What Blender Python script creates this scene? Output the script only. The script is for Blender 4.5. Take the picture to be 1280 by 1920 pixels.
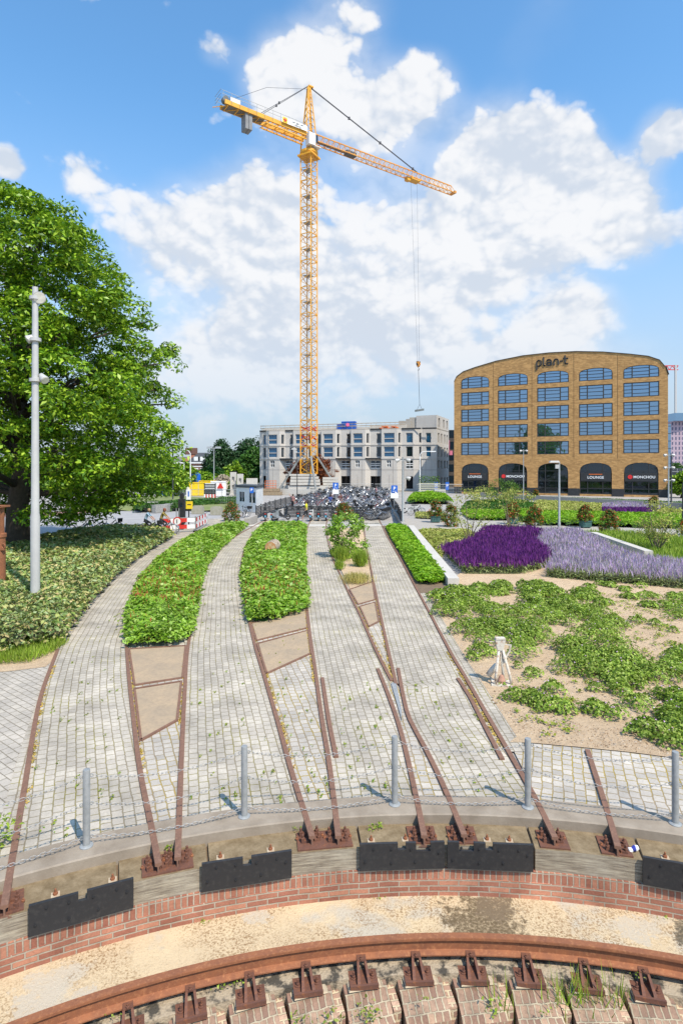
import bpy, bmesh, math, random
import numpy as np
from mathutils import Vector, Matrix, noise as mnoise
for o in list(bpy.data.objects): bpy.data.objects.remove(o)
random.seed(7); rng = np.random.default_rng(7)
R = math.radians; PI = math.pi
SC = bpy.context.scene; COL = SC.collection

# ------------------------------------------------------------------ camera
F, HZ, CH = 1100.0, 880.0, 4.35          # focal length and horizon in photo pixels, eye height in metres
cd = bpy.data.cameras.new('camera'); cam = bpy.data.objects.new('camera', cd); COL.objects.link(cam)
cam.location = (0, 0, CH); cam.rotation_euler = (R(90), 0, 0)
cd.sensor_fit = 'HORIZONTAL'; cd.sensor_width = 36; cd.lens = 36 * F / 1280
cd.shift_y = -(960 - HZ) / 1280; cd.clip_start = 0.05; cd.clip_end = 3000
SC.camera = cam

# ------------------------------------------------------------------ sun, sky, exposure
SUN_EL, SUN_AZ = R(54), math.atan2(0.6, -0.8)      # azimuth measured from +Y towards +X
sd = bpy.data.lights.new('sun', 'SUN'); sun = bpy.data.objects.new('sun', sd); COL.objects.link(sun)
sd.energy = 4.8; sd.angle = R(0.5); sd.color = (1, .90, .76)
sv = Vector((math.sin(SUN_AZ) * math.cos(SUN_EL), math.cos(SUN_AZ) * math.cos(SUN_EL), math.sin(SUN_EL)))
sun.rotation_euler = sv.to_track_quat('Z', 'Y').to_euler()
SC.view_settings.view_transform = 'Standard'; SC.view_settings.look = 'None'
SC.view_settings.exposure = 0.18; SC.view_settings.gamma = 1.0

def setup_world():
    w = bpy.data.worlds.new('World'); SC.world = w; w.use_nodes = True
    nt = w.node_tree; N = nt.nodes; L = nt.links; N.clear()
    def nd(t, **k):
        n = N.new(t)
        for a, b in k.items(): setattr(n, a, b)
        return n
    def val(sock, v):
        if isinstance(v, (int, float, tuple, list)): sock.default_value = v
        else: L.new(v, sock)
    def m(op, a, b=None, c=None, clamp=False):
        n = nd('ShaderNodeMath', operation=op, use_clamp=clamp); val(n.inputs[0], a)
        if b is not None: val(n.inputs[1], b)
        if c is not None: val(n.inputs[2], c)
        return n.outputs[0]
    def mixc(f, a, b, bt='MIX'):
        n = nd('ShaderNodeMix', data_type='RGBA', blend_type=bt); val(n.inputs[0], f); val(n.inputs[6], a); val(n.inputs[7], b)
        return n.outputs[2]
    def ramp(v, a, b, c=0, d=1):
        n = nd('ShaderNodeMapRange', interpolation_type='SMOOTHSTEP'); val(n.inputs[0], v)
        for i, q in enumerate((a, b, c, d)): n.inputs[i + 1].default_value = q
        return n.outputs[0]
    sky = nd('ShaderNodeTexSky', sky_type='NISHITA'); sky.sun_disc = False
    sky.sun_elevation = SUN_EL; sky.sun_rotation = SUN_AZ; sky.air_density = 1.0; sky.dust_density = 0.6; sky.ozone_density = 2.0
    tc = nd('ShaderNodeTexCoord'); D = tc.outputs['Generated']
    nz = nd('ShaderNodeVectorMath', operation='NORMALIZE'); L.new(D, nz.inputs[0]); D = nz.outputs[0]
    sp = nd('ShaderNodeSeparateXYZ'); L.new(D, sp.inputs[0]); Z = sp.outputs[2]
    def blob(px, py, r, w=1.0, sq=1.0):
        v = Vector(((px - 640) / F, 1, (HZ - py) / F)).normalized(); rr = r / F * v.y * .95
        s = nd('ShaderNodeVectorMath', operation='SUBTRACT'); L.new(D, s.inputs[0]); s.inputs[1].default_value = v
        q = nd('ShaderNodeVectorMath', operation='MULTIPLY'); L.new(s.outputs[0], q.inputs[0]); q.inputs[1].default_value = (1, 1, sq)
        l = nd('ShaderNodeVectorMath', operation='LENGTH'); L.new(q.outputs[0], l.inputs[0])
        return ramp(l.outputs['Value'], 0, rr, w, 0)
    blobs = [(545,150,140,.85,1),(650,60,150,.5,.8),(790,165,110,.7,1),(700,235,150,.75,1.2),(930,300,150,1,1),(1050,300,130,1,1),(1110,380,150,1.0,1.2),
             (1200,440,120,.7,1.3),(850,430,200,.9,1),(1000,470,220,.75,1.2),(560,560,300,.8,1),(320,450,170,.7,1),
             (470,420,170,.8,1),(700,400,110,.3,1),(780,620,260,.65,1.3),(1080,590,120,.85,1.5),(1000,680,260,.55,1.8),(420,680,260,.6,1.8),
             (1245,250,85,.9,1),(15,310,55,.75,1),(400,90,70,.42,1.5),(160,330,120,.35,1.5),(1180,350,110,.5,1),(-150,500,260,.7,1),
             (1500,350,250,.8,1),(-300,200,250,.5,1),(640,-300,350,.4,1),(1500,-100,300,.5,1)]
    acc = None
    for b in blobs:
        v = blob(*b); acc = v if acc is None else m('ADD', acc, v)
    acc = m('MINIMUM', m('ADD', m('MULTIPLY', acc, 1.12), ramp(Z, .62, .12, .0, .16)), 1.15)
    # fbm in world direction, a little stretched sideways
    mp = nd('ShaderNodeMapping'); L.new(D, mp.inputs[0]); mp.inputs['Scale'].default_value = (1, 1, 1.35)
    def fbm(scale, detail, rough, off=0, dist=0.0):
        n = nd('ShaderNodeTexNoise'); L.new(mp.outputs[0], n.inputs[0]) if not off else None
        if off:
            a = nd('ShaderNodeVectorMath', operation='ADD'); L.new(mp.outputs[0], a.inputs[0]); a.inputs[1].default_value = off; L.new(a.outputs[0], n.inputs[0])
        n.inputs['Scale'].default_value = scale; n.inputs['Detail'].default_value = detail; n.inputs['Roughness'].default_value = rough
        n.inputs['Distortion'].default_value = dist
        return n.outputs[0]
    f1 = fbm(6.5, 9, .56, dist=.25); f2 = fbm(6.5, 5, .5, off=(.03, -.02, .055), dist=.25); f3 = fbm(2.6, 4, .5)
    def puff(scale, off):
        # billows: rounded lumps with sharp valleys at three sizes
        a0 = nd('ShaderNodeVectorMath', operation='ADD'); L.new(mp.outputs[0], a0.inputs[0]); a0.inputs[1].default_value = off; t = None
        for k, w_ in ((scale, 1.0), (scale * 2.3, .55), (scale * 5.1, .3)):
            v = nd('ShaderNodeTexNoise'); v.inputs['Scale'].default_value = k; v.inputs['Detail'].default_value = 1; v.inputs['Roughness'].default_value = .5; L.new(a0.outputs[0], v.inputs[0])
            q = m('MULTIPLY', m('ABSOLUTE', m('SUBTRACT', v.outputs[0], .5)), w_); t = q if t is None else m('ADD', t, q)
        return m('MULTIPLY', t, 2.6)
    p1 = puff(10, (0, 0, 0)); p2 = puff(10, (.008, -.006, .016))
    den = m('ADD', m('ADD', acc, m('MULTIPLY', m('SUBTRACT', f1, .5), 1.4)), m('MULTIPLY', m('SUBTRACT', p1, .3), .42))
    crisp = ramp(Z, .14, .5, 0, 1)
    cov = m('ADD', m('MULTIPLY', ramp(den, .34, .60), crisp), m('MULTIPLY', ramp(den, .2, .85), m('SUBTRACT', 1.0, crisp)))
    wisp = m('MULTIPLY', ramp(m('ADD', acc, m('MULTIPLY', m('SUBTRACT', f3, .5), 1.6)), .08, .9), .62)
    cov = m('MAXIMUM', cov, wisp)
    lum = m('ADD', m('ADD', m('MULTIPLY', m('SUBTRACT', f1, f2), 2.6), m('MULTIPLY', f3, .9)), m('ADD', m('MULTIPLY', m('SUBTRACT', p1, p2), .9), m('MULTIPLY', m('SUBTRACT', p1, .25), .5)))
    body = m('MULTIPLY', ramp(lum, -.05, .95), ramp(Z, .0, .35, .45, 1))
    ccol = mixc(body, (5.9, 6.5, 7.4, 1), (8.4, 8.45, 8.6, 1))
    hs = nd('ShaderNodeHueSaturation'); L.new(sky.outputs[0], hs.inputs['Color']); hs.inputs['Saturation'].default_value = 1.12; hs.inputs['Value'].default_value = SKYV
    hs_ = mixc(1.0, hs.outputs[0], (1.0, 1.25, 1.24, 1), 'MULTIPLY')
    base = mixc(ramp(Z, .0, .9), hs_, mixc(1.0, hs_, (1.0, 1.0, 1.0, 1), 'MULTIPLY'))
    haze = ramp(Z, -.02, .55, .95, 0.0)
    base = mixc(haze, base, (4.5, 5.15, 6.3, 1))
    covh = m('MULTIPLY', cov, ramp(Z, .0, .25, .5, .97))
    out = mixc(covh, base, ccol)
    bg = nd('ShaderNodeBackground'); L.new(out, bg.inputs[0]); bg.inputs[1].default_value = 0.1
    o = nd('ShaderNodeOutputWorld'); L.new(bg.outputs[0], o.inputs[0])
SKYV = 2.0
setup_world()

# ------------------------------------------------------------------ helpers
def G(x, y, z=0.0):
    """ground point (at height z) seen at photo pixel x, y"""
    d = (CH - z) / (y - HZ); return Vector(((x - 640) * d, F * d, z))
def P(x, y, Y):
    """point at distance Y seen at photo pixel x, y"""
    return Vector(((x - 640) * Y / F, Y, CH + (HZ - y) * Y / F))
def tag(o, label=None, cat=None, group=None, kind=None):
    if label: o['label'] = label
    if cat: o['category'] = cat
    if group: o['group'] = group
    if kind: o['kind'] = kind
    return o
def empty(name, loc=(0, 0, 0), rz=0, label=None, cat=None, group=None):
    o = bpy.data.objects.new(name, None); COL.objects.link(o); o.location = loc; o.rotation_euler = (0, 0, rz); o.empty_display_size = .2
    return tag(o, label, cat, group)
def children(o): return [c for c in COL.objects if c.parent == o]
KIDS = {}
def copy_tree(o, loc=None, rz=None, label=None, scale=None, parent=None):
    c = o.copy(); COL.objects.link(c); c.parent = parent
    if loc is not None: c.location = loc
    if rz is not None: c.rotation_euler = (0, 0, rz)
    if label: c['label'] = label
    if scale is not None: c.scale = (scale,) * 3 if isinstance(scale, (int, float)) else scale
    for ch in KIDS.get(o.name, []):
        k = copy_tree(ch, parent=c)
        KIDS.setdefault(c.name, []).append(k)
    return c

class MB:
    def __init__(s): s.v = []; s.f = []; s.m = []; s.mi = 0; s.uv = {}
    def face(s, idx): s.f.append(tuple(idx)); s.m.append(s.mi)
    def quad(s, a, b, c, d, uv=None):
        n = len(s.v); s.v += [Vector(a), Vector(b), Vector(c), Vector(d)]
        if uv: s.uv[len(s.f)] = uv
        s.face((n, n + 1, n + 2, n + 3)); return s
    def box(s, c, d, rz=0.0, mat=None, taper=1.0):
        n = len(s.v); M = mat if mat is not None else Matrix.Rotation(rz, 4, 'Z'); c = Vector(c)
        for z in (-.5, .5):
            t = taper if z > 0 else 1
            for x, y in ((-.5, -.5), (.5, -.5), (.5, .5), (-.5, .5)):
                s.v.append(c + (M @ Vector((x * d[0] * t, y * d[1] * t, z * d[2]))).xyz)
        for q in ((3, 2, 1, 0), (4, 5, 6, 7), (0, 1, 5, 4), (1, 2, 6, 5), (2, 3, 7, 6), (3, 0, 4, 7)): s.face([n + i for i in q])
        return s
    def bx(s, x0, x1, y0, y1, z0, z1): return s.box(((x0 + x1) / 2, (y0 + y1) / 2, (z0 + z1) / 2), (x1 - x0, y1 - y0, z1 - z0))
    def bar(s, a, b, w, h=None, up=Vector((0, 0, 1))):
        a = Vector(a); b = Vector(b); d = b - a; L = d.length
        if L < 1e-6: return s
        q = d.normalized(); u = up if abs(q.dot(up)) < .95 else Vector((1, 0, 0)); x = q.cross(u).normalized(); z = x.cross(q)
        M = Matrix((x, q, z)).transposed().to_4x4()
        return s.box((a + b) / 2, (w, L, h or w), mat=M)
    def tube(s, pts, r, n=8, cap=True, closed=False):
        pts = [Vector(p) for p in pts]; k = len(pts); rs = r if isinstance(r, (list, tuple)) else [r] * k
        base = len(s.v); prev = None
        for i, p in enumerate(pts):
            if closed: t = (pts[(i + 1) % k] - pts[i - 1])
            else: t = (pts[min(i + 1, k - 1)] - pts[max(i - 1, 0)])
            t = t.normalized() if t.length > 1e-9 else Vector((0, 0, 1))
            u = prev if prev is not None else (Vector((0, 0, 1)) if abs(t.z) < .9 else Vector((1, 0, 0)))
            x = t.cross(u); x = x.normalized() if x.length > 1e-6 else t.orthogonal().normalized(); y = x.cross(t).normalized(); prev = y
            for j in range(n):
                a = 2 * PI * j / n; s.v.append(p + (x * math.cos(a) + y * math.sin(a)) * rs[i])
        for i in range(k if closed else k - 1):
            i2 = (i + 1) % k
            for j in range(n):
                s.face((base + i * n + j, base + i * n + (j + 1) % n, base + i2 * n + (j + 1) % n, base + i2 * n + j))
        if cap and not closed:
            s.face([base + j for j in reversed(range(n))]); s.face([base + (k - 1) * n + j for j in range(n)])
        return s
    def lathe(s, prof, c=(0, 0, 0), n=16, axis=None):
        c = Vector(c); base = len(s.v); M = axis if axis is not None else Matrix.Identity(3)
        for r, z in prof:
            for j in range(n):
                a = 2 * PI * j / n; s.v.append(c + M @ Vector((r * math.cos(a), r * math.sin(a), z)))
        for i in range(len(prof) - 1):
            for j in range(n):
                s.face((base + i * n + j, base + i * n + (j + 1) % n, base + (i + 1) * n + (j + 1) % n, base + (i + 1) * n + j))
        s.face([base + j for j in reversed(range(n))]); s.face([base + (len(prof) - 1) * n + j for j in range(n)])
        return s
    def prism(s, poly, z0, z1, M=None):
        n = len(poly); b = len(s.v)
        for z in (z0, z1):
            for p in poly:
                v = Vector((p[0], p[1], z)); s.v.append((M @ v) if M is not None else v)
        s.face([b + i for i in reversed(range(n))]); s.face([b + n + i for i in range(n)])
        for i in range(n): s.face((b + i, b + (i + 1) % n, b + n + (i + 1) % n, b + n + i))
        return s
    def sweep(s, path, prof, closedprof=True, uvscale=None):
        """sweep a profile (side, up) along a flat-ish path; side is to the right of travel"""
        path = [Vector(p) for p in path]; k = len(path); n = len(prof); b = len(s.v); L = 0
        for i, p in enumerate(path):
            t = path[min(i + 1, k - 1)] - path[max(i - 1, 0)]; t.z = 0; t.normalize(); x = Vector((t.y, -t.x, 0))
            for a, z in prof: s.v.append(p + x * a + Vector((0, 0, z)))
        for i in range(k - 1):
            l2 = L + (path[i + 1] - path[i]).length; pa = 0
            for j in range(n if closedprof else n - 1):
                j2 = (j + 1) % n; pl = math.hypot(prof[j2][0] - prof[j][0], prof[j2][1] - prof[j][1])
                s.uv[len(s.f)] = ((L, pa), (L, pa + pl), (l2, pa + pl), (l2, pa)); pa += pl
                s.face((b + i * n + j, b + i * n + j2, b + (i + 1) * n + j2, b + (i + 1) * n + j))
            L = l2
        if closedprof:
            s.face([b + j for j in range(n)]); s.face([b + (k - 1) * n + j for j in reversed(range(n))])
        return s
    def build(s, name, mats, parent=None, smooth=False, loc=None, uv=False, recalc=True):
        if not isinstance(mats, (list, tuple)): mats = [mats]
        if parent is not None: org = Vector(parent.location) if parent.parent is None else Vector(parent.parent.location) + Vector(parent.location)
        elif loc is not None: org = Vector(loc)
        else:
            xs = [v.x for v in s.v]; ys = [v.y for v in s.v]; zs = [v.z for v in s.v]
            org = Vector(((min(xs) + max(xs)) / 2, (min(ys) + max(ys)) / 2, min(zs)))
        me = bpy.data.meshes.new(name); me.from_pydata([tuple(v - org) for v in s.v], [], s.f)
        for m_ in mats: me.materials.append(m_)
        if len(mats) > 1: me.polygons.foreach_set('material_index', s.m)
        if smooth: me.polygons.foreach_set('use_smooth', [True] * len(s.f))
        if recalc and not s.uv:
            bm = bmesh.new(); bm.from_mesh(me); bmesh.ops.recalc_face_normals(bm, faces=bm.faces); bm.to_mesh(me); bm.free()
        if s.uv or uv:
            ul = me.uv_layers.new(name='UVMap')
            for pi, p in enumerate(me.polygons):
                u = s.uv.get(pi); nn = p.normal
                for q, li in enumerate(p.loop_indices):
                    if u and q < len(u): ul.data[li].uv = u[q]
                    else:
                        c = me.vertices[me.loops[li].vertex_index].co + org
                        if abs(nn.z) > .7: ul.data[li].uv = (c.x, c.y)
                        else:
                            t = Vector((-nn.y, nn.x, 0)).normalized(); ul.data[li].uv = (c.dot(t), c.z)
        me.update(); o = bpy.data.objects.new(name, me); COL.objects.link(o)
        if parent is not None: o.parent = parent; KIDS.setdefault(parent.name, []).append(o)
        else: o.location = org
        if smooth and smooth != 'all':
            try: me.set_sharp_from_angle(angle=R(40))
            except Exception: pass
        return o

# ------------------------------------------------------------------ materials
def srgb(r, g, b):
    f = lambda c: (c / 255 / 12.92) if c <= 10 else ((c / 255 + .055) / 1.055) ** 2.4
    return (f(r), f(g), f(b))
class NT:
    def __init__(s, name):
        s.mat = bpy.data.materials.new(name); s.mat.use_nodes = True; s.nt = s.mat.node_tree; s.N = s.nt.nodes; s.L = s.nt.links
        s.b = s.N['Principled BSDF']; s.out = s.N['Material Output']
    def n(s, t, **k):
        n = s.N.new(t)
        for a, b in k.items(): setattr(n, a, b)
        return n
    def set(s, sock, v):
        if isinstance(v, (int, float)): sock.default_value = v
        elif isinstance(v, (tuple, list)): sock.default_value = (*v, 1) if len(v) == 3 and len(sock.default_value) == 4 else v
        else: s.L.new(v, sock)
    def coord(s, kind='Object'): return s.n('ShaderNodeTexCoord').outputs[kind]
    def noise(s, scale, detail=4, rough=.55, vec=None, dist=0, col=False):
        n = s.n('ShaderNodeTexNoise'); n.inputs['Scale'].default_value = scale; n.inputs['Detail'].default_value = detail; n.inputs['Roughness'].default_value = rough; n.inputs['Distortion'].default_value = dist
        s.L.new(vec if vec is not None else s.coord(), n.inputs['Vector']); return n.outputs[1 if col else 0]
    def mix(s, f, a, b, bt='MIX'):
        n = s.n('ShaderNodeMix', data_type='RGBA', blend_type=bt); s.set(n.inputs[0], f); s.set(n.inputs[6], a); s.set(n.inputs[7], b); return n.outputs[2]
    def m(s, op, a, b=None, c=None):
        n = s.n('ShaderNodeMath', operation=op); s.set(n.inputs[0], a)
        if b is not None: s.set(n.inputs[1], b)
        if c is not None: s.set(n.inputs[2], c)
        return n.outputs[0]
    def ramp(s, v, a, b, c=0, d=1):
        n = s.n('ShaderNodeMapRange'); s.set(n.inputs[0], v)
        for i, q in enumerate((a, b, c, d)): n.inputs[i + 1].default_value = q
        return n.outputs[0]
    def mapping(s, vec, scale=(1, 1, 1), rot=(0, 0, 0), loc=(0, 0, 0)):
        n = s.n('ShaderNodeMapping'); s.L.new(vec, n.inputs[0]); n.inputs['Scale'].default_value = scale; n.inputs['Rotation'].default_value = rot; n.inputs['Location'].default_value = loc; return n.outputs[0]
    def bump(s, h, st=.5, d=.01, prev=None):
        n = s.n('ShaderNodeBump'); n.inputs['Strength'].default_value = st; n.inputs['Distance'].default_value = d; s.L.new(h, n.inputs['Height'])
        if prev is not None: s.L.new(prev, n.inputs['Normal'])
        return n.outputs[0]
    def fin(s, col=None, rough=.8, metal=0, normal=None, spec=None):
        if col is not None: s.set(s.b.inputs['Base Color'], col)
        s.set(s.b.inputs['Roughness'], rough); s.set(s.b.inputs['Metallic'], metal)
        if normal is not None: s.L.new(normal, s.b.inputs['Normal'])
        if spec is not None: s.b.inputs['Specular IOR Level'].default_value = spec
        return s.mat
def mat(name, c1, c2=None, scale=6, rough=.7, metal=0, bump=0, bscale=None, detail=5, spec=None, contrast=(.35, .65)):
    t = NT(name); c2 = c2 or tuple(x * .8 for x in c1); co = t.coord()
    f = t.ramp(t.noise(scale, detail, .6, co), *contrast); col = t.mix(f, c1, c2)
    nm = t.bump(t.noise(bscale or scale * 6, 4, .6, co), 1, bump) if bump else None
    return t.fin(col, rough, metal, nm, spec)
def leafmat(name, cols, rough=.55, trans=.35, scale=.6, spec=.3):
    t = NT(name); g = t.n('ShaderNodeNewGeometry'); r = g.outputs['Random Per Island']
    cr = t.n('ShaderNodeValToRGB'); t.L.new(r, cr.inputs[0]); e = cr.color_ramp.elements; e[0].color = (*cols[0], 1); e[1].color = (*cols[-1], 1)
    for i, c in enumerate(cols[1:-1]): q = e.new((i + 1) / (len(cols) - 1)); q.color = (*c, 1)
    big = t.ramp(t.noise(scale, 3, .5), .3, .7, .75, 1.25)
    hs = t.n('ShaderNodeHueSaturation'); t.L.new(cr.outputs[0], hs.inputs['Color']); t.L.new(big, hs.inputs['Value'])
    t.fin(hs.outputs[0], rough, 0, None, spec)
    tr = t.n('ShaderNodeBsdfTranslucent'); t.L.new(hs.outputs[0], tr.inputs[0])
    mx = t.n('ShaderNodeMixShader'); mx.inputs[0].default_value = trans
    t.L.new(t.b.outputs[0], mx.inputs[1]); t.L.new(tr.outputs[0], mx.inputs[2]); t.L.new(mx.outputs[0], t.out.inputs[0]); return t.mat
def brickmat(name, ca, cb, mortar, bw, bh, mw=.01, vec='UV', rot=0, rough=.85, bump=.004, var=None, wob=.006, offset=.5, grime=.25, swap=False, bias=0, moss=None, mossamt=(.5, .62)):
    t = NT(name); uv = t.coord(vec)
    wn = t.noise(3.1, 2, .5, uv, col=True); a = t.n('ShaderNodeVectorMath', operation='SCALE'); t.L.new(wn, a.inputs[0]); a.inputs[3].default_value = wob * 4
    wn2 = t.noise(17, 2, .5, uv, col=True); a3 = t.n('ShaderNodeVectorMath', operation='SCALE'); t.L.new(wn2, a3.inputs[0]); a3.inputs[3].default_value = wob * 1.6
    ad = t.n('ShaderNodeVectorMath', operation='ADD'); t.L.new(uv, ad.inputs[0]); t.L.new(a.outputs[0], ad.inputs[1])
    ad2 = t.n('ShaderNodeVectorMath', operation='ADD'); t.L.new(ad.outputs[0], ad2.inputs[0]); t.L.new(a3.outputs[0], ad2.inputs[1])
    v = t.mapping(ad2.outputs[0], rot=(0, 0, rot)) if rot else ad2.outputs[0]
    br = t.n('ShaderNodeTexBrick'); t.L.new(v, br.inputs[0]); br.offset = offset; br.squash = 1
    for k, q in (('Scale', 1), ('Mortar Size', mw), ('Mortar Smooth', .25), ('Bias', bias), ('Brick Width', bw), ('Row Height', bh)): br.inputs[k].default_value = q
    t.set(br.inputs['Color1'], ca); t.set(br.inputs['Color2'], cb)
    if moss: mo = t.mix(t.ramp(t.noise(.9, 5, .65, uv), *mossamt), mortar, moss)
    else: mo = t.mix(t.ramp(t.noise(2, 3, .6, uv), .35, .65), mortar, tuple(x * .75 for x in mortar))
    t.set(br.inputs['Mortar'], mo)
    c = br.outputs[0]
    c = t.mix(t.ramp(t.noise(45, 5, .7, uv), .3, .75), c, (0, 0, 0)) if False else c
    g = t.ramp(t.noise(1.3, 6, .65, uv), .3, .7, 1 - grime, 1 + grime * .6); g2 = t.ramp(t.noise(38, 4, .7, uv), .3, .7, .86, 1.12)
    hs = t.n('ShaderNodeHueSaturation'); t.L.new(c, hs.inputs['Color']); t.L.new(t.m('MULTIPLY', g, g2), hs.inputs['Value'])
    h = t.m('ADD', t.m('SUBTRACT', 1.0, br.outputs[1]), t.m('MULTIPLY', t.noise(60, 3, .6, uv), .35))
    return t.fin(hs.outputs[0], rough, 0, t.bump(h, 1, bump), .25)

M = {}
M['sett'] = brickmat('granite_setts', (.49, .44, .365), (.415, .37, .31), (.27, .225, .155), .16, .135, .0085, bump=.006, wob=.010, moss=(.26, .22, .05), mossamt=(.48, .64), grime=.38)
M['sett_mix'] = brickmat('granite_setts_irregular', (.52, .47, .405), (.39, .355, .31), (.30, .235, .155), .155, .14, .0095, bump=.006, wob=.014, moss=(.36, .26, .06), mossamt=(.42, .6), offset=.37)
M['paver'] = brickmat('grey_pavers', (.47, .42, .355), (.40, .36, .31), (.25, .215, .16), .21, .14, .008, vec='Object', rot=R(38), bump=.004, wob=.004)
M['plaza'] = brickmat('plaza_paving', (.41, .385, .355), (.36, .34, .315), (.24, .23, .22), .6, .4, .012, vec='Object', rot=R(12), bump=.003, wob=.002)
def concrete(name, c, stain=(.3, .27, .22), sc=3, amt=.4, bump=.002):
    t = NT(name); co = t.coord()
    a = t.mix(t.ramp(t.noise(sc, 6, .65, co), .38, .7, 0, amt), c, stain); a = t.mix(t.ramp(t.noise(90, 3, .6, co), .3, .7, 0, .25), a, tuple(x * .7 for x in c))
    return t.fin(a, .85, 0, t.bump(t.noise(50, 5, .7, co), 1, bump), .25)
M['concrete'] = concrete('concrete', (.40, .37, .33)); M['concrete_pale'] = concrete('concrete_pale', (.56, .53, .48), sc=1.2, amt=.3)
M['panel'] = concrete('precast_panel', (.56, .53, .49), (.41, .38, .35), sc=.5, amt=.5, bump=.001)
M['kerbc'] = concrete('kerb_concrete', (.34, .285, .225), (.19, .15, .11), sc=2.6, amt=.75, bump=.004)
def m_rust(name, c1, c2, c3):
    t = NT(name); co = t.coord(); a = t.mix(t.ramp(t.noise(9, 6, .7, co), .3, .7), c1, c2); a = t.mix(t.ramp(t.noise(28, 5, .7, co), .52, .72), a, c3)
    return t.fin(a, .72, .15, t.bump(t.noise(80, 5, .7, co), 1, .0015), .3)
M['rust'] = m_rust('rusted_steel', (.33, .13, .06), (.22, .09, .05), (.42, .19, .09))
M['rustd'] = m_rust('rusted_rail_worn', (.25, .135, .092), (.17, .095, .068), (.31, .175, .115))
M['rustk'] = m_rust('rusted_chair', (.19, .085, .055), (.12, .06, .045), (.28, .11, .05))
M['galv'] = mat('galvanised_steel', (.40, .41, .41), (.30, .315, .315), 12, .5, .35, .0004)
M['greypaint'] = mat('grey_pole_paint', (.50, .49, .47), (.44, .43, .42), 2, .45, .1)
M['whitepaint'] = mat('white_paint', (.78, .78, .76), (.66, .67, .67), 1.5, .45)
M['black'] = mat('black_paint', (.02, .021, .023), (.03, .031, .033), 3, .5)
M['blackmat'] = mat('black_rubber', (.024, .024, .026), (.05, .048, .046), 22, .55, 0, .0006, detail=8, contrast=(.5, .8))
M['darkglass'] = mat('dark_window', (.02, .03, .04), (.035, .05, .06), 1, .08, 0, spec=.6)
M['soil'] = mat('soil', (.14, .095, .06), (.2, .14, .085), 5, .95, 0, .01)
M['bark'] = mat('bark', (.055, .042, .032), (.09, .07, .05), 7, .9, 0, .02)
M['twig'] = mat('twig_bark', (.25, .19, .12), (.17, .13, .09), 9, .85)
M['yellow'] = mat('crane_yellow', (.78, .385, .025), (.66, .31, .022), .8, .45)
M['red'] = mat('signal_red', (.62, .035, .025), (.5, .03, .02), 2, .4)
M['orange'] = mat('orange_paint', (.72, .16, .03), None, 2, .5)
M['blue'] = mat('sign_blue', (.015, .13, .55), (.015, .12, .5), 2, .4)
M['yel2'] = mat('yellow_sheet', (.82, .60, .02), (.75, .52, .02), 1, .5)
M['brightwhite'] = mat('sign_white', (.82, .82, .82), (.8, .8, .8), 2, .5)
M['tyre'] = mat('tyre_rubber', (.018, .018, .02), None, 9, .8)
M['chrome'] = mat('bright_metal', (.62, .64, .67), (.5, .52, .55), 6, .28, .8)
M['skin'] = mat('skin', (.52, .28, .19), (.47, .25, .17), 9, .5)
# ------------------------------------------------------------------ the turntable pit
CX, CY = 1.153, -2.655
def polar(a, r, z=0.0): return Vector((CX + r * math.sin(R(a)), CY + r * math.cos(R(a)), z))
def ang(px, r, z=0.0):
    """angle (deg) of the point of circle r at height z seen in photo column px"""
    k = (px - 640) / F; lo, hi = -75, 75
    for _ in range(50):
        mid = (lo + hi) / 2; p = polar(mid, r, z)
        if p.y <= .05 or p.x / p.y < k: lo = mid if (p.y > .05 or mid < 0) else lo; hi = hi if (p.y > .05 or mid < 0) else mid
        else: hi = mid
    return lo
def arc(r, a0, a1, z=0.0, st=.8): 
    n = max(2, int(abs(a1 - a0) / st)); return [polar(a0 + (a1 - a0) * i / n, r, z) for i in range(n + 1)]
def arcbox(mb, r0, r1, z0, z1, a0, a1, st=.8, jit=None):
    mb.sweep(arc((r0 + r1) / 2, a0, a1, 0, st), [((r0 - r1) / 2 * -1, z0), ((r0 - r1) / 2 * -1, z1), ((r0 - r1) / 2, z1), ((r0 - r1) / 2, z0)])
    return mb
A0, A1 = -62, 62
E_ = None
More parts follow.
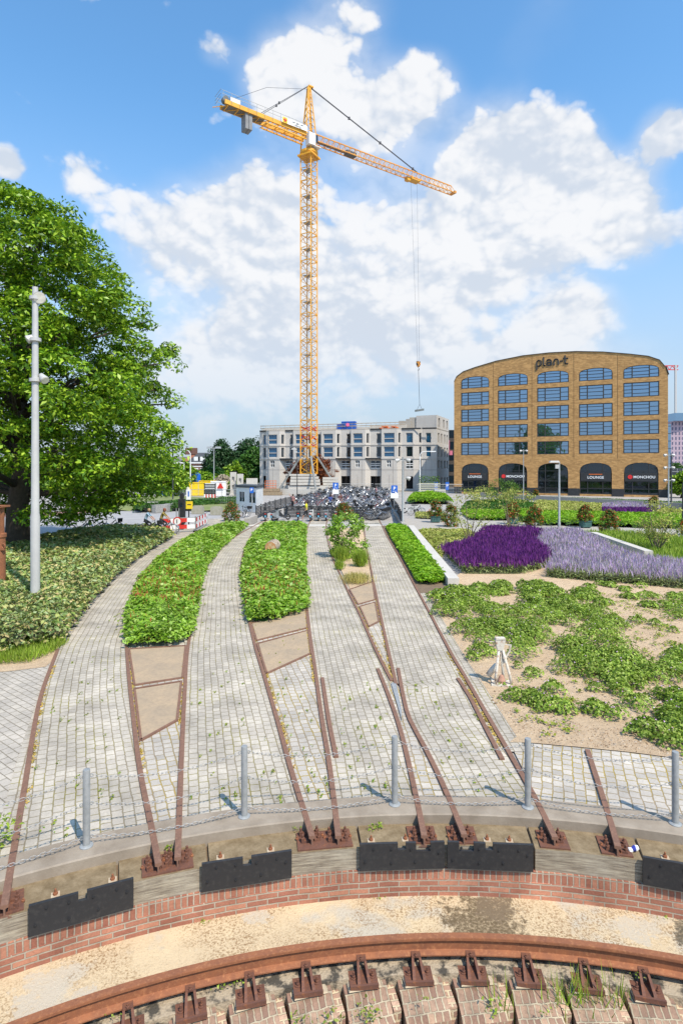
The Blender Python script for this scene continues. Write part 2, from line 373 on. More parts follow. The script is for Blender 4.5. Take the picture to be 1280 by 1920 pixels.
def ground():
    # one sheet with a round hole for the pit
    mb = MB(); rr = [10.2, 12, 16, 22, 30, 45, 70, 110, 180, 300, 600, 1200]; n = 96
    for r in rr:
        for j in range(n): mb.v.append(Vector((CX + r * math.sin(2 * PI * j / n), CY + r * math.cos(2 * PI * j / n), -.03)))
    for i in range(len(rr) - 1):
        for j in range(n): mb.face((i * n + j, i * n + (j + 1) % n, (i + 1) * n + (j + 1) % n, (i + 1) * n + j))
    o = mb.build('ground', M['plaza'], loc=(0, 0, 0)); tag(o, kind='structure')
    mb = MB(); mb.v = [polar(a, 10.3, -1.3) for a in range(0, 360, 6)]; mb.face(range(60))
    o = mb.build('pit_floor', M['soil'], loc=(0, 0, 0)); tag(o, kind='structure')
    # ledge soil under timber and kerb, retaining face behind
    mb = MB(); arcbox(mb, 9.62, 10.35, -1.2, -.14, -110, 110, 2); tag(mb.build('pit_edge_soil', M['soil'], loc=(0, 0, 0)), kind='structure')
    # concrete apron between brick wall and ring rail
    t = NT('old_apron_concrete'); co = t.coord()
    peb = t.n('ShaderNodeTexVoronoi'); peb.inputs['Scale'].default_value = 38; t.L.new(co, peb.inputs['Vector'])
    spk = t.ramp(t.noise(42, 6, .8, co), .50, .56); mask = t.ramp(t.noise(1.3, 5, .6, co), .40, .56, .05, .9)
    base = t.mix(t.ramp(t.noise(2.2, 5, .6, co), .3, .7), (.66, .52, .33), (.55, .43, .28)); base = t.mix(t.ramp(t.noise(1.1, 4, .6, t.mapping(co, loc=(3, 1, 0))), .55, .62), base, (.52, .46, .36))
    base = t.mix(t.m('MULTIPLY', spk, mask), base, (.27, .165, .08)); base = t.mix(t.m('MULTIPLY', t.ramp(t.noise(60, 3, .8, co), .62, .68), .7), base, (.14, .10, .07))
    def blot(c, r, sc, col, base, th=.0):
        d = t.n('ShaderNodeVectorMath', operation='DISTANCE'); t.L.new(co, d.inputs[0]); d.inputs[1].default_value = c
        k = t.m('ADD', t.m('SUBTRACT', 1.0, t.m('DIVIDE', d.outputs['Value'], r)), t.m('MULTIPLY', t.m('SUBTRACT', t.noise(sc, 8, .78, co), .5), 2.6))
        return t.mix(t.m('MULTIPLY', t.ramp(k, .28 + th, .40 + th), t.ramp(t.noise(26, 6, .8, co), .46, .62, 1, .45)), base, col)
    q = G(905, 1735, -.66); base = blot((q.x, q.y + .02, -.66), .62, 7, (.145, .105, .06), base); q = G(930, 1700, -.66); base = blot((q.x, q.y, -.66), .33, 6, (.19, .14, .09), base)
    q = G(1300, 1760, -.66); base = blot((q.x, q.y, -.66), .3, 5, (.12, .10, .07), base)
    for px, py, rr_ in ((90, 1850, .5), (150, 1880, .3), (1190, 1740, .42), (480, 1720, .3), (60, 1885, .4)):
        q = G(px, py, -.66); base = blot((q.x, q.y, -.66), rr_, 6, (.52, .45, .35), base, .18)
    ma = t.fin(base, .9, 0, t.bump(t.noise(36, 6, .75, co), 1, .012), .2)
    mb = MB(); arcbox(mb, 8.80, 9.62, -1.0, -.66, A0, A1, .5); tag(mb.build('concrete_apron', ma, loc=(0, 0, 0)), kind='structure')
    # far side of the pit: plain ledge so the hole is closed all round
    mb = MB(); mb.sweep([polar(a, 10.2, 0) for a in range(60, 301, 4)], [(-.1, -1.3), (-.1, -.02), (.1, -.02), (.1, -1.3)]); tag(mb.build('pit_rear_wall', M['kerbc']), 'plain concrete rear wall of the round turntable pit', 'wall')
ground()

def pit_parts():
    mb = MB(); mb.sweep(arc(10.23, A0, A1, 0, .6), [(-.22, -.16), (-.22, .012), (-.20, .022), (.20, .022), (.22, .012), (.22, -.16)])
    # sweep's "side" points outward here or inward alike: the profile is symmetric
    ko = mb.build('kerb', M['kerbc'], loc=polar(0, 10.23)); tag(ko, 'smooth grey concrete kerb curving round the rim of the turntable pit', 'kerb')
    # weathered timber beams
    t = NT('weathered_timber'); uv = t.coord('UV'); g = t.noise(4, 8, .7, t.mapping(uv, scale=(.7, 11, 11))); a = t.mix(t.ramp(g, .35, .65), (.46, .40, .30), (.13, .10, .075))
    a = t.mix(t.ramp(t.noise(2.2, 5, .6, uv), .45, .7, 0, .6), a, (.50, .45, .36)); geo = t.n('ShaderNodeNewGeometry'); s3 = t.n('ShaderNodeSeparateXYZ'); t.L.new(geo.outputs['Normal'], s3.inputs[0])
    dirt = t.mix(t.ramp(t.noise(7, 6, .7, t.coord()), .3, .7), (.15, .105, .055), (.32, .245, .15)); a = t.mix(t.ramp(s3.outputs[2], .6, .8), a, dirt)
    M['timber'] = t.fin(a, .9, 0, t.bump(t.noise(5, 8, .75, t.mapping(uv, scale=(1.2, 30, 30))), 1, .008), .2)
    cuts = [-62, -33, ang(220, 9.58, -.1), ang(390, 9.58, -.1), ang(676, 9.58, -.1), ang(1000, 9.58, -.1), ang(1206, 9.58, -.1), 62]
    nm = ['far left', 'left, under the first black plate', 'under the paired rail ends between the first two black plates', 'under the second black plate and the paired rail ends', 'under the two middle black plates', 'pale and stained, below the two right rail ends', 'at the far right under the last black plate']
    for i in range(7):
        mb = MB(); arcbox(mb, 9.58, 10.02, -.345, -.095, cuts[i] + .12, cuts[i + 1] - .05, .5)
        tag(mb.build('timber_beam', M['timber']), 'weathered grey timber beam ' + nm[i], 'timber beam', 'curved timber beams round the pit edge')
    # brick wall, with a soldier course on top
    bm_ = brickmat('red_pit_brick', (.51, .235, .15), (.31, .125, .085), (.48, .40, .31), .235, .064, .009, bump=.01, wob=.004, grime=.4)
    bs = brickmat('red_pit_brick_upright', (.48, .22, .14), (.30, .12, .08), (.46, .385, .30), .067, .13, .009, bump=.01, wob=.004, grime=.4, offset=0)
    root = empty('brick_wall', polar(0, 9.6, -.66), 0, 'curved red brick wall of the turntable pit with a row of upright bricks on top', 'wall')
    def cyl(name, r, z0, z1, m_):
        mb = MB(); st = .5; n = int((A1 - A0) / st)
        for i in range(n):
            a, b = A0 + i * st, A0 + (i + 1) * st; s0, s1 = R(a) * r, R(b) * r
            mb.quad(polar(a, r, z0), polar(b, r, z0), polar(b, r, z1), polar(a, r, z1), ((s0, z0 - z1), (s1, z0 - z1), (s1, 0), (s0, 0)))
            mb.quad(polar(a, r, z1), polar(b, r, z1), polar(b, r + .25, z1), polar(a, r + .25, z1), ((s0, 0), (s1, 0), (s1, .1), (s0, .1)))
        return mb.build(name, m_, root, recalc=False)
    cyl('brick_courses', 9.545, -.66, -.47, bm_); cyl('upright_course', 9.555, -.47, -.347, bs)
    # patch of mortar under the right timber beam
    # black rubber buffer plates with notches
    def plate(px0, px1, notches, label, bolts):
        r = 9.555; a0, a1 = ang(px0, r, -.02), ang(px1, r, -.02); p0, p1 = polar(a0, r), polar(a1, r)
        d = (p1 - p0); Lg = d.length; d.normalize(); nin = Vector((d.y, -d.x, 0))
        if nin.dot(Vector((CX, CY, 0)) - p0) < 0: nin = -nin
        def s_of(px):
            k = (px - 640) / F; return (k * p0.y - p0.x) / (d.x - k * d.y)
        zt, zb = -.015, -.325; pts = [(0, zb), (Lg, zb), (Lg, zt)]
        for n0, n1, dep in sorted(notches, reverse=True):
            a, b = s_of(n0), s_of(n1); pts += [(b, zt), (b, zt - dep), (a, zt - dep), (a, zt)]
        pts.append((0, zt)); Mx = Matrix((( d.x, 0, nin.x, p0.x), (d.y, 0, nin.y, p0.y), (0, 1, 0, 0), (0, 0, 0, 1)))
        rt = empty('buffer_plate', (p0 + p1) / 2 + Vector((0, 0, zb)), 0, label, 'rubber plate', 'black notched rubber plates along the pit edge')
        mb = MB(); mb.prism(pts, .0, .035, Mx); mb.build('plate', M['blackmat'], rt)
        for u, w in bolts:
            mb = MB(); c = Mx @ Vector((u * Lg, zb + w * (zt - zb), .036)); ax = Matrix((d, Vector((0, 0, 1)), nin)).transposed()
            mb.lathe([(.017, 0), (.017, .005), (.008, .006), (.008, .012)], c, 8, ax); mb.build('bolt', M['tyre'], rt)
    B1 = [(.06, .33), (.16, .8), (.37, .25), (.37, .78), (.6, .75), (.65, .28), (.83, .78), (.93, .6)]
    plate(54, 250, [(147, 163, .085)], 'black notched rubber plate at the far left of the pit edge', B1)
    plate(378, 546, [(455, 471, .09)], 'black notched rubber plate between the left rail pair and the centre rail pair', B1)
    plate(674, 832, [(745, 760, .075), (779, 806, .1)], 'left one of the two middle black rubber plates, with two notches', B1)
    plate(838, 998, [(860, 887, .1), (909, 923, .075)], 'right one of the two middle black rubber plates, with two notches', B1)
    plate(1204, 1420, [(1330, 1350, .09)], 'black rubber plate cut off by the right edge of the picture', B1)
    # anchor bolts on small plates on top of the timber
    prop = None
    for px, py in ((104, 1671), (211, 1642), (412, 1597), (506, 1584), (694, 1568), (791 - 31, 1574), (952, 1568), (1240, 1592), (912, 1571)):
        p = G(px, py, -.08); a = math.degrees(math.atan2(p.x - CX, p.y - CY)); p = polar(a, 9.70, -.095)
        if prop is None:
            prop = empty('anchor_bolt', p, -R(a)); 
            tag(prop, 'rusty anchor bolt on a small square washer plate on the timber beam', 'bolt', 'anchor bolts on the timber beams')
            mb = MB(); mb.box((0, 0, .004), (.085, .085, .008)); q = mb.build('washer_plate', mat('pale_plate', (.5, .42, .30), (.4, .3, .2), 20, .8), None, loc=(0, 0, 0)); q.parent = prop; KIDS.setdefault(prop.name, []).append(q)
            mb = MB(); mb.lathe([(.025, .008), (.025, .03), (.011, .031), (.011, .065), (.006, .068)], (0, 0, 0), 6); q = mb.build('nut', M['rust'], None, loc=(0, 0, 0)); q.parent = prop; KIDS[prop.name].append(q)
        else: copy_tree(prop, p, -R(a))
pit_parts()

# ------------------------------------------------------------------ ring rail, its chairs and brick piers
IPROF = lambda h, w=1.0, zt=0.0: [(-.035*w, zt), (.035*w, zt), (.037*w, zt-.008), (.037*w, zt-.03), (.009, zt-.042), (.009, zt-h+.03), (.065*w, zt-h+.012), (.065*w, zt-h), (-.065*w, zt-h), (-.065*w, zt-h+.012), (-.009, zt-h+.03), (-.009, zt-.042), (-.037*w, zt-.03), (-.037*w, zt-.008)]
def ring():
    mb = MB(); mb.sweep(arc(8.74, A0, A1, 0, .5), IPROF(.165, 1.0, -.485))
    o = mb.build('ring_rail', M['rust'], recalc=True, loc=polar(0, 8.74, -.655)); tag(o, 'rusty curved ring rail running round the bottom of the turntable pit', 'rail')
    bk = brickmat('pier_brick', (.52, .34, .23), (.32, .19, .135), (.54, .45, .33), .19, .07, .011, bump=.012, wob=.012, grime=.6, moss=(.55, .44, .28), mossamt=(.3, .6))
    bk2 = brickmat('pier_brick_side', (.52, .34, .23), (.30, .175, .125), (.54, .45, .33), .068, .12, .009, bump=.012, wob=.012, grime=.75, moss=(.55, .44, .28), mossamt=(.3, .6), offset=.5)
    mor = concrete('sandy_mortar', (.52, .42, .29), (.3, .23, .15), 6, .6, .006)
    mb = MB(); arcbox(mb, 8.55, 8.9, -.9, -.72, A0, A1, 1); tag(mb.build('rail_bed', mat('patchy_mortar', (.40, .32, .22), (.07, .06, .045), 7, .9, 0, .015, contrast=(.48, .58)), loc=(0, 0, 0)), kind='structure')  # sandy mortar colour broken by darker patches
    a_s = [ang(p, 8.5, -.72) for p in (470, 572, 680, 785, 885, 990, 1102)]
    st = (a_s[-1] - a_s[0]) / 6; angs = [a_s[3] + st * k for k in range(-9, 9)]
    def local(o, root): o.parent = root; KIDS.setdefault(root.name, []).append(o); return o
    # chair prototype: x sideways, y outwards (towards the rail), z up; origin on the pier top
    ch = empty('rail_chair', (0, 0, 0)); tag(ch, 'x', 'rail chair', 'rusty chairs holding the ring rail')
    mb = MB(); mb.box((0, -.16, .012), (.30, .27, .024)); mb.box((0, -.285, .02), (.30, .03, .05)); local(mb.build('base_plate', M['rustk'], loc=(0, 0, 0)), ch)
    for sx in (-1, 1):
        mb = MB(); b = len(mb.v)
        for x in (sx * .028, sx * .052):
            for y, z in ((-.285, .024), (.0, .024), (.0, .125), (-.035, .12), (-.25, .06)): mb.v.append(Vector((x * (1 + (.35 if y < -.2 else 0)), y, z)))
        mb.face((b, b+1, b+2, b+3, b+4)); mb.face((b+9, b+8, b+7, b+6, b+5))
        for i in range(5): mb.face((b+i, b+5+i, b+5+(i+1) % 5, b+(i+1) % 5))
        local(mb.build('rib', M['rustk'], loc=(0, 0, 0)), ch)
        mb = MB(); mb.lathe([(.03, .024), (.03, .034), (.018, .036), (.018, .058), (.011, .06), (.011, .10), (.007, .103)], (sx * .1, -.15, 0), 8); local(mb.build('bolt', M['rustk'], loc=(0, 0, 0)), ch)
    mb = MB(); mb.box((0, .03, .125), (.10, .10, .02)); mb.lathe([(.022, .13), (.022, .15), (.012, .152), (.012, .17)], (0, -.01, 0), 6); local(mb.build('clip', M['rustk'], loc=(0, 0, 0)), ch)
    # pier prototype
    def pier(seed):
        rd = random.Random(seed); r = empty('brick_pier', (0, 0, 0)); tag(r, 'x', 'brick pier', 'brick piers under the ring rail')
        w = .43; j = lambda a: rd.uniform(-a, a)
        mb = MB(); b = len(mb.v)
        prof = [(.18, -.0), (-.20, -.015), (-.46, -.09 + j(.02)), (-.49, -.12), (-.49, -.75), (.18, -.75)]
        for x in (-w / 2, w / 2):
            for y, z in prof: mb.v.append(Vector((x + j(.006), y, z - (.02 if x < 0 else 0))))
        n = len(prof)
        mb.face([b + i for i in range(n)]); mb.face([b + n + i for i in reversed(range(n))])
        for i in range(n):
            i2 = (i + 1) % n; y0, z0 = prof[i]; y1, z1 = prof[i2]; L = math.hypot(y1 - y0, z1 - z0)
            o0 = -y0 if i < 3 else .5 - z0
            mb.uv[len(mb.f)] = ((-w / 2, o0), (w / 2, o0), (w / 2, o0 + L), (-w / 2, o0 + L)); mb.face((b + i, b + n + i, b + n + i2, b + i2))
        o = local(mb.build('brickwork', bk2, loc=(0, 0, 0), uv=True), r)
        mb = MB(); mb.box((j(.01), -.09, -.001), (.33, .27, .012), taper=.92); local(mb.build('mortar_bed', mor, loc=(0, 0, 0)), r)
        # lower stretcher course beside it
        mb = MB(); mb.bx(w / 2 + .003, w / 2 + .078, -.42, .12, -.7, -.07 + j(.015)); local(mb.build('side_course', bk, loc=(0, 0, 0), uv=True), r)
        return r
    piers = [pier(i) for i in range(3)]
    words = {0: 'rusty rail chair with dark oily plate'}
    n = len(angs); first_c = True; used = set()
    for i, a in enumerate(angs):
        p = polar(a, 8.665, -.74); vis = 3 <= i
        px = 640 + F * p.x / p.y if p.y > .3 else -999
        place = ('%s rusty rail chair counted from the left end of the ring rail' % ['first','second','third','fourth','fifth','sixth','seventh','eighth','ninth','tenth','eleventh','twelfth','thirteenth','fourteenth','fifteenth','sixteenth','seventeenth','eighteenth'][i])
        if px < -260 or px > 1560: continue
        k = len(used); used.add(i)
        ordn = ['first','second','third','fourth','fifth','sixth','seventh','eighth','ninth','tenth','eleventh','twelfth','thirteenth','fourteenth','fifteenth','sixteenth'][k]
        lab = '%s rusty rail chair from the left, bolted to its brick pier below the ring rail' % ordn
        lab2 = '%s sloping brick pier from the left under the ring rail' % ordn
        if k == 0: ch.location = p; ch.rotation_euler = (0, 0, -R(a)); ch['label'] = lab; ch.scale = (.94, .76, .86)
        else: copy_tree(ch, p, -R(a), lab)
        tw = -R(a) + R(5)
        if k < 3: q = piers[k]; q.location = p; q.rotation_euler = (0, 0, tw); q['label'] = lab2
        else: copy_tree(piers[k % 3], p, tw, lab2)
ring()

# ------------------------------------------------------------------ rails and setts
def spline(pts, step=.35):
    """Catmull-Rom through ground points, resampled"""
    p = [Vector(q) for q in pts]; p = [p[0] * 2 - p[1]] + p + [p[-1] * 2 - p[-2]]; out = []
    for i in range(1, len(p) - 2):
        L = (p[i + 1] - p[i]).length; n = max(1, int(L / step))
        for k in range(n):
            t = k / n; a, b, c, d = p[i - 1], p[i], p[i + 1], p[i + 2]
            out.append(.5 * ((2 * b) + (c - a) * t + (2 * a - 5 * b + 4 * c - d) * t * t + (3 * b - a - 3 * c + d) * t ** 3))
    out.append(p[-2]); return out
def gp(pts, z=0.0): return [G(x, y, z) for x, y in pts]
RZ = .03
RP = {
 1: [(8,1698),(45,1480),(75,1310),(108,1217)],
 2: [(297,1619),(282,1540),(262,1440),(249,1335),(240,1250),(236,1180),(240,1140),(257,1090),(290,1050),(332,1018),(380,994),(420,981)],
 3: [(333,1608),(337,1500),(341,1400),(346,1300),(352,1215),(364,1150),(373,1100),(388,1055),(415,1023),(450,1000),(485,981),(503,971)],
 4: [(585,1568),(545,1440),(520,1350),(494,1262),(478,1210),(464,1150),(454,1100),(452,1060),(462,1020),(480,993),(500,975)],
 5: [(634,1568),(617,1430),(603,1345),(590,1250),(580,1180),(573,1110),(569,1050),(570,1015),(576,990),(583,974)],
 6: [(795,1567),(775,1470),(757,1392),(745,1350),(727,1300),(708,1253)],
 7: [(870,1565),(828,1465),(795,1398),(768,1348),(757,1310),(746,1252)],
 61: [(734,1275),(719,1247),(698,1204),(674,1151),(653,1109),(636,1073),(625,1050),(615,1015),(611,990),(614,972)],
 71: [(742,1281),(725,1207),(714,1156),(701,1093),(692,1050),(685,1015),(682,985),(680,972)],
 8: [(1040,1570),(1000,1490),(960,1420),(925,1360),(897,1312),(870,1265),(850,1232),(822,1180),(803,1144),(772,1087),(745,1037),(727,1008),(716,985),(708,970)],
 9: [(1158,1587),(1135,1510),(1101,1405)],
 51: [(604,1270),(613,1330),(622,1380),(630,1418)],
 81: [(858,1271),(880,1305),(903,1350),(925,1392),(941,1422)],
 21: [(262,1215),(262,1260),(262,1310),(266,1395)],
}
RL = {k: spline(gp(v, RZ)) for k, v in RP.items()}
RX = {k: (np.array([p.y for p in v]), np.array([p.x for p in v])) for k, v in RL.items()}
def rx(k, y): return float(np.interp(y, RX[k][0], RX[k][1]))
def rails():
    names = {1: 'leftmost rusty rail, running from the pit edge to the hedge corner', 2: 'second rusty rail from the left, passing the left side of the first flower bed', 3: 'third rusty rail from the left, passing the right side of the first flower bed',
      4: 'rusty rail along the left side of the bed with the log', 5: 'rusty rail along the right side of the bed with the log', 6: 'short kinked rail of the crossing, ending left of the grey wedge plate', 7: 'short kinked rail of the crossing, ending right of the grey wedge plate',
      61: 'rusty rail from the crossing along the left of the planted green shrub', 71: 'rusty rail from the crossing along the right of the planted green shrub', 8: 'long rusty rail along the edge of the sandy garden', 9: 'short rusty rail at the right ending where the sand begins',
      51: 'short guard rail lying beside the centre rail', 81: 'short guard rail lying beside the rail along the sandy garden', 21: None}
    for k, pts in RL.items():
        if k == 21: continue
        pts = [p.copy() for p in pts]
        for p in pts: p.z = 0
        mb = MB(); mb.sweep(pts, IPROF(.145, 1.0, RZ))
        o = mb.build('rusty_rail', M['rustd'] if k not in (6, 7, 9) else M['rustd'], loc=pts[0]); tag(o, names[k], 'rail', 'rusty rails set in the paving')
    # grey wedge plate of the crossing
    mb = MB(); q = [G(733, 1283), G(742, 1281), G(752, 1330), G(753, 1352)]; mb.prism([(p.x, p.y) for p in q], .004, .024); tag(mb.build('crossing_plate', M['galv']), 'narrow grey steel wedge plate in the rail crossing', 'plate')
    # fastening plates at the rail ends
    def fast(ks, label):
        ps = [RL[k][0] for k in ks]; aa = [math.degrees(math.atan2(p.x - CX, p.y - CY)) for p in ps]; a = sum(aa) / len(aa)
        c = polar(a, 9.77, -.095); w = (abs(aa[-1] - aa[0])) * R(1) * 9.8 + .34
        rt = empty('rail_fastening', c, 0, label, 'rail fastening', 'bolted plates at the rail ends')
        Mx = Matrix.Rotation(-R(a), 4, 'Z'); mb = MB(); mb.box(c + Vector((0, 0, .009)), (w, .33, .018), mat=Mx); mb.build('base_plate', M['rustk'], rt)
        for p, k in zip(ps, ks):
            d = (RL[k][2] - RL[k][0]).normalized(); s = Vector((d.y, -d.x, 0))
            for sx in (-1, 1):
                for t_ in (.08, .21):
                    q = p + d * t_ + s * sx * .098; q.z = -.077; mb = MB()
                    mb.box(q - s * sx * .02 + Vector((0, 0, .012)), (.075, .055, .024), rz=math.atan2(d.x, d.y) * -1)
                    mb.lathe([(.026, .024), (.026, .05), (.014, .052), (.014, .085), (.009, .09)], q, 6); mb.build('clamp_bolt', M['rustk'], rt)
                q = p + d * .15 + s * sx * .155; q.z = -.077; mb = MB(); mb.lathe([(.019, 0), (.019, .014), (.009, .016), (.009, .03)], q, 6); mb.build('screw', M['rust'], rt)
    fast([1], 'rusty bolted plate under the leftmost rail end'); fast([2, 3], 'rusty bolted plate under the pair of rail ends left of centre'); fast([4, 5], 'wide rusty bolted plate under the centre pair of rail ends')
    fast([6], 'rusty bolted plate under the rail end in the left middle black plate'); fast([7], 'rusty bolted plate under the rail end in the right middle black plate'); fast([8], 'rusty bolted plate under the second rail end from the right'); fast([9], 'rusty bolted plate under the rightmost rail end')
rails()

def strip(name, fl, fr, yend, m_, z=0.0, ystart=None, nx=14, ys=None, useR=True):
    """paving between two curves x = fl(y), fr(y); setts run along the left curve"""
    mb = MB(); rows = []; Y0 = 2.0 if ystart is None else ystart
    n = max(6, int((yend - 3) / .35)); grid = []
    for i in range(nx + 1):
        s = i / nx; y = Y0 if ystart is not None else 6.0
        if ystart is None:
            for _ in range(30):
                x = fl(y) * (1 - s) + fr(y) * s; y = CY + math.sqrt(max(.1, 10.2 ** 2 - (x - CX) ** 2))
        col = []
        for j in range(n + 1):
            yy = y + (yend - y) * (j / n) ** 1.15; x = fl(yy) * (1 - s) + fr(yy) * s; col.append(Vector((x, yy, z)))
        grid.append(col)
    # metric UV: along = arc length of the left curve, across = perpendicular distance
    ysl = np.linspace(2, yend + 1, 600); xl = np.array([fl(q) for q in ysl]); al = np.concatenate([[0], np.cumsum(np.hypot(np.diff(xl), np.diff(ysl)))])
    dxdy = np.gradient(xl, ysl)
    def uv(p):
        k = float(np.interp(p.y, ysl, dxdy)); c = 1 / math.sqrt(1 + k * k); u = (p.x - fl(p.y)) * c; return (float(np.interp(p.y, ysl, al)) + u * k * c, u)
    for i in range(nx):
        for j in range(n):
            q = (grid[i][j], grid[i + 1][j], grid[i + 1][j + 1], grid[i][j + 1]); mb.quad(*q, uv=tuple(uv(p) for p in q))
    o = mb.build(name, m_, loc=(0, 0, 0), recalc=False); tag(o, kind='structure'); return o
def pathcurve(pts):
    q = spline(gp(pts)); ys = np.array([p.y for p in q]); xs = np.array([p.x for p in q]); return lambda y: float(np.interp(y, ys, xs))
def sheet(name, pts, m_, z=0.0, kind='structure', ground=False, smooth=True, uvrot=None):
    q = pts if ground else gp(pts); mb = MB(); mb.v = [Vector((p[0], p[1], z)) for p in q]; mb.face(range(len(q)))
    o = mb.build(name, m_, loc=(0, 0, 0), uv=True)
    if uvrot is not None:
        c_, s_ = math.cos(R(uvrot)), math.sin(R(uvrot))
        for l in o.data.uv_layers[0].data: u, v = l.uv; l.uv = (-u * s_ + v * c_, u * c_ + v * s_)
    if kind: tag(o, kind=kind)
    return o
edgeL = pathcurve([(-60,1720),(0,1540),(40,1400),(75,1300),(100,1235),(125,1200),(165,1143),(215,1085),(262,1043),(300,1017),(332,1000),(362,985),(392,972)])
bedR = pathcurve([(985,1640),(1300,1600),(985,1400),(955,1368),(935,1330),(905,1285),(885,1240),(835,1165),(800,1105),(775,1075),(752,1033),(733,1003),(722,985),(715,970)])
def paving():
    YE = G(0, 973).y
    sheet('paved_forecourt', [(p.x, p.y) for p in arc(10.25, -85, -28, 0, 2)] + [tuple(G(x, y).xy) for x, y in ((45,1480),(75,1310),(104,1225),(0,1228),(-700,1205))] + [(-40.0, 14.0), (-40.0, -2.0)], M['paver'], -.012, ground=True)
    strip('sett_path', lambda y: edgeL(y), lambda y: rx(1, y) - .035 if y < RX[1][0][-1] else edgeL(y) + .28, G(0, 1219).y, M['sett'], -.004, nx=3)
    l1 = pathcurve([(8,1698),(45,1480),(75,1310),(104,1225),(130,1183),(166,1135),(215,1082),(262,1041),(300,1016),(332,999),(362,985),(392,972)])
    strip('sett_path', l1, lambda y: rx(2, y), YE, M['sett'])
    strip('sett_wedge', lambda y: rx(2, y), lambda y: rx(3, y), G(0, 1190).y, M['sett_mix'], -.002)
    strip('sett_path', lambda y: rx(3, y), lambda y: rx(4, y), YE, M['sett'])
    strip('sett_wedge', lambda y: rx(4, y), lambda y: rx(5, y), G(0, 1140).y, M['sett_mix'], -.002)
    # path between rail 5 and the crossing / left shrub rail
    def r6(y): return rx(6, y) if y < RX[61][0][0] else rx(61, y)
    def r7(y): return rx(7, y) if y < RX[71][0][0] else rx(71, y)
    strip('sett_path', lambda y: rx(5, y), r6, YE, M['sett'])
    strip('sett_wedge', r6, r7, G(0, 1095).y, M['sett_mix'], -.003)
    strip('sett_path', r7, lambda y: rx(8, y), YE, M['sett'])
    strip('sett_path', lambda y: rx(8, y), lambda y: rx(8, y) + .3, G(0, 990).y, M['sett'], .003, nx=2, ystart=G(0, 1410).y)
    arcp_ = [(p.x, p.y) for p in arc(10.25, 8, 60, 0, 2)]
    q = [(p.x, p.y) for p in gp([(2200, 1480), (1400,1440),(1280,1424),(1180,1411),(1090,1402),(1000,1394),(955,1392)])]
    sheet('sett_forecourt', arcp_ + q, M['sett_mix'], -.006, ground=True, uvrot=-20)
paving()
def slabs():
    sm = NT('sandy_slab'); co = sm.coord(); a = sm.mix(sm.ramp(sm.noise(1.5, 6, .65, co), .35, .65), (.43, .315, .20), (.33, .255, .175)); a = sm.mix(sm.ramp(sm.noise(14, 8, .78, co), .46, .68, 0, .7), a, (.26, .20, .14)); ms = sm.fin(a, .9, 0, sm.bump(sm.noise(60, 5, .7, co), 1, .004))
    D = [('lower slab of the left wedge, framed in rusty steel', [(252,1293),(340,1279),(332,1352),(264,1390)]), ('upper slab of the left wedge, below the first flower bed', [(242,1218),(348,1212),(342,1272),(252,1286)]),
         ('lower slab of the second wedge, framed in rusty steel', [(482,1208),(578,1183),(583,1226),(500,1264)]), ('upper slab of the second wedge, below the bed with the log', [(470,1170),(574,1142),(577,1178),(481,1202)]),
         ('lower slab of the narrow wedge before the crossing', [(674,1138),(703,1130),(710,1166),(691,1176)]), ('upper slab of the narrow wedge under the dry grass', [(655,1106),(698,1092),(703,1125),(671,1134)])]
    for lab, pts in D:
        q = gp(pts); rt = empty('framed_slab', (sum((p for p in q), Vector()) / 4), 0, 'sandy brown stone ' + lab, 'slab', 'sandy slabs framed with steel between the rails')
        mb = MB(); c = rt.location; ins = [p + (c - p).normalized() * .05 for p in q]; mb.prism([(p.x, p.y) for p in ins], .003, .016); mb.build('slab', ms, rt)
        mb = MB()
        for i in range(4): mb.bar(q[i] + Vector((0, 0, .014)), q[(i + 1) % 4] + Vector((0, 0, .014)), .045, .03)
        mb.build('steel_frame', M['rustd'], rt)
slabs()

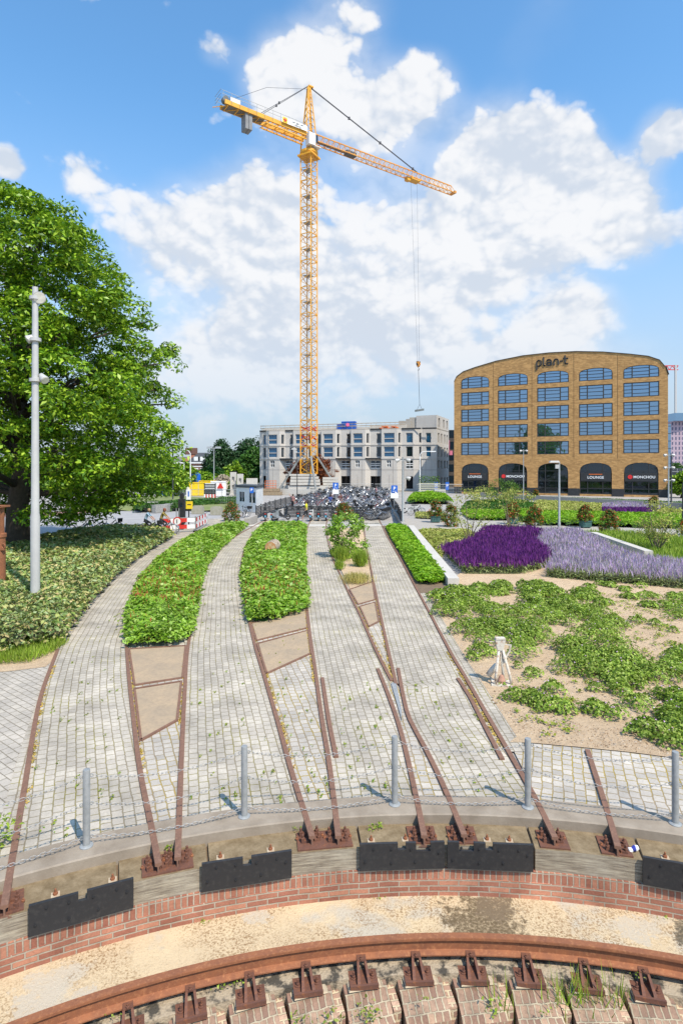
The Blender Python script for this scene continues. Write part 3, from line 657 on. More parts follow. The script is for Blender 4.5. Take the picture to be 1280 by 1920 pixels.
# ------------------------------------------------------------------ posts and chains
M['chain'] = mat('galvanised_chain', (.42, .42, .41), (.3, .3, .3), 30, .45, .5)
def posts():
    aa = [-33.9, -23.48, -13.34, -2.61, 6.9, 16.56, 26.4]; Rp = 10.237
    labs = ['post just beyond the left edge', 'leftmost galvanised post, in front of the left path', 'second galvanised post from the left', 'middle galvanised post in front of the rail crossing', 'second galvanised post from the right', 'galvanised post at the right edge of the picture', 'post beyond the right edge']
    pr = None
    for i, a in enumerate(aa):
        p = polar(a, Rp, .022)
        if pr is None:
            pr = empty('chain_post', p, -R(a), labs[i], 'post', 'galvanised chain posts on the kerb')
            def loc(o): o.parent = pr; KIDS.setdefault(pr.name, []).append(o)
            mb = MB(); mb.lathe([(.040, 0), (.040, .87), (.036, .882), (.0, .883)], (0, 0, 0), 20); loc(mb.build('tube', M['galv'], smooth=True, loc=(0, 0, 0)))
            mb = MB(); mb.lathe([(.075, 0), (.075, .01), (.055, .022), (.042, .024)], (0, 0, 0), 20); loc(mb.build('base_flange', M['galv'], smooth=True, loc=(0, 0, 0)))
            for z in (.80, .48, .10):
                for s in (-1, 1):
                    mb = MB(); c = [Vector((s * (.055 + .018 * math.cos(t)), 0, z + .018 * math.sin(t))) for t in np.linspace(0, 2 * PI, 11)[:-1]]; mb.tube(c, .005, 5, closed=True); loc(mb.build('eyelet', M['galv'], loc=(0, 0, 0)))
        else: copy_tree(pr, p, -R(a), labs[i])
    ordn = ['beyond the left edge', 'between the first and second posts', 'between the second and middle posts', 'between the middle and fourth posts', 'between the fourth and fifth posts', 'right of the fifth post']
    for i in range(6):
        a, b = polar(aa[i], Rp), polar(aa[i + 1], Rp); d = (b - a).normalized(); a = a + d * .06; b = b - d * .06; L = (b - a).length
        for z, sag, w in ((.80, .10, 'upper'), (.48, .11, 'middle'), (.10, .075, 'lower')):
            n = int(L * 1.02 / .052); mb = MB()
            pts = []
            for k in range(n + 1):
                t = k / n; pts.append(a.lerp(b, t) + Vector((0, 0, z + .022 - sag * 4 * t * (1 - t))))
            for k in range(n):
                c = (pts[k] + pts[k + 1]) / 2; t = (pts[k + 1] - pts[k]).normalized(); s = t.cross(Vector((0, 0, 1))).normalized(); u = s.cross(t)
                q = (s + u * .5).normalized() if k % 2 else (u - s * .5).normalized()
                loop = [c + t * (.036 * math.cos(e)) + q * (.0155 * math.sin(e)) for e in (0, .6, 1.2, 1.94, 2.54, PI, 3.74, 4.34, 5.08, 5.68)]
                mb.tube(loop, .0032, 5, closed=True)
            tag(mb.build('chain', M['chain'], recalc=False, smooth='all'), '%s galvanised chain %s' % (w, ordn[i]), 'chain', 'galvanised chains between the posts')
posts()
# ------------------------------------------------------------------ buildings
def local(o, root): o.parent = root; KIDS.setdefault(root.name, []).append(o); return o
def line(pL, pR):
    """facade line from two (px, distance) ends; returns px -> ground point"""
    a = Vector(((pL[0] - 640) * pL[1] / F, pL[1], 0)); b = Vector(((pR[0] - 640) * pR[1] / F, pR[1], 0)); d = (b - a)
    def at(px):
        k = (px - 640) / F; s = (k * a.y - a.x) / (d.x - k * d.y); return a + d * s
    return a, b, d.normalized(), at
def zat(py, Y): return CH + (HZ - py) * Y / F
def holed(mb, p0, p1, z0, z1, ops, nrm, depth):
    """vertical wall from p0 to p1 with rectangular openings (s0, s1, z0, z1) in metres; reveals of given depth"""
    d = p1 - p0; L = d.length; d = d.normalized(); xs = sorted({0, L, *[o[0] for o in ops], *[o[1] for o in ops]}); zs = sorted({z0, z1, *[o[2] for o in ops], *[o[3] for o in ops]})
    pt = lambda s, z, k=0: Vector((p0.x + d.x * s - nrm.x * k, p0.y + d.y * s - nrm.y * k, z))
    for i in range(len(xs) - 1):
        for j in range(len(zs) - 1):
            cx, cz = (xs[i] + xs[i + 1]) / 2, (zs[j] + zs[j + 1]) / 2
            if any(o[0] < cx < o[1] and o[2] < cz < o[3] for o in ops): continue
            mb.quad(pt(xs[i], zs[j]), pt(xs[i + 1], zs[j]), pt(xs[i + 1], zs[j + 1]), pt(xs[i], zs[j + 1]))
    for a, b, c, e in ops:
        for q in (((a, c), (a, e)), ((a, e), (b, e)), ((b, e), (b, c)), ((b, c), (a, c))):
            mb.quad(pt(*q[0]), pt(*q[1]), pt(*q[1], depth), pt(*q[0], depth))

def glassmat(name, c, refl=.6, rough=.04):
    t = NT(name); t.set(t.b.inputs['Base Color'], c); t.b.inputs['Roughness'].default_value = rough
    gl = t.n('ShaderNodeBsdfGlossy'); gl.inputs[0].default_value = (.40, .58, .80, 1); gl.inputs[1].default_value = .02
    co = t.coord(); t.L.new(t.bump(t.noise(.6, 2, .5, co), 1, .02), gl.inputs['Normal'])
    mx = t.n('ShaderNodeMixShader'); mx.inputs[0].default_value = refl; t.L.new(t.b.outputs[0], mx.inputs[1]); t.L.new(gl.outputs[0], mx.inputs[2]); t.L.new(mx.outputs[0], t.out.inputs[0]); return t.mat
M['glass_office'] = glassmat('office_glass', (.03, .05, .08), .62)
M['glass_shop'] = glassmat('shop_glass', (.006, .009, .009), .07)
M['glass_blue'] = glassmat('film_covered_glass', (.01, .075, .16), .10, .12)
M['glass_dark'] = glassmat('dark_glass', (.010, .018, .025), .05)

def textobj(txt, size, m_, root, loc, rotz, ext=.03, name='lettering', spacing=1.0, align='CENTER', bold=0.0):
    cu = bpy.data.curves.new(name, 'FONT'); cu.body = txt; cu.size = size; cu.extrude = ext; cu.align_x = align; cu.space_character = spacing; cu.offset = bold
    tmp = bpy.data.objects.new('tmp', cu); COL.objects.link(tmp); bpy.context.view_layer.update()
    me = bpy.data.meshes.new_from_object(tmp.evaluated_get(bpy.context.evaluated_depsgraph_get())); bpy.data.objects.remove(tmp)
    me.materials.clear(); me.materials.append(m_); me.name = name
    o = bpy.data.objects.new(name, me); COL.objects.link(o); o.parent = root; KIDS.setdefault(root.name, []).append(o)
    o.location = Vector(loc) - Vector(root.location); o.rotation_euler = (R(90), 0, rotz); return o

def plan_building():
    a, b, d, at = line((851, 106.5), (1252, 91.0)); nr = Vector((d.y, -d.x, 0)); W = (b - a).length; rz = math.atan2(d.y, d.x)
    S = lambda px: (at(px) - a).length if px >= 851 else -(at(px) - a).length
    def zz(px, py): return zat(py, at(px).y)
    root = empty('brick_office_building', (a + b) / 2, 0, 'tall yellow brick office building with curved roof, wide windows and five arches', 'building')
    cols = [(864, 916.5), (933, 989), (1006.5, 1066), (1085, 1148), (1168, 1235.5)]
    cs = [(S(x0), S(x1)) for x0, x1 in cols]
    # window rows: measure heights on the third column and reuse them
    rows = [(zz(1036, q0), zz(1036, q1)) for q0, q1 in ((753.5, 728), (784, 762), (815.5, 793.5), (848.5, 827))]   # (bottom, top)... fifth handled as arch row
    rows = [(zz(1036, 752), zz(1036, 726)), (zz(1036, 785), zz(1036, 760)), (zz(1036, 818), zz(1036, 793)), (zz(1036, 851.5), zz(1036, 827))]
    tops = [(zz(890, 727.5), zz(890, 705.5)), (zz(961, 722.5), zz(961, 700)), (zz(1036, 718), zz(1036, 695)), (zz(1116, 713), zz(1116, 689.5)), (zz(1201, 708), zz(1201, 684))]
    arch = (0.28, zz(1036, 868))
    # roof outline, in metres along the facade
    rp = [(851, 716), (856, 706), (868, 697), (890, 689), (930, 677), (980, 667), (1030, 661.5), (1080, 659), (1130, 660), (1180, 664), (1215, 668), (1236, 675), (1247, 688), (1252, 703)]
    roof = [(S(x), zz(x, y)) for x, y in rp]
    def archpts(s0, s1, zb, zt, rise, n=10):
        """segmental arch with rounded shoulders"""
        w = s1 - s0; pts = [(s0, zb), (s1, zb)]
        for i in range(n + 1):
            t = i / n; x = math.cos(t * PI); y = abs(math.sin(t * PI)) ** .62
            pts.append(((s0 + s1) / 2 + x * w / 2, zt - rise + rise * y))
        return pts
    cu = bpy.data.curves.new('w', 'CURVE'); cu.dimensions = '2D'; cu.fill_mode = 'BOTH'; cu.extrude = .25
    def poly(pts):
        s = cu.splines.new('POLY'); s.points.add(len(pts) - 1); s.use_cyclic_u = True
        for i, (x, y) in enumerate(pts): s.points[i].co = (x, y, 0, 1)
    poly([(0, -.1), (W, -.1)] + [(x, z) for x, z in reversed(roof)])
    wins = []
    for i, (s0, s1) in enumerate(cs):
        for zb, zt in rows: wins.append((i, s0, s1, zb, zt, 0, None)); poly([(s0, zb), (s1, zb), (s1, zt), (s0, zt)])
        zb, zt = tops[i]; wins.append((i, s0, s1, zb, zt, 1, None)); poly(archpts(s0, s1, zb, zt, (zt - zb) * .5))
        poly(archpts(s0 + .1, s1 - .1, .3, arch[1], 1.6))
    tmp = bpy.data.objects.new('tmp', cu); COL.objects.link(tmp); bpy.context.view_layer.update()
    me = bpy.data.meshes.new_from_object(tmp.evaluated_get(bpy.context.evaluated_depsgraph_get())); bpy.data.objects.remove(tmp)
    mbk = brickmat('yellow_brick', (.58, .335, .13), (.38, .21, .08), (.49, .30, .145), .5, .15, .012, vec='Object', bump=.008, wob=.001, grime=.18, bias=0)
    # brick texture lies in the facade plane (object X along, Y up)
    me.materials.clear(); me.materials.append(mbk); wall = bpy.data.objects.new('brick_wall', me); COL.objects.link(wall); wall.parent = root; KIDS.setdefault(root.name, []).append(wall)
    wall.location = a - root.location - nr * .25; wall.rotation_euler = (R(90), 0, rz)
    def pt(s, z, k=0.0): return a + d * s + nr * k + Vector((0, 0, z))
    # body behind the facade
    mb = MB(); dep = 22; n = len(roof); out = [(0, -.1)] + roof + [(W, -.1)]
    for k in (-.5, -dep):
        for s, z in out: mb.v.append(pt(s + (.004 if k else 0), z - .05, k))
    m = len(out)
    for i in range(m): mb.face((i, (i + 1) % m, m + (i + 1) % m, m + i))
    mb.face(range(m)); mb.face([m + i for i in reversed(range(m))])
    mb.build('side_and_rear_walls', M['concrete'], root)
    mb = MB()
    for i in range(n - 1):
        mb.bar(pt(roof[i][0], roof[i][1] + .06, -.2), pt(roof[i + 1][0], roof[i + 1][1] + .06, -.2), .62, .07)
    mb.build('roof_edge', M['black'], root)
    # dark plinths of the piers
    ed = [0] + [q for s0, s1 in cs for q in (s0 + .1, s1 - .1)] + [W]; mb = MB()
    for i in range(0, len(ed), 2): mb.bar(pt(ed[i], .55, .02), pt(ed[i + 1], .55, .02), .12, 1.3)
    mb.build('plinth', M['black'], root)
    def frame(zb, zt, s0, s1, arched, fracs, hz):
        mb = MB(); w = .13; k = -.08
        for s in (s0 + w / 2, s1 - w / 2):
            mb.bar(pt(s, zb, k), pt(s, (zt - (zt - zb) * .45) if arched else zt, k), w)
        mb.bar(pt(s0, zb + w / 2, k), pt(s1, zb + w / 2, k), w)
        if not arched: mb.bar(pt(s0, zt - w / 2, k), pt(s1, zt - w / 2, k), w)
        else:
            pp = archpts(s0, s1, zb, zt, (zt - zb) * .5, 14)[2:]
            for i in range(len(pp) - 1): mb.bar(pt(pp[i][0], pp[i][1], k), pt(pp[i + 1][0], pp[i + 1][1], k), w)
        for f in fracs:
            s = s0 + (s1 - s0) * f; e = zt
            if arched: e = zt - (zt - zb) * .5 * (1 - abs(math.sin(math.acos(2 * f - 1))) ** .62)
            mb.bar(pt(s, zb, k), pt(s, e, k), w)
        for u0, u1, h in hz:
            x0, x1 = s0 + (s1 - s0) * u0, s0 + (s1 - s0) * u1
            if arched and h > .6: x0 += .12 * (1 if u0 == 0 else 0) * (s1 - s0) * (h - .5); x1 -= .12 * (1 if u1 == 1 else 0) * (s1 - s0) * (h - .5)
            mb.bar(pt(x0, zb + (zt - zb) * h, k), pt(x1, zb + (zt - zb) * h, k), .08)
        return mb
    for i, s0, s1, zb, zt, ar, _ in wins:
        H_ = [(0, .25, .52), (0, .25, .78), (0, .25, .3), (.25, .73, .52), (.25, .73, .25), (.25, .73, .78), (.73, 1, .62), (.73, 1, .3)]
        fr = frame(zb, zt, s0, s1, ar, (.25, .73), H_).build('window', M['black'], root)
        mb = MB(); o = MB(); e = .02
        if ar: pp = archpts(s0 + e, s1 - e, zb + e, zt - e, (zt - zb) * .5)
        else: pp = [(s0 + e, zb + e), (s1 - e, zb + e), (s1 - e, zt - e), (s0 + e, zt - e)]
        for s, z in pp: mb.v.append(pt(s, z, -.16))
        mb.face(range(len(pp))); q = mb.build('pane', M['glass_office'], fr); q.location = (0, 0, 0)
    # shop fronts
    for i, (s0, s1) in enumerate(cs):
        s0 += .1; s1 -= .1; zt = arch[1]; pp = archpts(s0, s1, .3, zt, 1.6, 14)
        mb = MB(); k = -.1
        for j in range(2, len(pp) - 1): mb.bar(pt(pp[j][0], pp[j][1], k), pt(pp[j + 1][0], pp[j + 1][1], k), .16)
        for f in (0.01, .25, .72, .99):
            s = s0 + (s1 - s0) * f; e = zt - 1.6 * (1 - abs(math.sin(math.acos(2 * f - 1))) ** .62); mb.bar(pt(s, .3, k), pt(s, e - .05, k), .09)
        zs = zat(896, at(cols[i][0]).y) if False else 4.35 + (HZ - 893.5) * 98 / F
        for z in (.35, zs - .75, zs + .95, (.3 + zs) / 2 - .5): mb.bar(pt(s0, z, k), pt(s1, z, k), .09)
        fr = mb.build('shop_front', M['black'], root)
        mb = MB()
        for s, z in archpts(s0 + .03, s1 - .03, .32, zt - .03, 1.6): mb.v.append(pt(s, z, -.2))
        mb.face(range(len(mb.v))); mb.build('pane', M['glass_shop'], fr).location = (0, 0, 0)
        if i == 2: continue
        rt = None
        mb = MB(); c = (pt(s0 + .15, zs, 0) + pt(s1 - .15, zs, 0)) / 2; mb.bar(pt(s0 + .15, zs, .0), pt(s1 - .15, zs, .0), .08, 1.35)
        sb = mb.build('sign_board', M['black'], root)
        def txt(t_, size, s, z, m_, ext=.02, al='CENTER', bold=0.0, sp=1.0):
            o = textobj(t_, size, m_, sb, (0, 0, 0), rz, ext, 'lettering', sp, al, bold); o.location = pt(s, z, .07) - Vector(root.location) - Vector(sb.location); return o
        mid = (s0 + s1) / 2
        if i in (0, 3):
            txt('LOUNGE', .58, mid, zs - .3, M['brightwhite'], bold=.01, sp=1.1)
            mb = MB(); mb.bar(pt(mid - 1.0, zs + .4, .07), pt(mid + 1.0, zs + .4, .07), .03, .12); mb.build('orange_line', M['orange'], sb).location = (0, 0, 0)
        else:
            txt('MONCHOU', .56, mid + .45, zs - .2, M['brightwhite'], bold=.012, sp=1.05)
            mb = MB(); mb.lathe([(.34, 0), (.34, .05)], pt(mid - 1.55, zs, .05), 20, Matrix((d, Vector((0, 0, 1)), nr)).transposed()); mb.build('red_disc', mat('red_disc', (.75, .03, .03), None, 2, .4), sb).location = (0, 0, 0)
    # drainpipe-like joints between window columns
    mb = MB()
    for x0, x1 in ((918, 931), (990, 1004), (1067, 1084), (1149, 1166)):
        s = S((x0 + x1) / 2); 
        zt = np.interp(s, [q[0] for q in roof], [q[1] for q in roof]) - .2; mb.bar(pt(s, 10.2 if False else zat(860, at(x0).y), .006), pt(s, zt, .006), .05, .03)
    mb.build('expansion_joint', mat('joint_brown', (.22, .12, .05), None, 3, .8), root)
    # the name on the facade, made of rounded strokes
    ms = M['black']; x0 = S(1004); sc = (S(1066) - x0); zb = zz(1036, 685)
    u = sc / 62.0
    def stroke(pts, w=.22):
        mb = MB(); q = [pt(x0 + p[0] * u, zb + p[1] * u, .06) for p in pts]
        for i in range(len(q) - 1): mb.bar(q[i], q[i + 1], .1, w, up=Vector((0, 0, 1)))
        for p in q: mb.lathe([(w / 2, -.05), (w / 2, .05)], p, 10, Matrix((d, Vector((0, 0, 1)), nr)).transposed())
        return mb
    def arcp(cx, cy, rx_, ry, t0, t1, n=8): return [(cx + rx_ * math.cos(R(t0 + (t1 - t0) * i / n)), cy + ry * math.sin(R(t0 + (t1 - t0) * i / n))) for i in range(n + 1)]
    letters = [[(2, -6), (2, 5)] + arcp(6, 8, 4, 4, 180, 0) + [(10, 5)] + arcp(6, 4, 4, 3.5, 0, -130), [(15, 17), (15, 3)] + arcp(17, 3, 2, 2.2, 180, 270),
               arcp(25, 7.5, 4.5, 4.5, 150, 0) + [(29.5, 1)], [(29.5, 5)] + arcp(25, 3.6, 4.2, 3, 0, -360), [(34.5, 1), (34.5, 7)] + arcp(38.5, 7.5, 4, 4.5, 180, 0) + [(42.5, 1)], [(46.5, 7.2), (50, 7.2)],
               [(55, 17), (55, 4)] + arcp(57.5, 4, 2.5, 2.8, 180, 270) + [(60, 1.2)], [(52.5, 11.8), (60, 11.8)]]
    for L_ in letters: stroke(L_).build('letter', ms, root)
    return root
plan_building()

def construction():
    a, b, d, at = line((487, 129), (818, 119.5)); nr = Vector((d.y, -d.x, 0)); W = (b - a).length
    def S(px): k = (at(px) - a); return k.dot(d)
    def pt(s, z, k=0.0): return a + d * s + nr * k + Vector((0, 0, z))
    root = empty('unfinished_apartment_block', (a + b) / 2, 0, 'unfinished four storey apartment block of pale precast panels with zigzag bays and open doorways', 'building')
    # levels measured at the middle of the facade (distance 124)
    Z = lambda py: zat(py, 124)
    zr, z1b, z1t = Z(806.5), Z(831.5), Z(813)       # roof edge, upper windows
    z2b, z2t = Z(857), Z(838); z3b, z3t = Z(878.5), Z(863); z0t = Z(892.5)
    segs = [(487, 0), (500, 0), (501.5, .9), (527, .9), (535, 0), (551, 0), (552, .9), (578, .9), (586, 0), (603, 0), (604, .9), (631, .9), (639, 0), (658, 0), (659.5, .9), (686, .9), (694, 0), (715, 0), (716.5, .9), (745.5, .9), (753, 0), (775, 0), (790.5, -.8), (818, -.8)]
    bays = [(501.5, 527), (552, 578), (604, 631), (659.5, 686), (716.5, 745.5)]
    allw = []   # window: segment, s0, s1, z0, z1, kind
    wall = MB(); P3 = [pt(S(x), 0, k) for x, k in segs]
    def seg_open(i):
        x0, k0 = segs[i]; x1, k1 = segs[i + 1]; L = (P3[i + 1] - P3[i]).length; out = []
        f = lambda px: (px - x0) / (x1 - x0) * L
        if (x0, x1) in bays:
            m0, m1 = x0 + 4.2, x1 - 5; out += [(f(m0), f(m1), z1b, z1t, 'blue'), (f(m0), f(m1), z2b, z2t, 'blue')]
            c = (x0 + x1) / 2 - 1; out.append((f(c - 4), f(c + 4), z3b + .3, z3t, 'cross'))
        elif k0 == .9 and k1 == 0:
            out += [(L * .28, L * .78, z1b, z1t, 'dark'), (L * .28, L * .78, z2b, z2t, 'dark')]
        elif i == 0: out += [(f(493.5), f(499), z1b, z1t, 'blue'), (f(493.5), f(499), z2b, z2t, 'dark'), (f(493.5), f(499), z3b - .2, z3t, 'dark'), (f(493.5), f(499), 0.05, z0t, 'open')]
        elif x0 == 753: out += [(f(761), f(773.5), z1b, z1t, 'blue'), (f(761), f(773.5), z2b, z2t, 'dark'), (f(761), f(774), z3b - .2, z3t, 'rail'), (f(761), f(774), .35, z0t, 'open')]
        elif x0 == 775: out += [(f(785), f(789), z, t_, 'dark') for z, t_ in ((z1b, z1t), (z2b, z2t), (z3b - .2, z3t), (.4, z0t))]
        elif x0 == 790.5: out += [(f(797.5), f(807), z1b, z1t, 'blue'), (f(797.5), f(807), z2b, z2t, 'blue')]
        elif k0 == 0 and k1 == 0:
            out += [(f(x0 + .55 * (x1 - x0)), f(x1 - .6), z1b, z1t, 'dark'), (f(x0 + .55 * (x1 - x0)), f(x1 - .6), z2b, z2t, 'dark'), (f(x0 + .5), f(x1 - 2.2), z3b - .15, z3t, 'rail'), (f(x0 + .5), f(x1 - 2.2), .05, z0t, 'open')]
        return out
    nwin = 0
    def opening(p0, dd, nn, o, kind):
        s0, s1, z0, z1 = o
        q = lambda s, z, k: Vector((p0.x + dd.x * s - nn.x * k, p0.y + dd.y * s - nn.y * k, z))
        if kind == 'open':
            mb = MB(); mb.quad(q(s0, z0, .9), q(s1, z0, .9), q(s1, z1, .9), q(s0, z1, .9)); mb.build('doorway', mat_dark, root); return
        w = .09; mb = MB(); k = .22
        for s in (s0 + w / 2, s1 - w / 2): mb.bar(q(s, z0, k), q(s, z1, k), w)
        for z in (z0 + w / 2, z1 - w / 2): mb.bar(q(s0, z, k), q(s1, z, k), w)
        if kind == 'blue' and s1 - s0 > 1.6: mb.bar(q(s0, (z0 + z1) / 2 - .1, k), q(s1, (z0 + z1) / 2 - .1, k), .14)
        if kind == 'cross': mb.bar(q((s0 + s1) / 2, z0, k), q((s0 + s1) / 2, z1, k), .13); mb.bar(q(s0, (z0 + z1) / 2, k), q(s1, (z0 + z1) / 2, k), .13)
        if kind == 'rail':
            for h in (.12, .42, .62): mb.bar(q(s0, z0 + (z1 - z0) * h, -.03), q(s1, z0 + (z1 - z0) * h, -.03), .06, .16)
            mb.bar(q(s0 + .5 * (s1 - s0), z0, k), q(s0 + .5 * (s1 - s0), z1, k), .1)
        fr = mb.build('window', M['whitepaint'] if kind in ('cross', 'rail') else M['panel'], root)
        mb = MB(); mb.quad(q(s0, z0, .3), q(s1, z0, .3), q(s1, z1, .3), q(s0, z1, .3)); mb.build('pane', M['glass_blue'] if kind == 'blue' else M['glass_dark'], fr).location = (0, 0, 0)
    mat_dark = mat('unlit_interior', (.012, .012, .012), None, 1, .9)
    def wallrun(p0, p1, nn, ops):
        holed(wall, p0, p1, 0, zr, [o[:4] for o in ops], nn, .3); dd = (p1 - p0).normalized()
        for o in ops: opening(p0, dd, nn, o[:4], o[4])
    for i in range(len(segs) - 1):
        p0, p1 = P3[i], P3[i + 1]; dd = (p1 - p0).normalized(); nn = Vector((dd.y, -dd.x, 0)); wallrun(p0, p1, nn, seg_open(i))
    # side facade going back at the right corner
    c0 = P3[-1]; c1 = Vector(((841 - 640) * 131 / F, 131, 0)); dd = (c1 - c0).normalized(); nn = Vector((dd.y, -dd.x, 0)); L = (c1 - c0).length
    ops = []
    for f0, f1 in ((.08, .2), (.32, .44), (.58, .7), (.8, .92)):
        for z, t_ in ((z1b, z1t), (z2b, z2t), (z3b, z3t), (.6, z0t - .3)): ops.append((f0 * L, f1 * L, z, t_, 'dark'))
    wallrun(c0, c1, nn, ops)
    back = [c1, c1 + Vector((-6, 9, 0)), a + Vector((2, 15, 0)), a]
    for i in range(3): wall.quad(back[i], back[i + 1], back[i + 1] + Vector((0, 0, zr)), back[i] + Vector((0, 0, zr)))
    wall.build('precast_walls', M['panel'], root, uv=False)
    # cornice bands between floors, 4 cm proud, and dark joints
    for nm_, zc, h in (('lower_floor_band', Z(859.5), .3), ('upper_floor_band', Z(834), .28)):
        mb = MB()
        for i in range(len(P3) - 1):
            p0, p1 = P3[i], P3[i + 1]; q = (p1 - p0).normalized(); o = Vector((q.y, -q.x, 0)) * .05; mb.bar(p0 + o + Vector((0, 0, zc)), p1 + o + Vector((0, 0, zc)), .14, h)
        mb.build('floor_band', M['panel'], root)
    mb = MB()
    for px in (514.0, 508, 540, 565, 592, 624, 617, 649, 680, 672, 705, 738, 731, 757, 797, 808): 
        k = .9 if any(x0 < px < x1 for x0, x1 in bays) else (0 if px < 780 else -.8); mb.bar(pt(S(px), .2, k + .004), pt(S(px), z3t - 3.0 if px in (508, 617, 672, 731) else Z(861), k + .004), .06, .02)
    zj = Z(881); 
    for i in range(len(P3) - 1):
        p0, p1 = P3[i], P3[i + 1]; q = (p1 - p0).normalized(); o = Vector((q.y, -q.x, 0)) * .004; mb.bar(p0 + o + Vector((0, 0, zj)), p1 + o + Vector((0, 0, zj)), .02, .06)
    mb.build('panel_joints', mat('joint_grey', (.17, .15, .14), None, 3, .8), root)
    # dark canopies above the loggias
    for x0, x1 in ((535, 550), (586, 603), (639, 658), (694, 715)): mb = MB(); mb.bar(pt(S(x0 - 8), Z(860), .5), pt(S(x1), Z(860), .5), 1.0, .28); mb.build('balcony_slab', M['black'], root)
    # roof: slab, insulation edge, parapets, guard rails and stepped upper storey
    mb = MB(); n = len(P3); pts = [p + Vector((0, 0, zr - .02)) for p in P3] + [q + Vector((0, 0, zr - .02)) for q in back]; b0 = len(mb.v); mb.v += pts + [p + Vector((0, 0, .2)) for p in pts]; k = len(pts)
    mb.face(range(k)); mb.face([k + i for i in range(k)]); 
    for i in range(k): mb.face((i, (i + 1) % k, k + (i + 1) % k, k + i))
    mb.build('roof_slab', M['concrete'], root)
    mb = MB()
    for x0, x1 in ((487, 500), (535, 551), (694, 715), (753, 789), (791, 818)): mb.bar(pt(S(x0), zr + .12, .12), pt(S(x1), zr + .12, .12), .1, .3)
    mb.build('black_membrane', M['black'], root)
    mb = MB()
    for x0, x1, h0, h1, k in ((487, 560, .25, .6, -1.2), (520, 700, .3, .7, -2.0), (690, 760, .35, 1.0, -1.5)):
        mb.bar(pt(S(x0), zr + h1 / 2 + .1, k), pt(S(x1), zr + h1 / 2 + .1, k), .2, h1)
    mb.build('parapet', M['concrete_pale'], root)
    mb = MB()
    for z in (.75, 1.25): mb.bar(pt(S(487), zr + z, -.3), pt(S(760), zr + z + .25, -.3), .05, .16)
    for x in range(488, 764, 9): mb.bar(pt(S(x), zr, -.3), pt(S(x), zr + 1.4, -.3), .05)
    mb.build('guard_rail', mat('scaffold_board', (.45, .38, .28), (.3, .25, .2), 3, .8), root)
    mb = MB()
    z5 = zat(788, 122)
    for x0, x1, h, k in ((745, 768, 1.9, -2.2), (765, 794, 2.6, -2.6), (790, 812, 2.2, -2.4), (755, 775, 2.5, -5)):
        c0_, c1_ = pt(S(x0), 0, k), pt(S(x1), 0, k); mb.bar(c0_ + Vector((0, 0, zr + h / 2)), c1_ + Vector((0, 0, zr + h / 2)), 1.2, h)
    mb.build('upper_storey_wall', M['concrete'], root)
    up = MB(); e0 = c0.lerp(c1, .0); holed(up, e0, c1, zr, zr + 2.9, [(f0 * L, f1 * L, zr + .5, zr + 2.4) for f0, f1 in ((.12, .25), (.5, .62), (.78, .9))], nn, .3)
    q = Vector((-4, 2, 0)); up.quad(c0 + q + Vector((0, 0, zr)), c0 + Vector((0, 0, zr)), c0 + Vector((0, 0, zr + 2.9)), c0 + q + Vector((0, 0, zr + 2.9)))
    up.quad(c0 + q + Vector((0, 0, zr + 2.9)), c0 + Vector((0, 0, zr + 2.9)), c1 + Vector((0, 0, zr + 2.9)), c1 + q + Vector((0, 0, zr + 2.9)))
    up.build('top_storey', M['panel'], root)
    mb = MB(); mb.quad(*[c0.lerp(c1, f) - nn * .32 + Vector((0, 0, z)) for f, z in ((0, zr), (1, zr), (1, zr + 2.8), (0, zr + 2.8))]); mb.build('top_storey_glass', M['glass_dark'], root)
    # things on the roof
    def roofbox(px, w, h, dy, m_, name, label, cat, z0=.22):
        c = pt(S(px), zr + z0, -1.0); rt = empty(name, c, 0, label, cat); mb = MB(); mb.box(c + Vector((0, 0, h / 2)), (w, 1.4, h), rz=math.atan2(d.y, d.x)); mb.build('body', m_, rt)
        mb = MB()
        for i in range(5): mb.box(c + Vector((0, 0, h * (i + .5) / 5)) - Vector((0, .02, 0)), (w + .06, 1.46, .05), rz=math.atan2(d.y, d.x))
        mb.build('ribs', mat('rib_' + name, (.03, .06, .3), None, 2, .5), rt); return rt, c
    r1, c = roofbox(652, 3.0, 1.7, 0, M['blue'], 'site_container', 'larger blue container standing on the roof of the unfinished block', 'container')
    mb = MB(); mb.lathe([(.38, 0), (.38, .05)], c + Vector((-.3, -.80, .95)), 12, Matrix.Rotation(R(90), 3, 'X')); mb.build('round_sign', mat('pink_sign', (.8, .15, .3), None, 2, .5), r1)
    roofbox(637.5, 1.6, 1.2, 0, M['blue'], 'site_container', 'smaller blue container beside the larger one on the roof', 'container')
    c = pt(S(728), zr + .2, -.8); mb = MB()
    for i in range(7): mb.box(c + Vector((rng.uniform(-1.6, 1.6), rng.uniform(-.4, .4), .12 + .16 * (i % 3))), (rng.uniform(.8, 1.6), .5, .22), rz=rng.uniform(-.4, .4))
    tag(mb.build('orange_formwork', M['orange']), 'heap of orange formwork pieces on the roof edge', 'formwork')
construction()

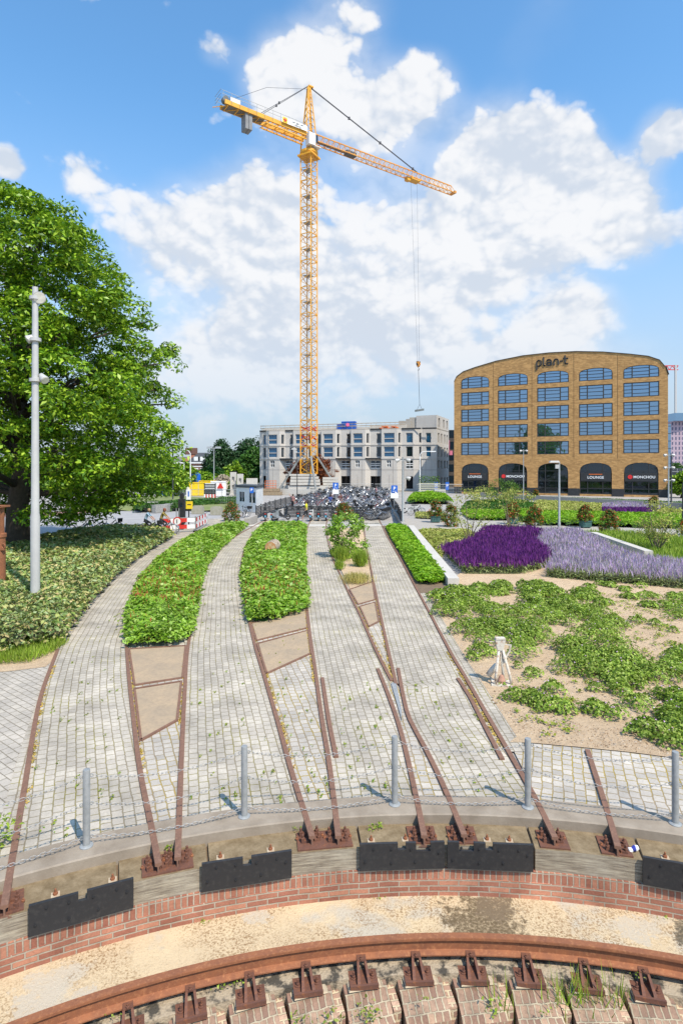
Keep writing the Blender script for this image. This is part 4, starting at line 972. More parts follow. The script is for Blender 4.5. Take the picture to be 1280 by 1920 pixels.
def others():
    # dark block seen between the two buildings
    a = P(838, 925, 133); rt = empty('dark_apartment_building', (26, 150, 0), 0, 'dark brown apartment building in the gap beside the brick office', 'building')
    mb = MB(); mb.bx(24.5, 40, 140, 155, 0, zat(806, 140)); mb.build('walls', mat('dark_brick', (.075, .06, .05), (.05, .04, .035), .8, .8), rt)
    for i in range(5):
        for j in range(2):
            mb = MB(); mb.box((26.2 + j * 1.6, 139.97, 2 + i * 2.7), (1.1, .08, 1.7)); mb.build('window', M['glass_dark'], rt)
    mb = MB(); c = P(842, 849, 134); mb.box(c, (1.5, .1, 1.0)); mb.box(c + Vector((0, 0, 1.2)), (.12, .1, 3.4)); tag(mb.build('pink_banner', mat('banner_pink', (.75, .22, .32), None, 3, .6)), 'small pink banner on a mast between the buildings', 'banner')
    # glass strip right of the office
    rt = empty('glass_stair_tower', (P(1256, 880, 118).x + 1, 118, 0), 0, 'narrow blue glass stair tower right behind the brick office', 'building')
    mb = MB(); mb.bx(P(1250, 0, 118).x, P(1257.5, 0, 118).x, 118, 126, 0, zat(795, 118)); mb.build('glass_body', M['glass_office'], rt)
    mb = MB()
    for z in np.arange(1, zat(795, 118), 1.5): mb.bx(P(1250, 0, 118).x - .02, P(1257.5, 0, 118).x + .02, 117.93, 117.98, z, z + .12)
    mb.build('mullions', M['black'], rt)
    # tall pinkish tower
    Y = 240; x0 = P(1257, 0, Y).x; zt = zat(790, Y)
    rt = empty('lilac_office_tower', (x0 + 10, Y, 0), 0, 'tall lilac office tower with a blue glass top at the right edge', 'building')
    t = brickmat('tower_windows', (.10, .10, .16), (.14, .14, .2), (.50, .38, .44), 1.3, 2.0, .42, vec='Object', bump=.02, wob=0, grime=.05, offset=0)
    mb = MB(); mb.quad(Vector((x0, Y, 0)), Vector((x0 + 26, Y - 4, 0)), Vector((x0 + 26, Y - 4, zt)), Vector((x0, Y, zt))); mb.bx(x0 + .3, x0 + 25, Y + .3, Y + 20, 0, zt - .01)
    o = mb.build('facade', t, None, loc=(0, 0, 0)); 
    # put the texture upright: rotate the mesh frame so that local Y is up
    me = o.data; me.transform(Matrix.Translation((-x0, -Y, 0))); me.transform(Matrix.Rotation(R(-90), 4, 'X')); o.rotation_euler = (R(90), 0, 0); o.parent = rt; o.location = Vector((x0, Y, 0)) - rt.location; KIDS.setdefault(rt.name, []).append(o)
    mb = MB(); mb.bx(x0 + .2, x0 + 25, Y - 3, Y + 18, zt, zt + 3.2); mb.build('glass_top', M['glass_office'], rt)
    # dark glass pavilion low at the right edge
    rt = empty('glass_pavilion', (P(1275, 0, 105).x, 105, 0), 0, 'low dark glass pavilion at the right edge below the lilac tower', 'building')
    x0 = P(1258, 0, 105).x; mb = MB(); mb.bx(x0, x0 + 14, 105, 115, 0, zat(878, 105)); mb.build('glass_body', mat('black_cladding', (.05, .055, .07), (.03, .035, .045), .6, .3), rt)
    mb = MB()
    for i in range(15): mb.bx(x0 + i * .95, x0 + i * .95 + .08, 104.9, 104.97, 0, zat(878, 105))
    for z in (1.2, 2.6, 3.9): mb.bx(x0, x0 + 14, 104.84, 104.895, z, z + .08)
    mb.build('mullions', M['galv'], rt)
    # brick houses far left
    Y = 190; rt = empty('brick_house_row', (P(362, 0, Y).x, Y, 0), 0, 'row of old brick houses with dark tiled roofs and white trim behind the left trees', 'building')
    bx0, bx1 = P(286, 0, Y).x, P(392, 0, Y).x; xm = P(352, 0, Y).x; ze = zat(866, Y); zr = zat(848, Y)
    mb = MB(); mb.bx(bx0, bx1, Y, Y + 9, 0, ze); mb.build('brick_walls', mat('old_red_brick', (.22, .12, .09), (.17, .09, .07), 1, .85), rt)
    def roof(x0, x1, m_, z_):
        mb = MB(); y0, y1 = Y - .4, Y + 9.4; ym = Y + 4.5
        mb.v += [Vector(p) for p in ((x0, y0, ze), (x1, y0, ze), (x1 - 1.2, ym, z_), (x0 + 2.5, ym, z_), (x0, y1, ze), (x1, y1, ze))]
        for f in ((0, 1, 2, 3), (3, 2, 5, 4), (1, 5, 2), (0, 3, 4), (0, 4, 5, 1)): mb.face(f)
        mb.build('roof', m_, rt)
    roof(xm - .2, bx1, mat('slate_roof', (.07, .075, .085), (.05, .055, .06), 1.5, .7), zr); roof(P(340, 0, Y).x, P(368, 0, Y).x, mat('red_tiles', (.30, .11, .06), (.24, .09, .05), 1.5, .8), zat(850, Y)); roof(bx0, xm - .3, mat('grey_tiles', (.18, .17, .17), None, 1.5, .8), zat(856, Y))
    mb = MB(); mb.bx(bx0, bx1, Y - .5, Y - .42, ze - .5, ze - .1); mb.bx(bx0, bx1, Y - .12, Y - .03, ze - 1.6, ze - 1.3); mb.build('white_cornice', M['whitepaint'], rt)
    for i, px in enumerate((345, 352, 360, 369, 378, 386)):
        x = P(px, 0, Y).x; mb = MB(); mb.bx(x - .45, x + .45, Y - .1, Y - .02, ze - 4, ze - 2); mb.build('window', M['whitepaint'], rt)
    for px in (353.5, 364):
        c = P(px, 846, Y + 4); mb = MB(); mb.box(c, (2.0, 1.0, 2.2)); mb.build('chimney', mat('chimney_brick', (.16, .08, .06), None, 2, .8), rt)
    for px in (370, 378):
        c = P(px, 861, Y + .8); mb = MB(); mb.box(c, (2.0, 1.2, 1.6)); mb.build('dormer', M['whitepaint'], rt)
    # distant red crane
    Y = 420; rt = empty('distant_crane', (P(1266, 0, Y).x, Y, 0), 0, 'small red tower crane far away behind the right corner of the brick office', 'crane')
    mb = MB(); x = P(1266, 0, Y).x; zb = zat(694, Y); mb.bar((x, Y, 0), (x, Y, zat(684, Y)), 1.2)
    mb.build('mast', M['greypaint'], rt); mb = MB(); z0, z1 = zat(693, Y), zat(685.5, Y)
    pts = [P(px, 0, Y).x for px in np.linspace(1195, 1271, 15)]
    for z in (z0, z1): mb.bar((pts[0], Y, z), (pts[-1], Y, z), .55)
    for i in range(14): mb.bar((pts[i], Y, z0), (pts[i + 1], Y, z1), .4) if i % 2 else mb.bar((pts[i], Y, z1), (pts[i + 1], Y, z0), .4)
    mb.build('jib', M['red'], rt)
others()

# ------------------------------------------------------------------ tower crane
def crane():
    base = Vector((P(579, 0, 112).x, 112, 0)); ym = M['yellow']
    root = empty('tower_crane', base, 0, 'tall yellow lattice tower crane with long jib in front of the unfinished block', 'crane')
    z0, z1 = 3.5, 64.2; s = 2.3; rot = R(-29); hw = s / 2
    # local frame of the mast
    cs_, sn = math.cos(rot), math.sin(rot)
    def q(x, y, z): return Vector((x * cs_ - y * sn, x * sn + y * cs_, z))
    ns = 12; h = (z1 - z0) / ns
    def section(red=False):
        mb = MB(); C = [(-hw, -hw), (hw, -hw), (hw, hw), (-hw, hw)]
        for c in C: mb.bar(q(*c, 0), q(*c, h), .2)
        nb = 4; bh = h / nb
        for f in range(4):
            p0, p1 = C[f], C[(f + 1) % 4]
            mb.bar(q(*p0, .08), q(*p1, .08), .13)
            for k in range(nb):
                a_, b_ = (p0, p1) if k % 2 else (p1, p0); mb.bar(q(*a_, k * bh), q(*b_, (k + 1) * bh), .09)
            mb.bar(q(*p0, h / 2), q(*p1, h / 2), .07)
        return mb
    def place(o, z): o.parent = root; KIDS.setdefault(root.name, []).append(o); o.location = (0, 0, z)
    first = section().build('mast_section', ym, loc=(0, 0, 0)); place(first, z0)
    lad = MB()
    for x in (-.25, .25): lad.bar(q(x - .4, .2, 0), q(x - .4, .2, h), .05)
    for k in range(17): lad.bar(q(-.65, .2, k * h / 17), q(-.15, .2, k * h / 17), .035)
    lad.box(q(-.3, .3, h * .5), (1.5, 1.5, .06), rz=rot)
    lad.tube([q(.5, .3, 0), q(.5, .3, h)], .06, 5)
    l0 = lad.build('ladder', M['galv'], loc=(0, 0, 0)); place(l0, z0)
    for k in range(1, ns):
        for src, nm in ((first, 0), (l0, 0)):
            c = src.copy(); COL.objects.link(c); place(c, z0 + k * h)
    # red banner ring low on the mast
    mb = MB(); C = [(-hw, -hw), (hw, -hw), (hw, hw), (-hw, hw)]; zb = zat(832, 112); zt = zat(800, 112)
    for f in range(4):
        p0, p1 = q(*C[f], 0) * .93, q(*C[(f + 1) % 4], 0) * .93
        for i in range(5): mb.bar(base + p0 + Vector((0, 0, zb + (zt - zb) * i / 4)), base + p1 + Vector((0, 0, zb + (zt - zb) * (i + (1 if i % 2 else -1)) / 4)), .1, .14)
    mb.build('red_banner', M['red'], root)
    # base: cruciform frame, ballast and struts
    mb = MB()
    for x, y in ((-1, -1), (1, 1), (1, -1), (-1, 1)):
        mb.bar(base + q(x * hw, y * hw, 6.8), base + q(x * hw * 3.5, y * hw * 3.5, .6), .32)
        mb.bar(base + q(0, 0, .55), base + q(x * hw * 3.6, y * hw * 3.6, .55), .5)
    mb.build('support_frame', mat('strut_grey', (.22, .23, .22), (.16, .17, .17), 2, .7), root)
    for i, (dx, dy, L_, w, z, hh) in enumerate([(0, -1.2, 7.5, 2.0, .95, .7), (-.6, -1.4, 5.6, 2, 1.65, .55), (-.6, -1.4, 5.5, 2, 2.22, .55), (-.7, -1.5, 5.2, 1.9, 2.79, .5), (-1, -1.5, 5.0, 1.9, 3.3, .4), (4.2, .4, 3.2, 2.2, .95, .6), (4.3, .3, 3.2, 2.2, 1.57, .5), (4.2, .3, 3.1, 2.2, 2.1, .5), (4.1, .3, 2.9, 2.2, 2.62, .5), (-4.3, .6, 2.6, 2.4, .95, .6)]):
        mb = MB(); mb.box(base + Vector((dx, dy, z)), (L_, w, hh - .06)); mb.build('ballast_slab', M['concrete_pale'], root)
    # slewing ring and operator cab
    D = Vector((.823, .568, 0)).normalized(); N_ = Vector((-D.y, D.x, 0)); rzj = math.atan2(D.y, D.x)
    B = base.copy(); zj = 67.3; top = 77.4
    def j(t, n_, z): return B + D * t + N_ * n_ + Vector((0, 0, z))
    mb = MB(); mb.lathe([(1.35, 64.0), (1.75, 64.5), (1.75, 64.9), (1.2, 65.1)], B, 16)
    for x, y in ((-1, -1), (1, -1), (1, 1), (-1, 1)): mb.bar(B + q(x * hw, y * hw, 64.1), B + q(x * hw * .9, y * hw * .9, 66.9), .25)
    mb.box(B + Vector((0, 0, 64.0)), (3.2, 3.2, .3), rz=rot); mb.build('slewing_ring', ym, root)
    mb = MB(); mb.lathe([(.85, 65.0), (.3, 66.6), (.3, 66.9)], B, 10); mb.build('turntable_cone', ym, root)
    cab = B + Vector((.5, -1.35, 0)); mb = MB(); mb.box(cab + Vector((-.1, -.1, 66.5)), (1.45, 1.3, 2.2), rz=rzj); mb.box(cab + D * 1.1 + Vector((0, 0, 65.3)), (1.3, 1.5, .12), rz=rzj)
    cb = mb.build('operator_cab', M['whitepaint'], root)
    mb = MB(); mb.box(cab + D * .85 + Vector((0, 0, 66.8)), (.5, 1.3, 1.3), rz=rzj); mb.build('cab_window', M['glass_dark'], cb).location = (0, 0, 0)
    # tower head
    mb = MB(); w = 1.15; low = [(-w, -.75), (w * 1.1, -.75), (w * 1.1, .75), (-w, .75)]; hi = [(-.2, -.2), (.2, -.2), (.2, .2), (-.2, .2)]
    for f in range(4):
        mb.bar(j(*low[f], 67), j(*hi[f], top), .22); g_ = (f + 1) % 4
        for k in range(8):
            t0, t1 = k / 8, (k + 1) / 8; L0 = Vector(low[f]).lerp(Vector(hi[f]), t0); L1 = Vector(low[g_]).lerp(Vector(hi[g_]), t1); mb.bar(j(L0.x, L0.y, 67 + (top - 67) * t0), j(L1.x, L1.y, 67 + (top - 67) * t1), .09)
    mb.bar(j(.1, -.5, 68), j(-.05, -.12, top), .28); mb.box(j(.3, 0, top + .1), (1.0, .8, .25), rz=rzj); mb.build('tower_head', ym, root)
    # jib: triangular section
    Lj = 38.6; jo = mat('jib_orange', (.70, .33, .05), (.58, .24, .04), .6, .5); n = 29; st = (Lj - 1.3) / n; zt_, zb_ = 68.9, 67.25
    mb = MB()
    for s_ in (-.7, .7): mb.bar(j(1.3, s_, zb_), j(Lj, s_, zb_), .17)
    mb.bar(j(1.3, 0, zt_), j(Lj - .8, 0, zt_), .19)
    for k in range(n):
        t0 = 1.3 + k * st; t1 = t0 + st; tm = (t0 + t1) / 2
        for s_ in (-.7, .7): mb.bar(j(t0, s_, zb_), j(tm, 0, zt_), .075); mb.bar(j(tm, 0, zt_), j(t1, s_, zb_), .075)
        mb.bar(j(t0, -.7, zb_), j(t0, .7, zb_), .07); mb.bar(j(t0, -.7 if k % 2 else .7, zb_), j(t1, .7 if k % 2 else -.7, zb_), .06)
    mb.box(j(Lj - .1, 0, zb_ + .2), (.5, 1.6, .5), rz=rzj); mb.build('jib', jo, root)
    mb = MB(); mb.box(j(5, -.1, zb_ + .1), (7, .5, .12), rz=rzj); mb.box(j(9.7, 0, zb_ + .3), (2.4, 1.1, .7), rz=rzj); mb.build('trolley_winch', mat('dark_steel', (.09, .085, .08), None, 3, .5), root)
    # counter jib
    Lc = 17.6; mb = MB()
    for s_ in (-1.0, 1.0):
        mb.bar(j(-.6, s_, 67.6), j(-Lc, s_, 67.9), .32, .75); mb.bar(j(-.8, s_, 66.6), j(-Lc + 8, s_, 66.9), .2)
        for k in range(9): t = -1 - k * 1.0; mb.bar(j(t, s_, 67.5), j(t - 1, s_, 66.7), .1); mb.bar(j(t - .5, s_, 67.5), j(t, s_, 66.7), .08)
    for k in range(9): t = -1 - k * 2; mb.bar(j(t, -1, 67.35), j(t, 1, 67.4), .14); mb.bar(j(t, -1, 67.35), j(t - 2, 1, 67.4), .1)
    mb.build('counter_jib', ym, root)
    mb = MB(); mb.box(j(-Lc + 4.0, 0, 67.45), (7.6, 1.9, .08), rz=rzj); mb.build('walkway', mat('walkway_grey', (.18, .15, .12), None, 3, .7), root)
    mb = MB()
    for s_ in (-1.35, 1.35):
        for z in (68.6, 69.2): mb.bar(j(-2, s_, z), j(-Lc - .6, s_, z + .3), .05)
        for k in range(11): t = -2 - k * 1.6; mb.bar(j(t, s_, 67.7), j(t, s_, 69.4), .05)
    for z in (68.0, 68.6, 69.3): mb.bar(j(-Lc - .8, -1.35, z + .3), j(-Lc - .8, 1.35, z + .3), .05)
    mb.build('handrail', M['galv'], root)
    mb = MB(); mb.box(j(-Lc + 2.3, .1, 68.9), (1.9, 1.1, 1.15), rz=rzj); mb.build('hoist_house', M['whitepaint'], root)
    mb = MB(); mb.lathe([(.55, -.5), (.55, .5)], j(-Lc + .5, 0, 68.8), 12, Matrix((D, Vector((0, 0, 1)), N_)).transposed()); mb.build('hoist_drum', mat('drum', (.12, .13, .13), None, 3, .5), root)
    for k, t in enumerate((-Lc + 4.3, -Lc + 5.0)):
        mb = MB(); mb.box(j(t, 0, 66.1), (.62, 1.75, 2.8), rz=rzj); mb.build('counterweight', mat('counterweight_grey', (.24, .24, .24), (.18, .18, .18), 1, .7), root)
    # banner on the counter jib
    mb = MB(); mb.box(j(-3.9, -1.42, 68.35), (5.4, .05, 1.0), rz=rzj); sg = mb.build('name_board', M['brightwhite'], root)
    c = j(-6.0, -1.47, 68.35); mb = MB(); ax = Matrix((D, Vector((0, 0, 1)), -N_)).transposed()
    star = [(math.sin(k * PI / 5) * (.48 if k % 2 == 0 else .2), math.cos(k * PI / 5) * (.48 if k % 2 == 0 else .2)) for k in range(10)]
    Mx = ax.to_4x4(); Mx.translation = c; mb.box(c - N_ * -.012, (1.0, .03, 1.0), rz=rzj); mb.build('emblem_ground', M['yel2'], sg).location = (0, 0, 0)
    mb = MB(); mb.prism(star, .02, .05, Mx); mb.build('star_emblem', M['red'], sg).location = (0, 0, 0)
    for t_, z in (('van der ven', 68.42), ('tilburg', 67.98)):
        o = textobj(t_, .52, M['black'], sg, (0, 0, 0), rzj, .01); o.location = j(-3.3, -1.47, z) - base - Vector((0, 0, 0)) - Vector(sg.location)
    # pendant lines
    mb = MB(); dk = mat('pendant_dark', (.05, .05, .06), None, 3, .5)
    mb.bar(j(.4, 0, top), j(27.6, 0, zt_ + .1), .16); 
    for t in (.33, .62, .95): p = j(.4, 0, top).lerp(j(27.6, 0, zt_ + .1), t); mb.box(p, (.45, .35, .45))
    mb.build('jib_pendant', dk, root)
    mb = MB()
    for s_ in (-.8, .8): mb.bar(j(-.3, s_ * .2, top), j(-Lc + 6.6, s_, 68), .085); p = j(-.3, s_ * .2, top).lerp(j(-Lc + 6.6, s_, 68), .6); mb.box(p, (.3, .3, .3))
    mb.tube([j(0, 0, top - .4), j(-9, 0, top - 3.4), j(-Lc + 2.4, 0, 69.8)], .03, 4); mb.build('counter_jib_pendant', dk, root)
    # trolley, ropes, hook block
    tt = (P(775, 0, 120).x - B.x) / D.x; tt = 26.6; c = j(tt, 0, zb_); mb = MB(); mb.box(c - Vector((0, 0, .35)), (2.6, 1.6, .22), rz=rzj)
    for s_ in (-1, 1): mb.lathe([(.2, -.8), (.2, .8)], c + D * s_ - Vector((0, 0, .2)), 8, Matrix((D, Vector((0, 0, 1)), N_)).transposed())
    mb.box(c - D * 1.8 - Vector((0, 0, .5)), (.9, 1, .7), rz=rzj); mb.build('trolley', ym, root)
    hk = P(784, 682, c.y); mb = MB()
    for x0, x1 in ((-.9, -.25), (.9, .3)): mb.tube([c + D * x0 - Vector((0, 0, .4)), hk + D * x1 + Vector((0, 0, .5))], .017, 4)
    mb.build('hoist_rope', dk, root)
    st_ = NT('hazard_stripes'); co = st_.coord(); w = st_.n('ShaderNodeTexWave'); w.bands_direction = 'DIAGONAL'; w.inputs['Scale'].default_value = .9; st_.L.new(co, w.inputs[0]); ms = st_.fin(st_.mix(st_.ramp(w.outputs[1], .45, .55), (.75, .3, .02), (.03, .03, .03)), .5)
    mb = MB(); Mx = Matrix((D, Vector((0, 0, 1)), N_)).transposed().to_4x4(); Mx.translation = hk; mb.prism([(-.4, .55), (.4, .55), (.45, -.1), (.15, -.65), (-.15, -.65), (-.45, -.1)], -.2, .2, Mx); hb = mb.build('hook_block', ms, root)
    mb = MB(); mb.tube([hk + D * x + Vector((0, 0, z)) for x, z in ((0, -.6), (0, -.9), (.22, -1.05), (.2, -1.3), (0, -1.38), (-.18, -1.25))], .06, 6); mb.build('hook', dk, hb).location = (0, 0, 0)
    ld = P(786, 771, c.y); rt = empty('hoisted_bundle', ld, 0, 'grey bundle of steel parts hanging on slings from the crane hook', 'load')
    mb = MB()
    for i in range(4):
        for k in range(2): mb.bar(ld + Vector((-.95, -.3 + .2 * i, .0 + .2 * k)), ld + Vector((.95, -.3 + .2 * i, .28 + .2 * k)), .19)
    mb.build('steel_parts', mat('bundle_grey', (.10, .12, .12), (.2, .22, .22), 4, .6), rt)
    mb = MB(); ap = ld + Vector((.05, 0, 1.5)); mb.tube([ld + Vector((-.6, 0, .2)), ap], .03, 4); mb.tube([ld + Vector((.6, 0, .4)), ap], .03, 4); mb.tube([ap, hk - Vector((0, 0, 1.3))], .045, 5); mb.build('sling', dk, rt)
crane()
# ------------------------------------------------------------------ vegetation
def leafmesh(pos, nrm, L, W, name, mats, fold=.18, mi=None, extra=None, tdir=None):
    """many small folded leaves as one mesh: pos, nrm (N,3); L, W (N,)"""
    n = len(pos); nrm = nrm / np.maximum(1e-6, np.linalg.norm(nrm, axis=1, keepdims=True))
    r = rng.normal(size=(n, 3)) if tdir is None else tdir + rng.normal(size=(n, 3)) * .25
    t = r - nrm * np.sum(r * nrm, axis=1, keepdims=True); t /= np.maximum(1e-6, np.linalg.norm(t, axis=1, keepdims=True)); b = np.cross(nrm, t)
    L = L[:, None]; W = W[:, None]; v = np.empty((n, 4, 3))
    v[:, 0] = pos - t * L * .5; v[:, 1] = pos + b * W * .5 + nrm * W * fold + t * L * .06; v[:, 2] = pos + t * L * .5 - nrm * L * .12; v[:, 3] = pos - b * W * .5 + nrm * W * fold + t * L * .06
    return v.reshape(-1, 3), (np.arange(n)[:, None] * 4 + np.arange(4)[None, :]), (np.zeros(n, int) if mi is None else np.asarray(mi))
def npobj(name, chunks, mats, parent=None, loc=None):
    """chunks: list of (verts, quads, material index per face)"""
    vs, fs, ms, o = [], [], [], 0
    for v, f, m_ in chunks: vs.append(v); fs.append(f + o); ms.append(m_); o += len(v)
    v = np.concatenate(vs); f = np.concatenate(fs).astype(np.int32); m_ = np.concatenate(ms).astype(np.int32)
    org = np.array(parent.location if parent is not None else (loc if loc is not None else (v[:, 0].mean(), v[:, 1].mean(), max(0, v[:, 2].min()))))
    v = v - org; me = bpy.data.meshes.new(name); me.vertices.add(len(v)); me.vertices.foreach_set('co', v.astype(np.float32).ravel())
    me.loops.add(f.size); me.loops.foreach_set('vertex_index', f.ravel()); me.polygons.add(len(f))
    me.polygons.foreach_set('loop_start', np.arange(0, f.size, 4, dtype=np.int32)); me.polygons.foreach_set('loop_total', np.full(len(f), 4, np.int32))
    for q in (mats if isinstance(mats, (list, tuple)) else [mats]): me.materials.append(q)
    me.polygons.foreach_set('material_index', m_); me.update(calc_edges=True); me.validate()
    ob = bpy.data.objects.new(name, me); COL.objects.link(ob)
    if parent is not None: ob.parent = parent; KIDS.setdefault(parent.name, []).append(ob)
    else: ob.location = org
    return ob
def blades(pos, H, W, lean=.25, mi=None, rigid=None):
    """upright narrow blades / flower spikes as kites"""
    n = len(pos); a = rng.uniform(0, 2 * PI, n); s = np.stack([np.cos(a), np.sin(a), np.zeros(n)], 1); ln = rng.normal(size=(n, 3)) * lean; ln[:, 2] = 1
    ln /= np.linalg.norm(ln, axis=1, keepdims=True); H = H[:, None]; W = W[:, None]; v = np.empty((n, 4, 3))
    v[:, 0] = pos; v[:, 1] = pos + ln * H * .55 + s * W * .5; v[:, 2] = pos + ln * H; v[:, 3] = pos + ln * H * .55 - s * W * .5
    return v.reshape(-1, 3), (np.arange(n)[:, None] * 4 + np.arange(4)[None, :]), (np.zeros(n, int) if mi is None else np.asarray(mi))
def inpoly(P2, poly):
    x, y = P2[:, 0], P2[:, 1]; c = np.zeros(len(P2), bool); n = len(poly)
    for i in range(n):
        x0, y0 = poly[i]; x1, y1 = poly[(i + 1) % n]
        k = ((y0 > y) != (y1 > y)) & (x < (x1 - x0) * (y - y0) / ((y1 - y0) or 1e-9) + x0); c ^= k
    return c
def edgedist(P2, poly):
    d = np.full(len(P2), 1e9); n = len(poly)
    for i in range(n):
        a = np.array(poly[i]); b = np.array(poly[(i + 1) % n]); ab = b - a; t = np.clip(((P2 - a) @ ab) / max(1e-9, ab @ ab), 0, 1); d = np.minimum(d, np.linalg.norm(P2 - (a + t[:, None] * ab), axis=1))
    return d
def scatter(poly, n, near=None):
    """n points in polygon, optionally denser close to the camera"""
    p = np.array(poly); lo, hi = p.min(0), p.max(0); out = []; k = 0
    while k < n:
        q = rng.uniform(lo, hi, (n * 2, 2)); q = q[inpoly(q, poly)]
        if near: q = q[rng.uniform(size=len(q)) < np.clip((near / np.maximum(1, q[:, 1])) ** 1.3, 0, 1)]
        out.append(q); k += len(q)
        if len(q) == 0: break
    return np.concatenate(out)[:n]
def wob(P2, sc, seed=0):
    return np.sin(P2[:, 0] * sc + seed) * np.cos(P2[:, 1] * sc * 1.13 + seed * 2) * .6 + np.sin(P2[:, 0] * sc * 2.3 + seed * 3 + P2[:, 1] * sc * 1.7) * .4
def ppoly(pts): return [tuple(G(x, y).xy) for x, y in pts]
def bed(name, poly, h, n, L, mats, label=None, cat='ground cover', lw=.6, near=None, edge=.35, core=None, up=.55, mi=None, bump=.14, sc=2.2, seed=1, extra=None, layers=2, kind='stuff', jit=.0):
    q = scatter(poly, n, near); d = np.clip(edgedist(q, poly) / edge, 0, 1); top = h * (.35 + .65 * np.sqrt(d)) * (1 + bump * wob(q, sc, seed) + bump * .6 * wob(q, sc * 3.1, seed + 4))
    z = top * (1 - np.abs(rng.normal(0, .16, n))) + rng.normal(0, .02, n); z = np.maximum(z, .02)
    sc_ = np.clip(q[:, 1] / (near or 1e9), 1, 3.2) if near else np.ones(n)
    pos = np.stack([q[:, 0], q[:, 1], z], 1); pos[:, :2] += rng.normal(size=(n, 2)) * jit * (.5 + .8 * np.abs(wob(q, 4.0, seed)))[:, None]; nr = rng.normal(size=(n, 3)) * (1 - up) * .9; nr[:, 2] = np.abs(nr[:, 2]) + up
    ll = L * rng.uniform(.6, 1.25, n) * sc_; ch = [leafmesh(pos, nr, ll, ll * lw, name, mats, mi=(mi(q) if mi is not None else None))]
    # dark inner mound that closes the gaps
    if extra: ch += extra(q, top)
    o = npobj(name, ch, mats, loc=(q[:, 0].mean(), q[:, 1].mean(), 0)); tag(o, label, None, None, kind) if kind else None
    return o
def mound(name, poly, h, m_, edge=.35, n=26):
    p = np.array(poly); lo, hi = p.min(0), p.max(0); gx = np.linspace(lo[0], hi[0], n + 1); gy = np.linspace(lo[1], hi[1], int(n * 1.6) + 1)
    X, Y = np.meshgrid(gx, gy, indexing='ij'); q = np.stack([X.ravel(), Y.ravel()], 1); ins = inpoly(q, poly); d = np.clip(edgedist(q, poly) / edge, 0, 1); d = np.clip((edgedist(q, poly) - .04) / edge, 0, 1); z = np.where(ins, h * np.sqrt(d) - .03, -.08)
    v = np.stack([q[:, 0], q[:, 1], z], 1); ny = len(gy); f = []
    for i in range(n):
        for j in range(ny - 1):
            a = [i * ny + j, (i + 1) * ny + j, (i + 1) * ny + j + 1, i * ny + j + 1]
            if all(ins[k] for k in a): f.append(a)
    return v, np.array(f), np.ones(len(f), int)

LG = dict(
 persic=leafmat('bed_leaf_bright', [(.11, .25, .012), (.20, .38, .022), (.29, .46, .04), (.15, .31, .03), (.44, .58, .16), (.24, .42, .03), (.30, .44, .06), (.17, .34, .02)], .42, .3, 1.2, .4),  # the palest tone paints whitish glints onto some leaves
 tree=leafmat('tree_leaf', [(.055, .145, .008), (.11, .24, .012), (.25, .42, .022), (.39, .54, .045)], .42, .28, .5, .35),  # two lightest tones put highlights into the colour of random leaves
 hedge=leafmat('hedge_leaf_variegated', [(.10, .17, .03), (.22, .31, .06), (.42, .46, .14), (.56, .44, .20), (.14, .23, .05), (.36, .45, .22), (.20, .30, .08)], .5, .2, .8, .35),
 lime=leafmat('lime_leaf', [(.12, .30, .01), (.22, .42, .02), (.30, .48, .03)], .5, .35, .9, .3),
 yellowg=leafmat('yellowgreen_leaf', [(.26, .33, .05), (.40, .44, .10), (.46, .43, .15)], .6, .3, 1.0, .2),
 geran=leafmat('geranium_leaf', [(.095, .18, .015), (.18, .29, .03), (.29, .41, .05), (.45, .54, .14)], .5, .3, 2.2, .3),
 dark=leafmat('dark_leaf', [(.018, .055, .016), (.028, .075, .022), (.04, .10, .03)], .5, .2, .2, .3),
 mid=leafmat('mid_leaf', [(.03, .10, .015), (.06, .16, .02), (.09, .20, .03)], .5, .3, .25, .3),
 copper=leafmat('copper_leaf', [(.11, .028, .012), (.2, .06, .02), (.28, .09, .03)], .5, .3, .5, .3),
 redleaf=leafmat('red_young_leaf', [(.42, .07, .025), (.55, .13, .04), (.6, .20, .06)], .45, .35, 1, .3),
 shrub=leafmat('shrub_leaf', [(.05, .13, .015), (.10, .20, .03), (.15, .24, .04)], .45, .3, 1, .3),
 purple=leafmat('purple_spike', [(.11, .022, .17), (.21, .05, .26), (.08, .02, .11), (.17, .06, .17)], .7, .2, 1.5, .1),
 lav=leafmat('lavender_spike', [(.42, .28, .50), (.56, .42, .64), (.34, .24, .38), (.66, .56, .70), (.36, .36, .28), (.32, .34, .20)], .7, .3, 1.2, .1),
 sage=leafmat('sage_leaf', [(.14, .20, .06), (.24, .31, .10), (.36, .42, .18)], .6, .25, 1, .2),
 grass=leafmat('grass_blade', [(.16, .27, .02), (.28, .40, .04), (.40, .48, .09)], .55, .35, 1.2, .25),
 straw=leafmat('straw_blade', [(.42, .36, .10), (.52, .44, .16), (.34, .34, .08)], .7, .3, 2, .2),
 pink=leafmat('pink_petal', [(.6, .35, .6), (.75, .55, .78), (.5, .2, .45)], .6, .3, 2, .2),
 redsp=leafmat('red_flower_spike', [(.42, .06, .035), (.5, .11, .06), (.36, .09, .05)], .6, .2, 2, .2),
 moss=leafmat('joint_weed_leaf', [(.20, .30, .03), (.34, .34, .05), (.12, .26, .02)], .7, .2, 3, .2))
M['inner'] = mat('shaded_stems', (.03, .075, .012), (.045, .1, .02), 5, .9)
M['inner2'] = mat('shaded_stems_brown', (.07, .075, .03), (.10, .10, .04), 5, .9)

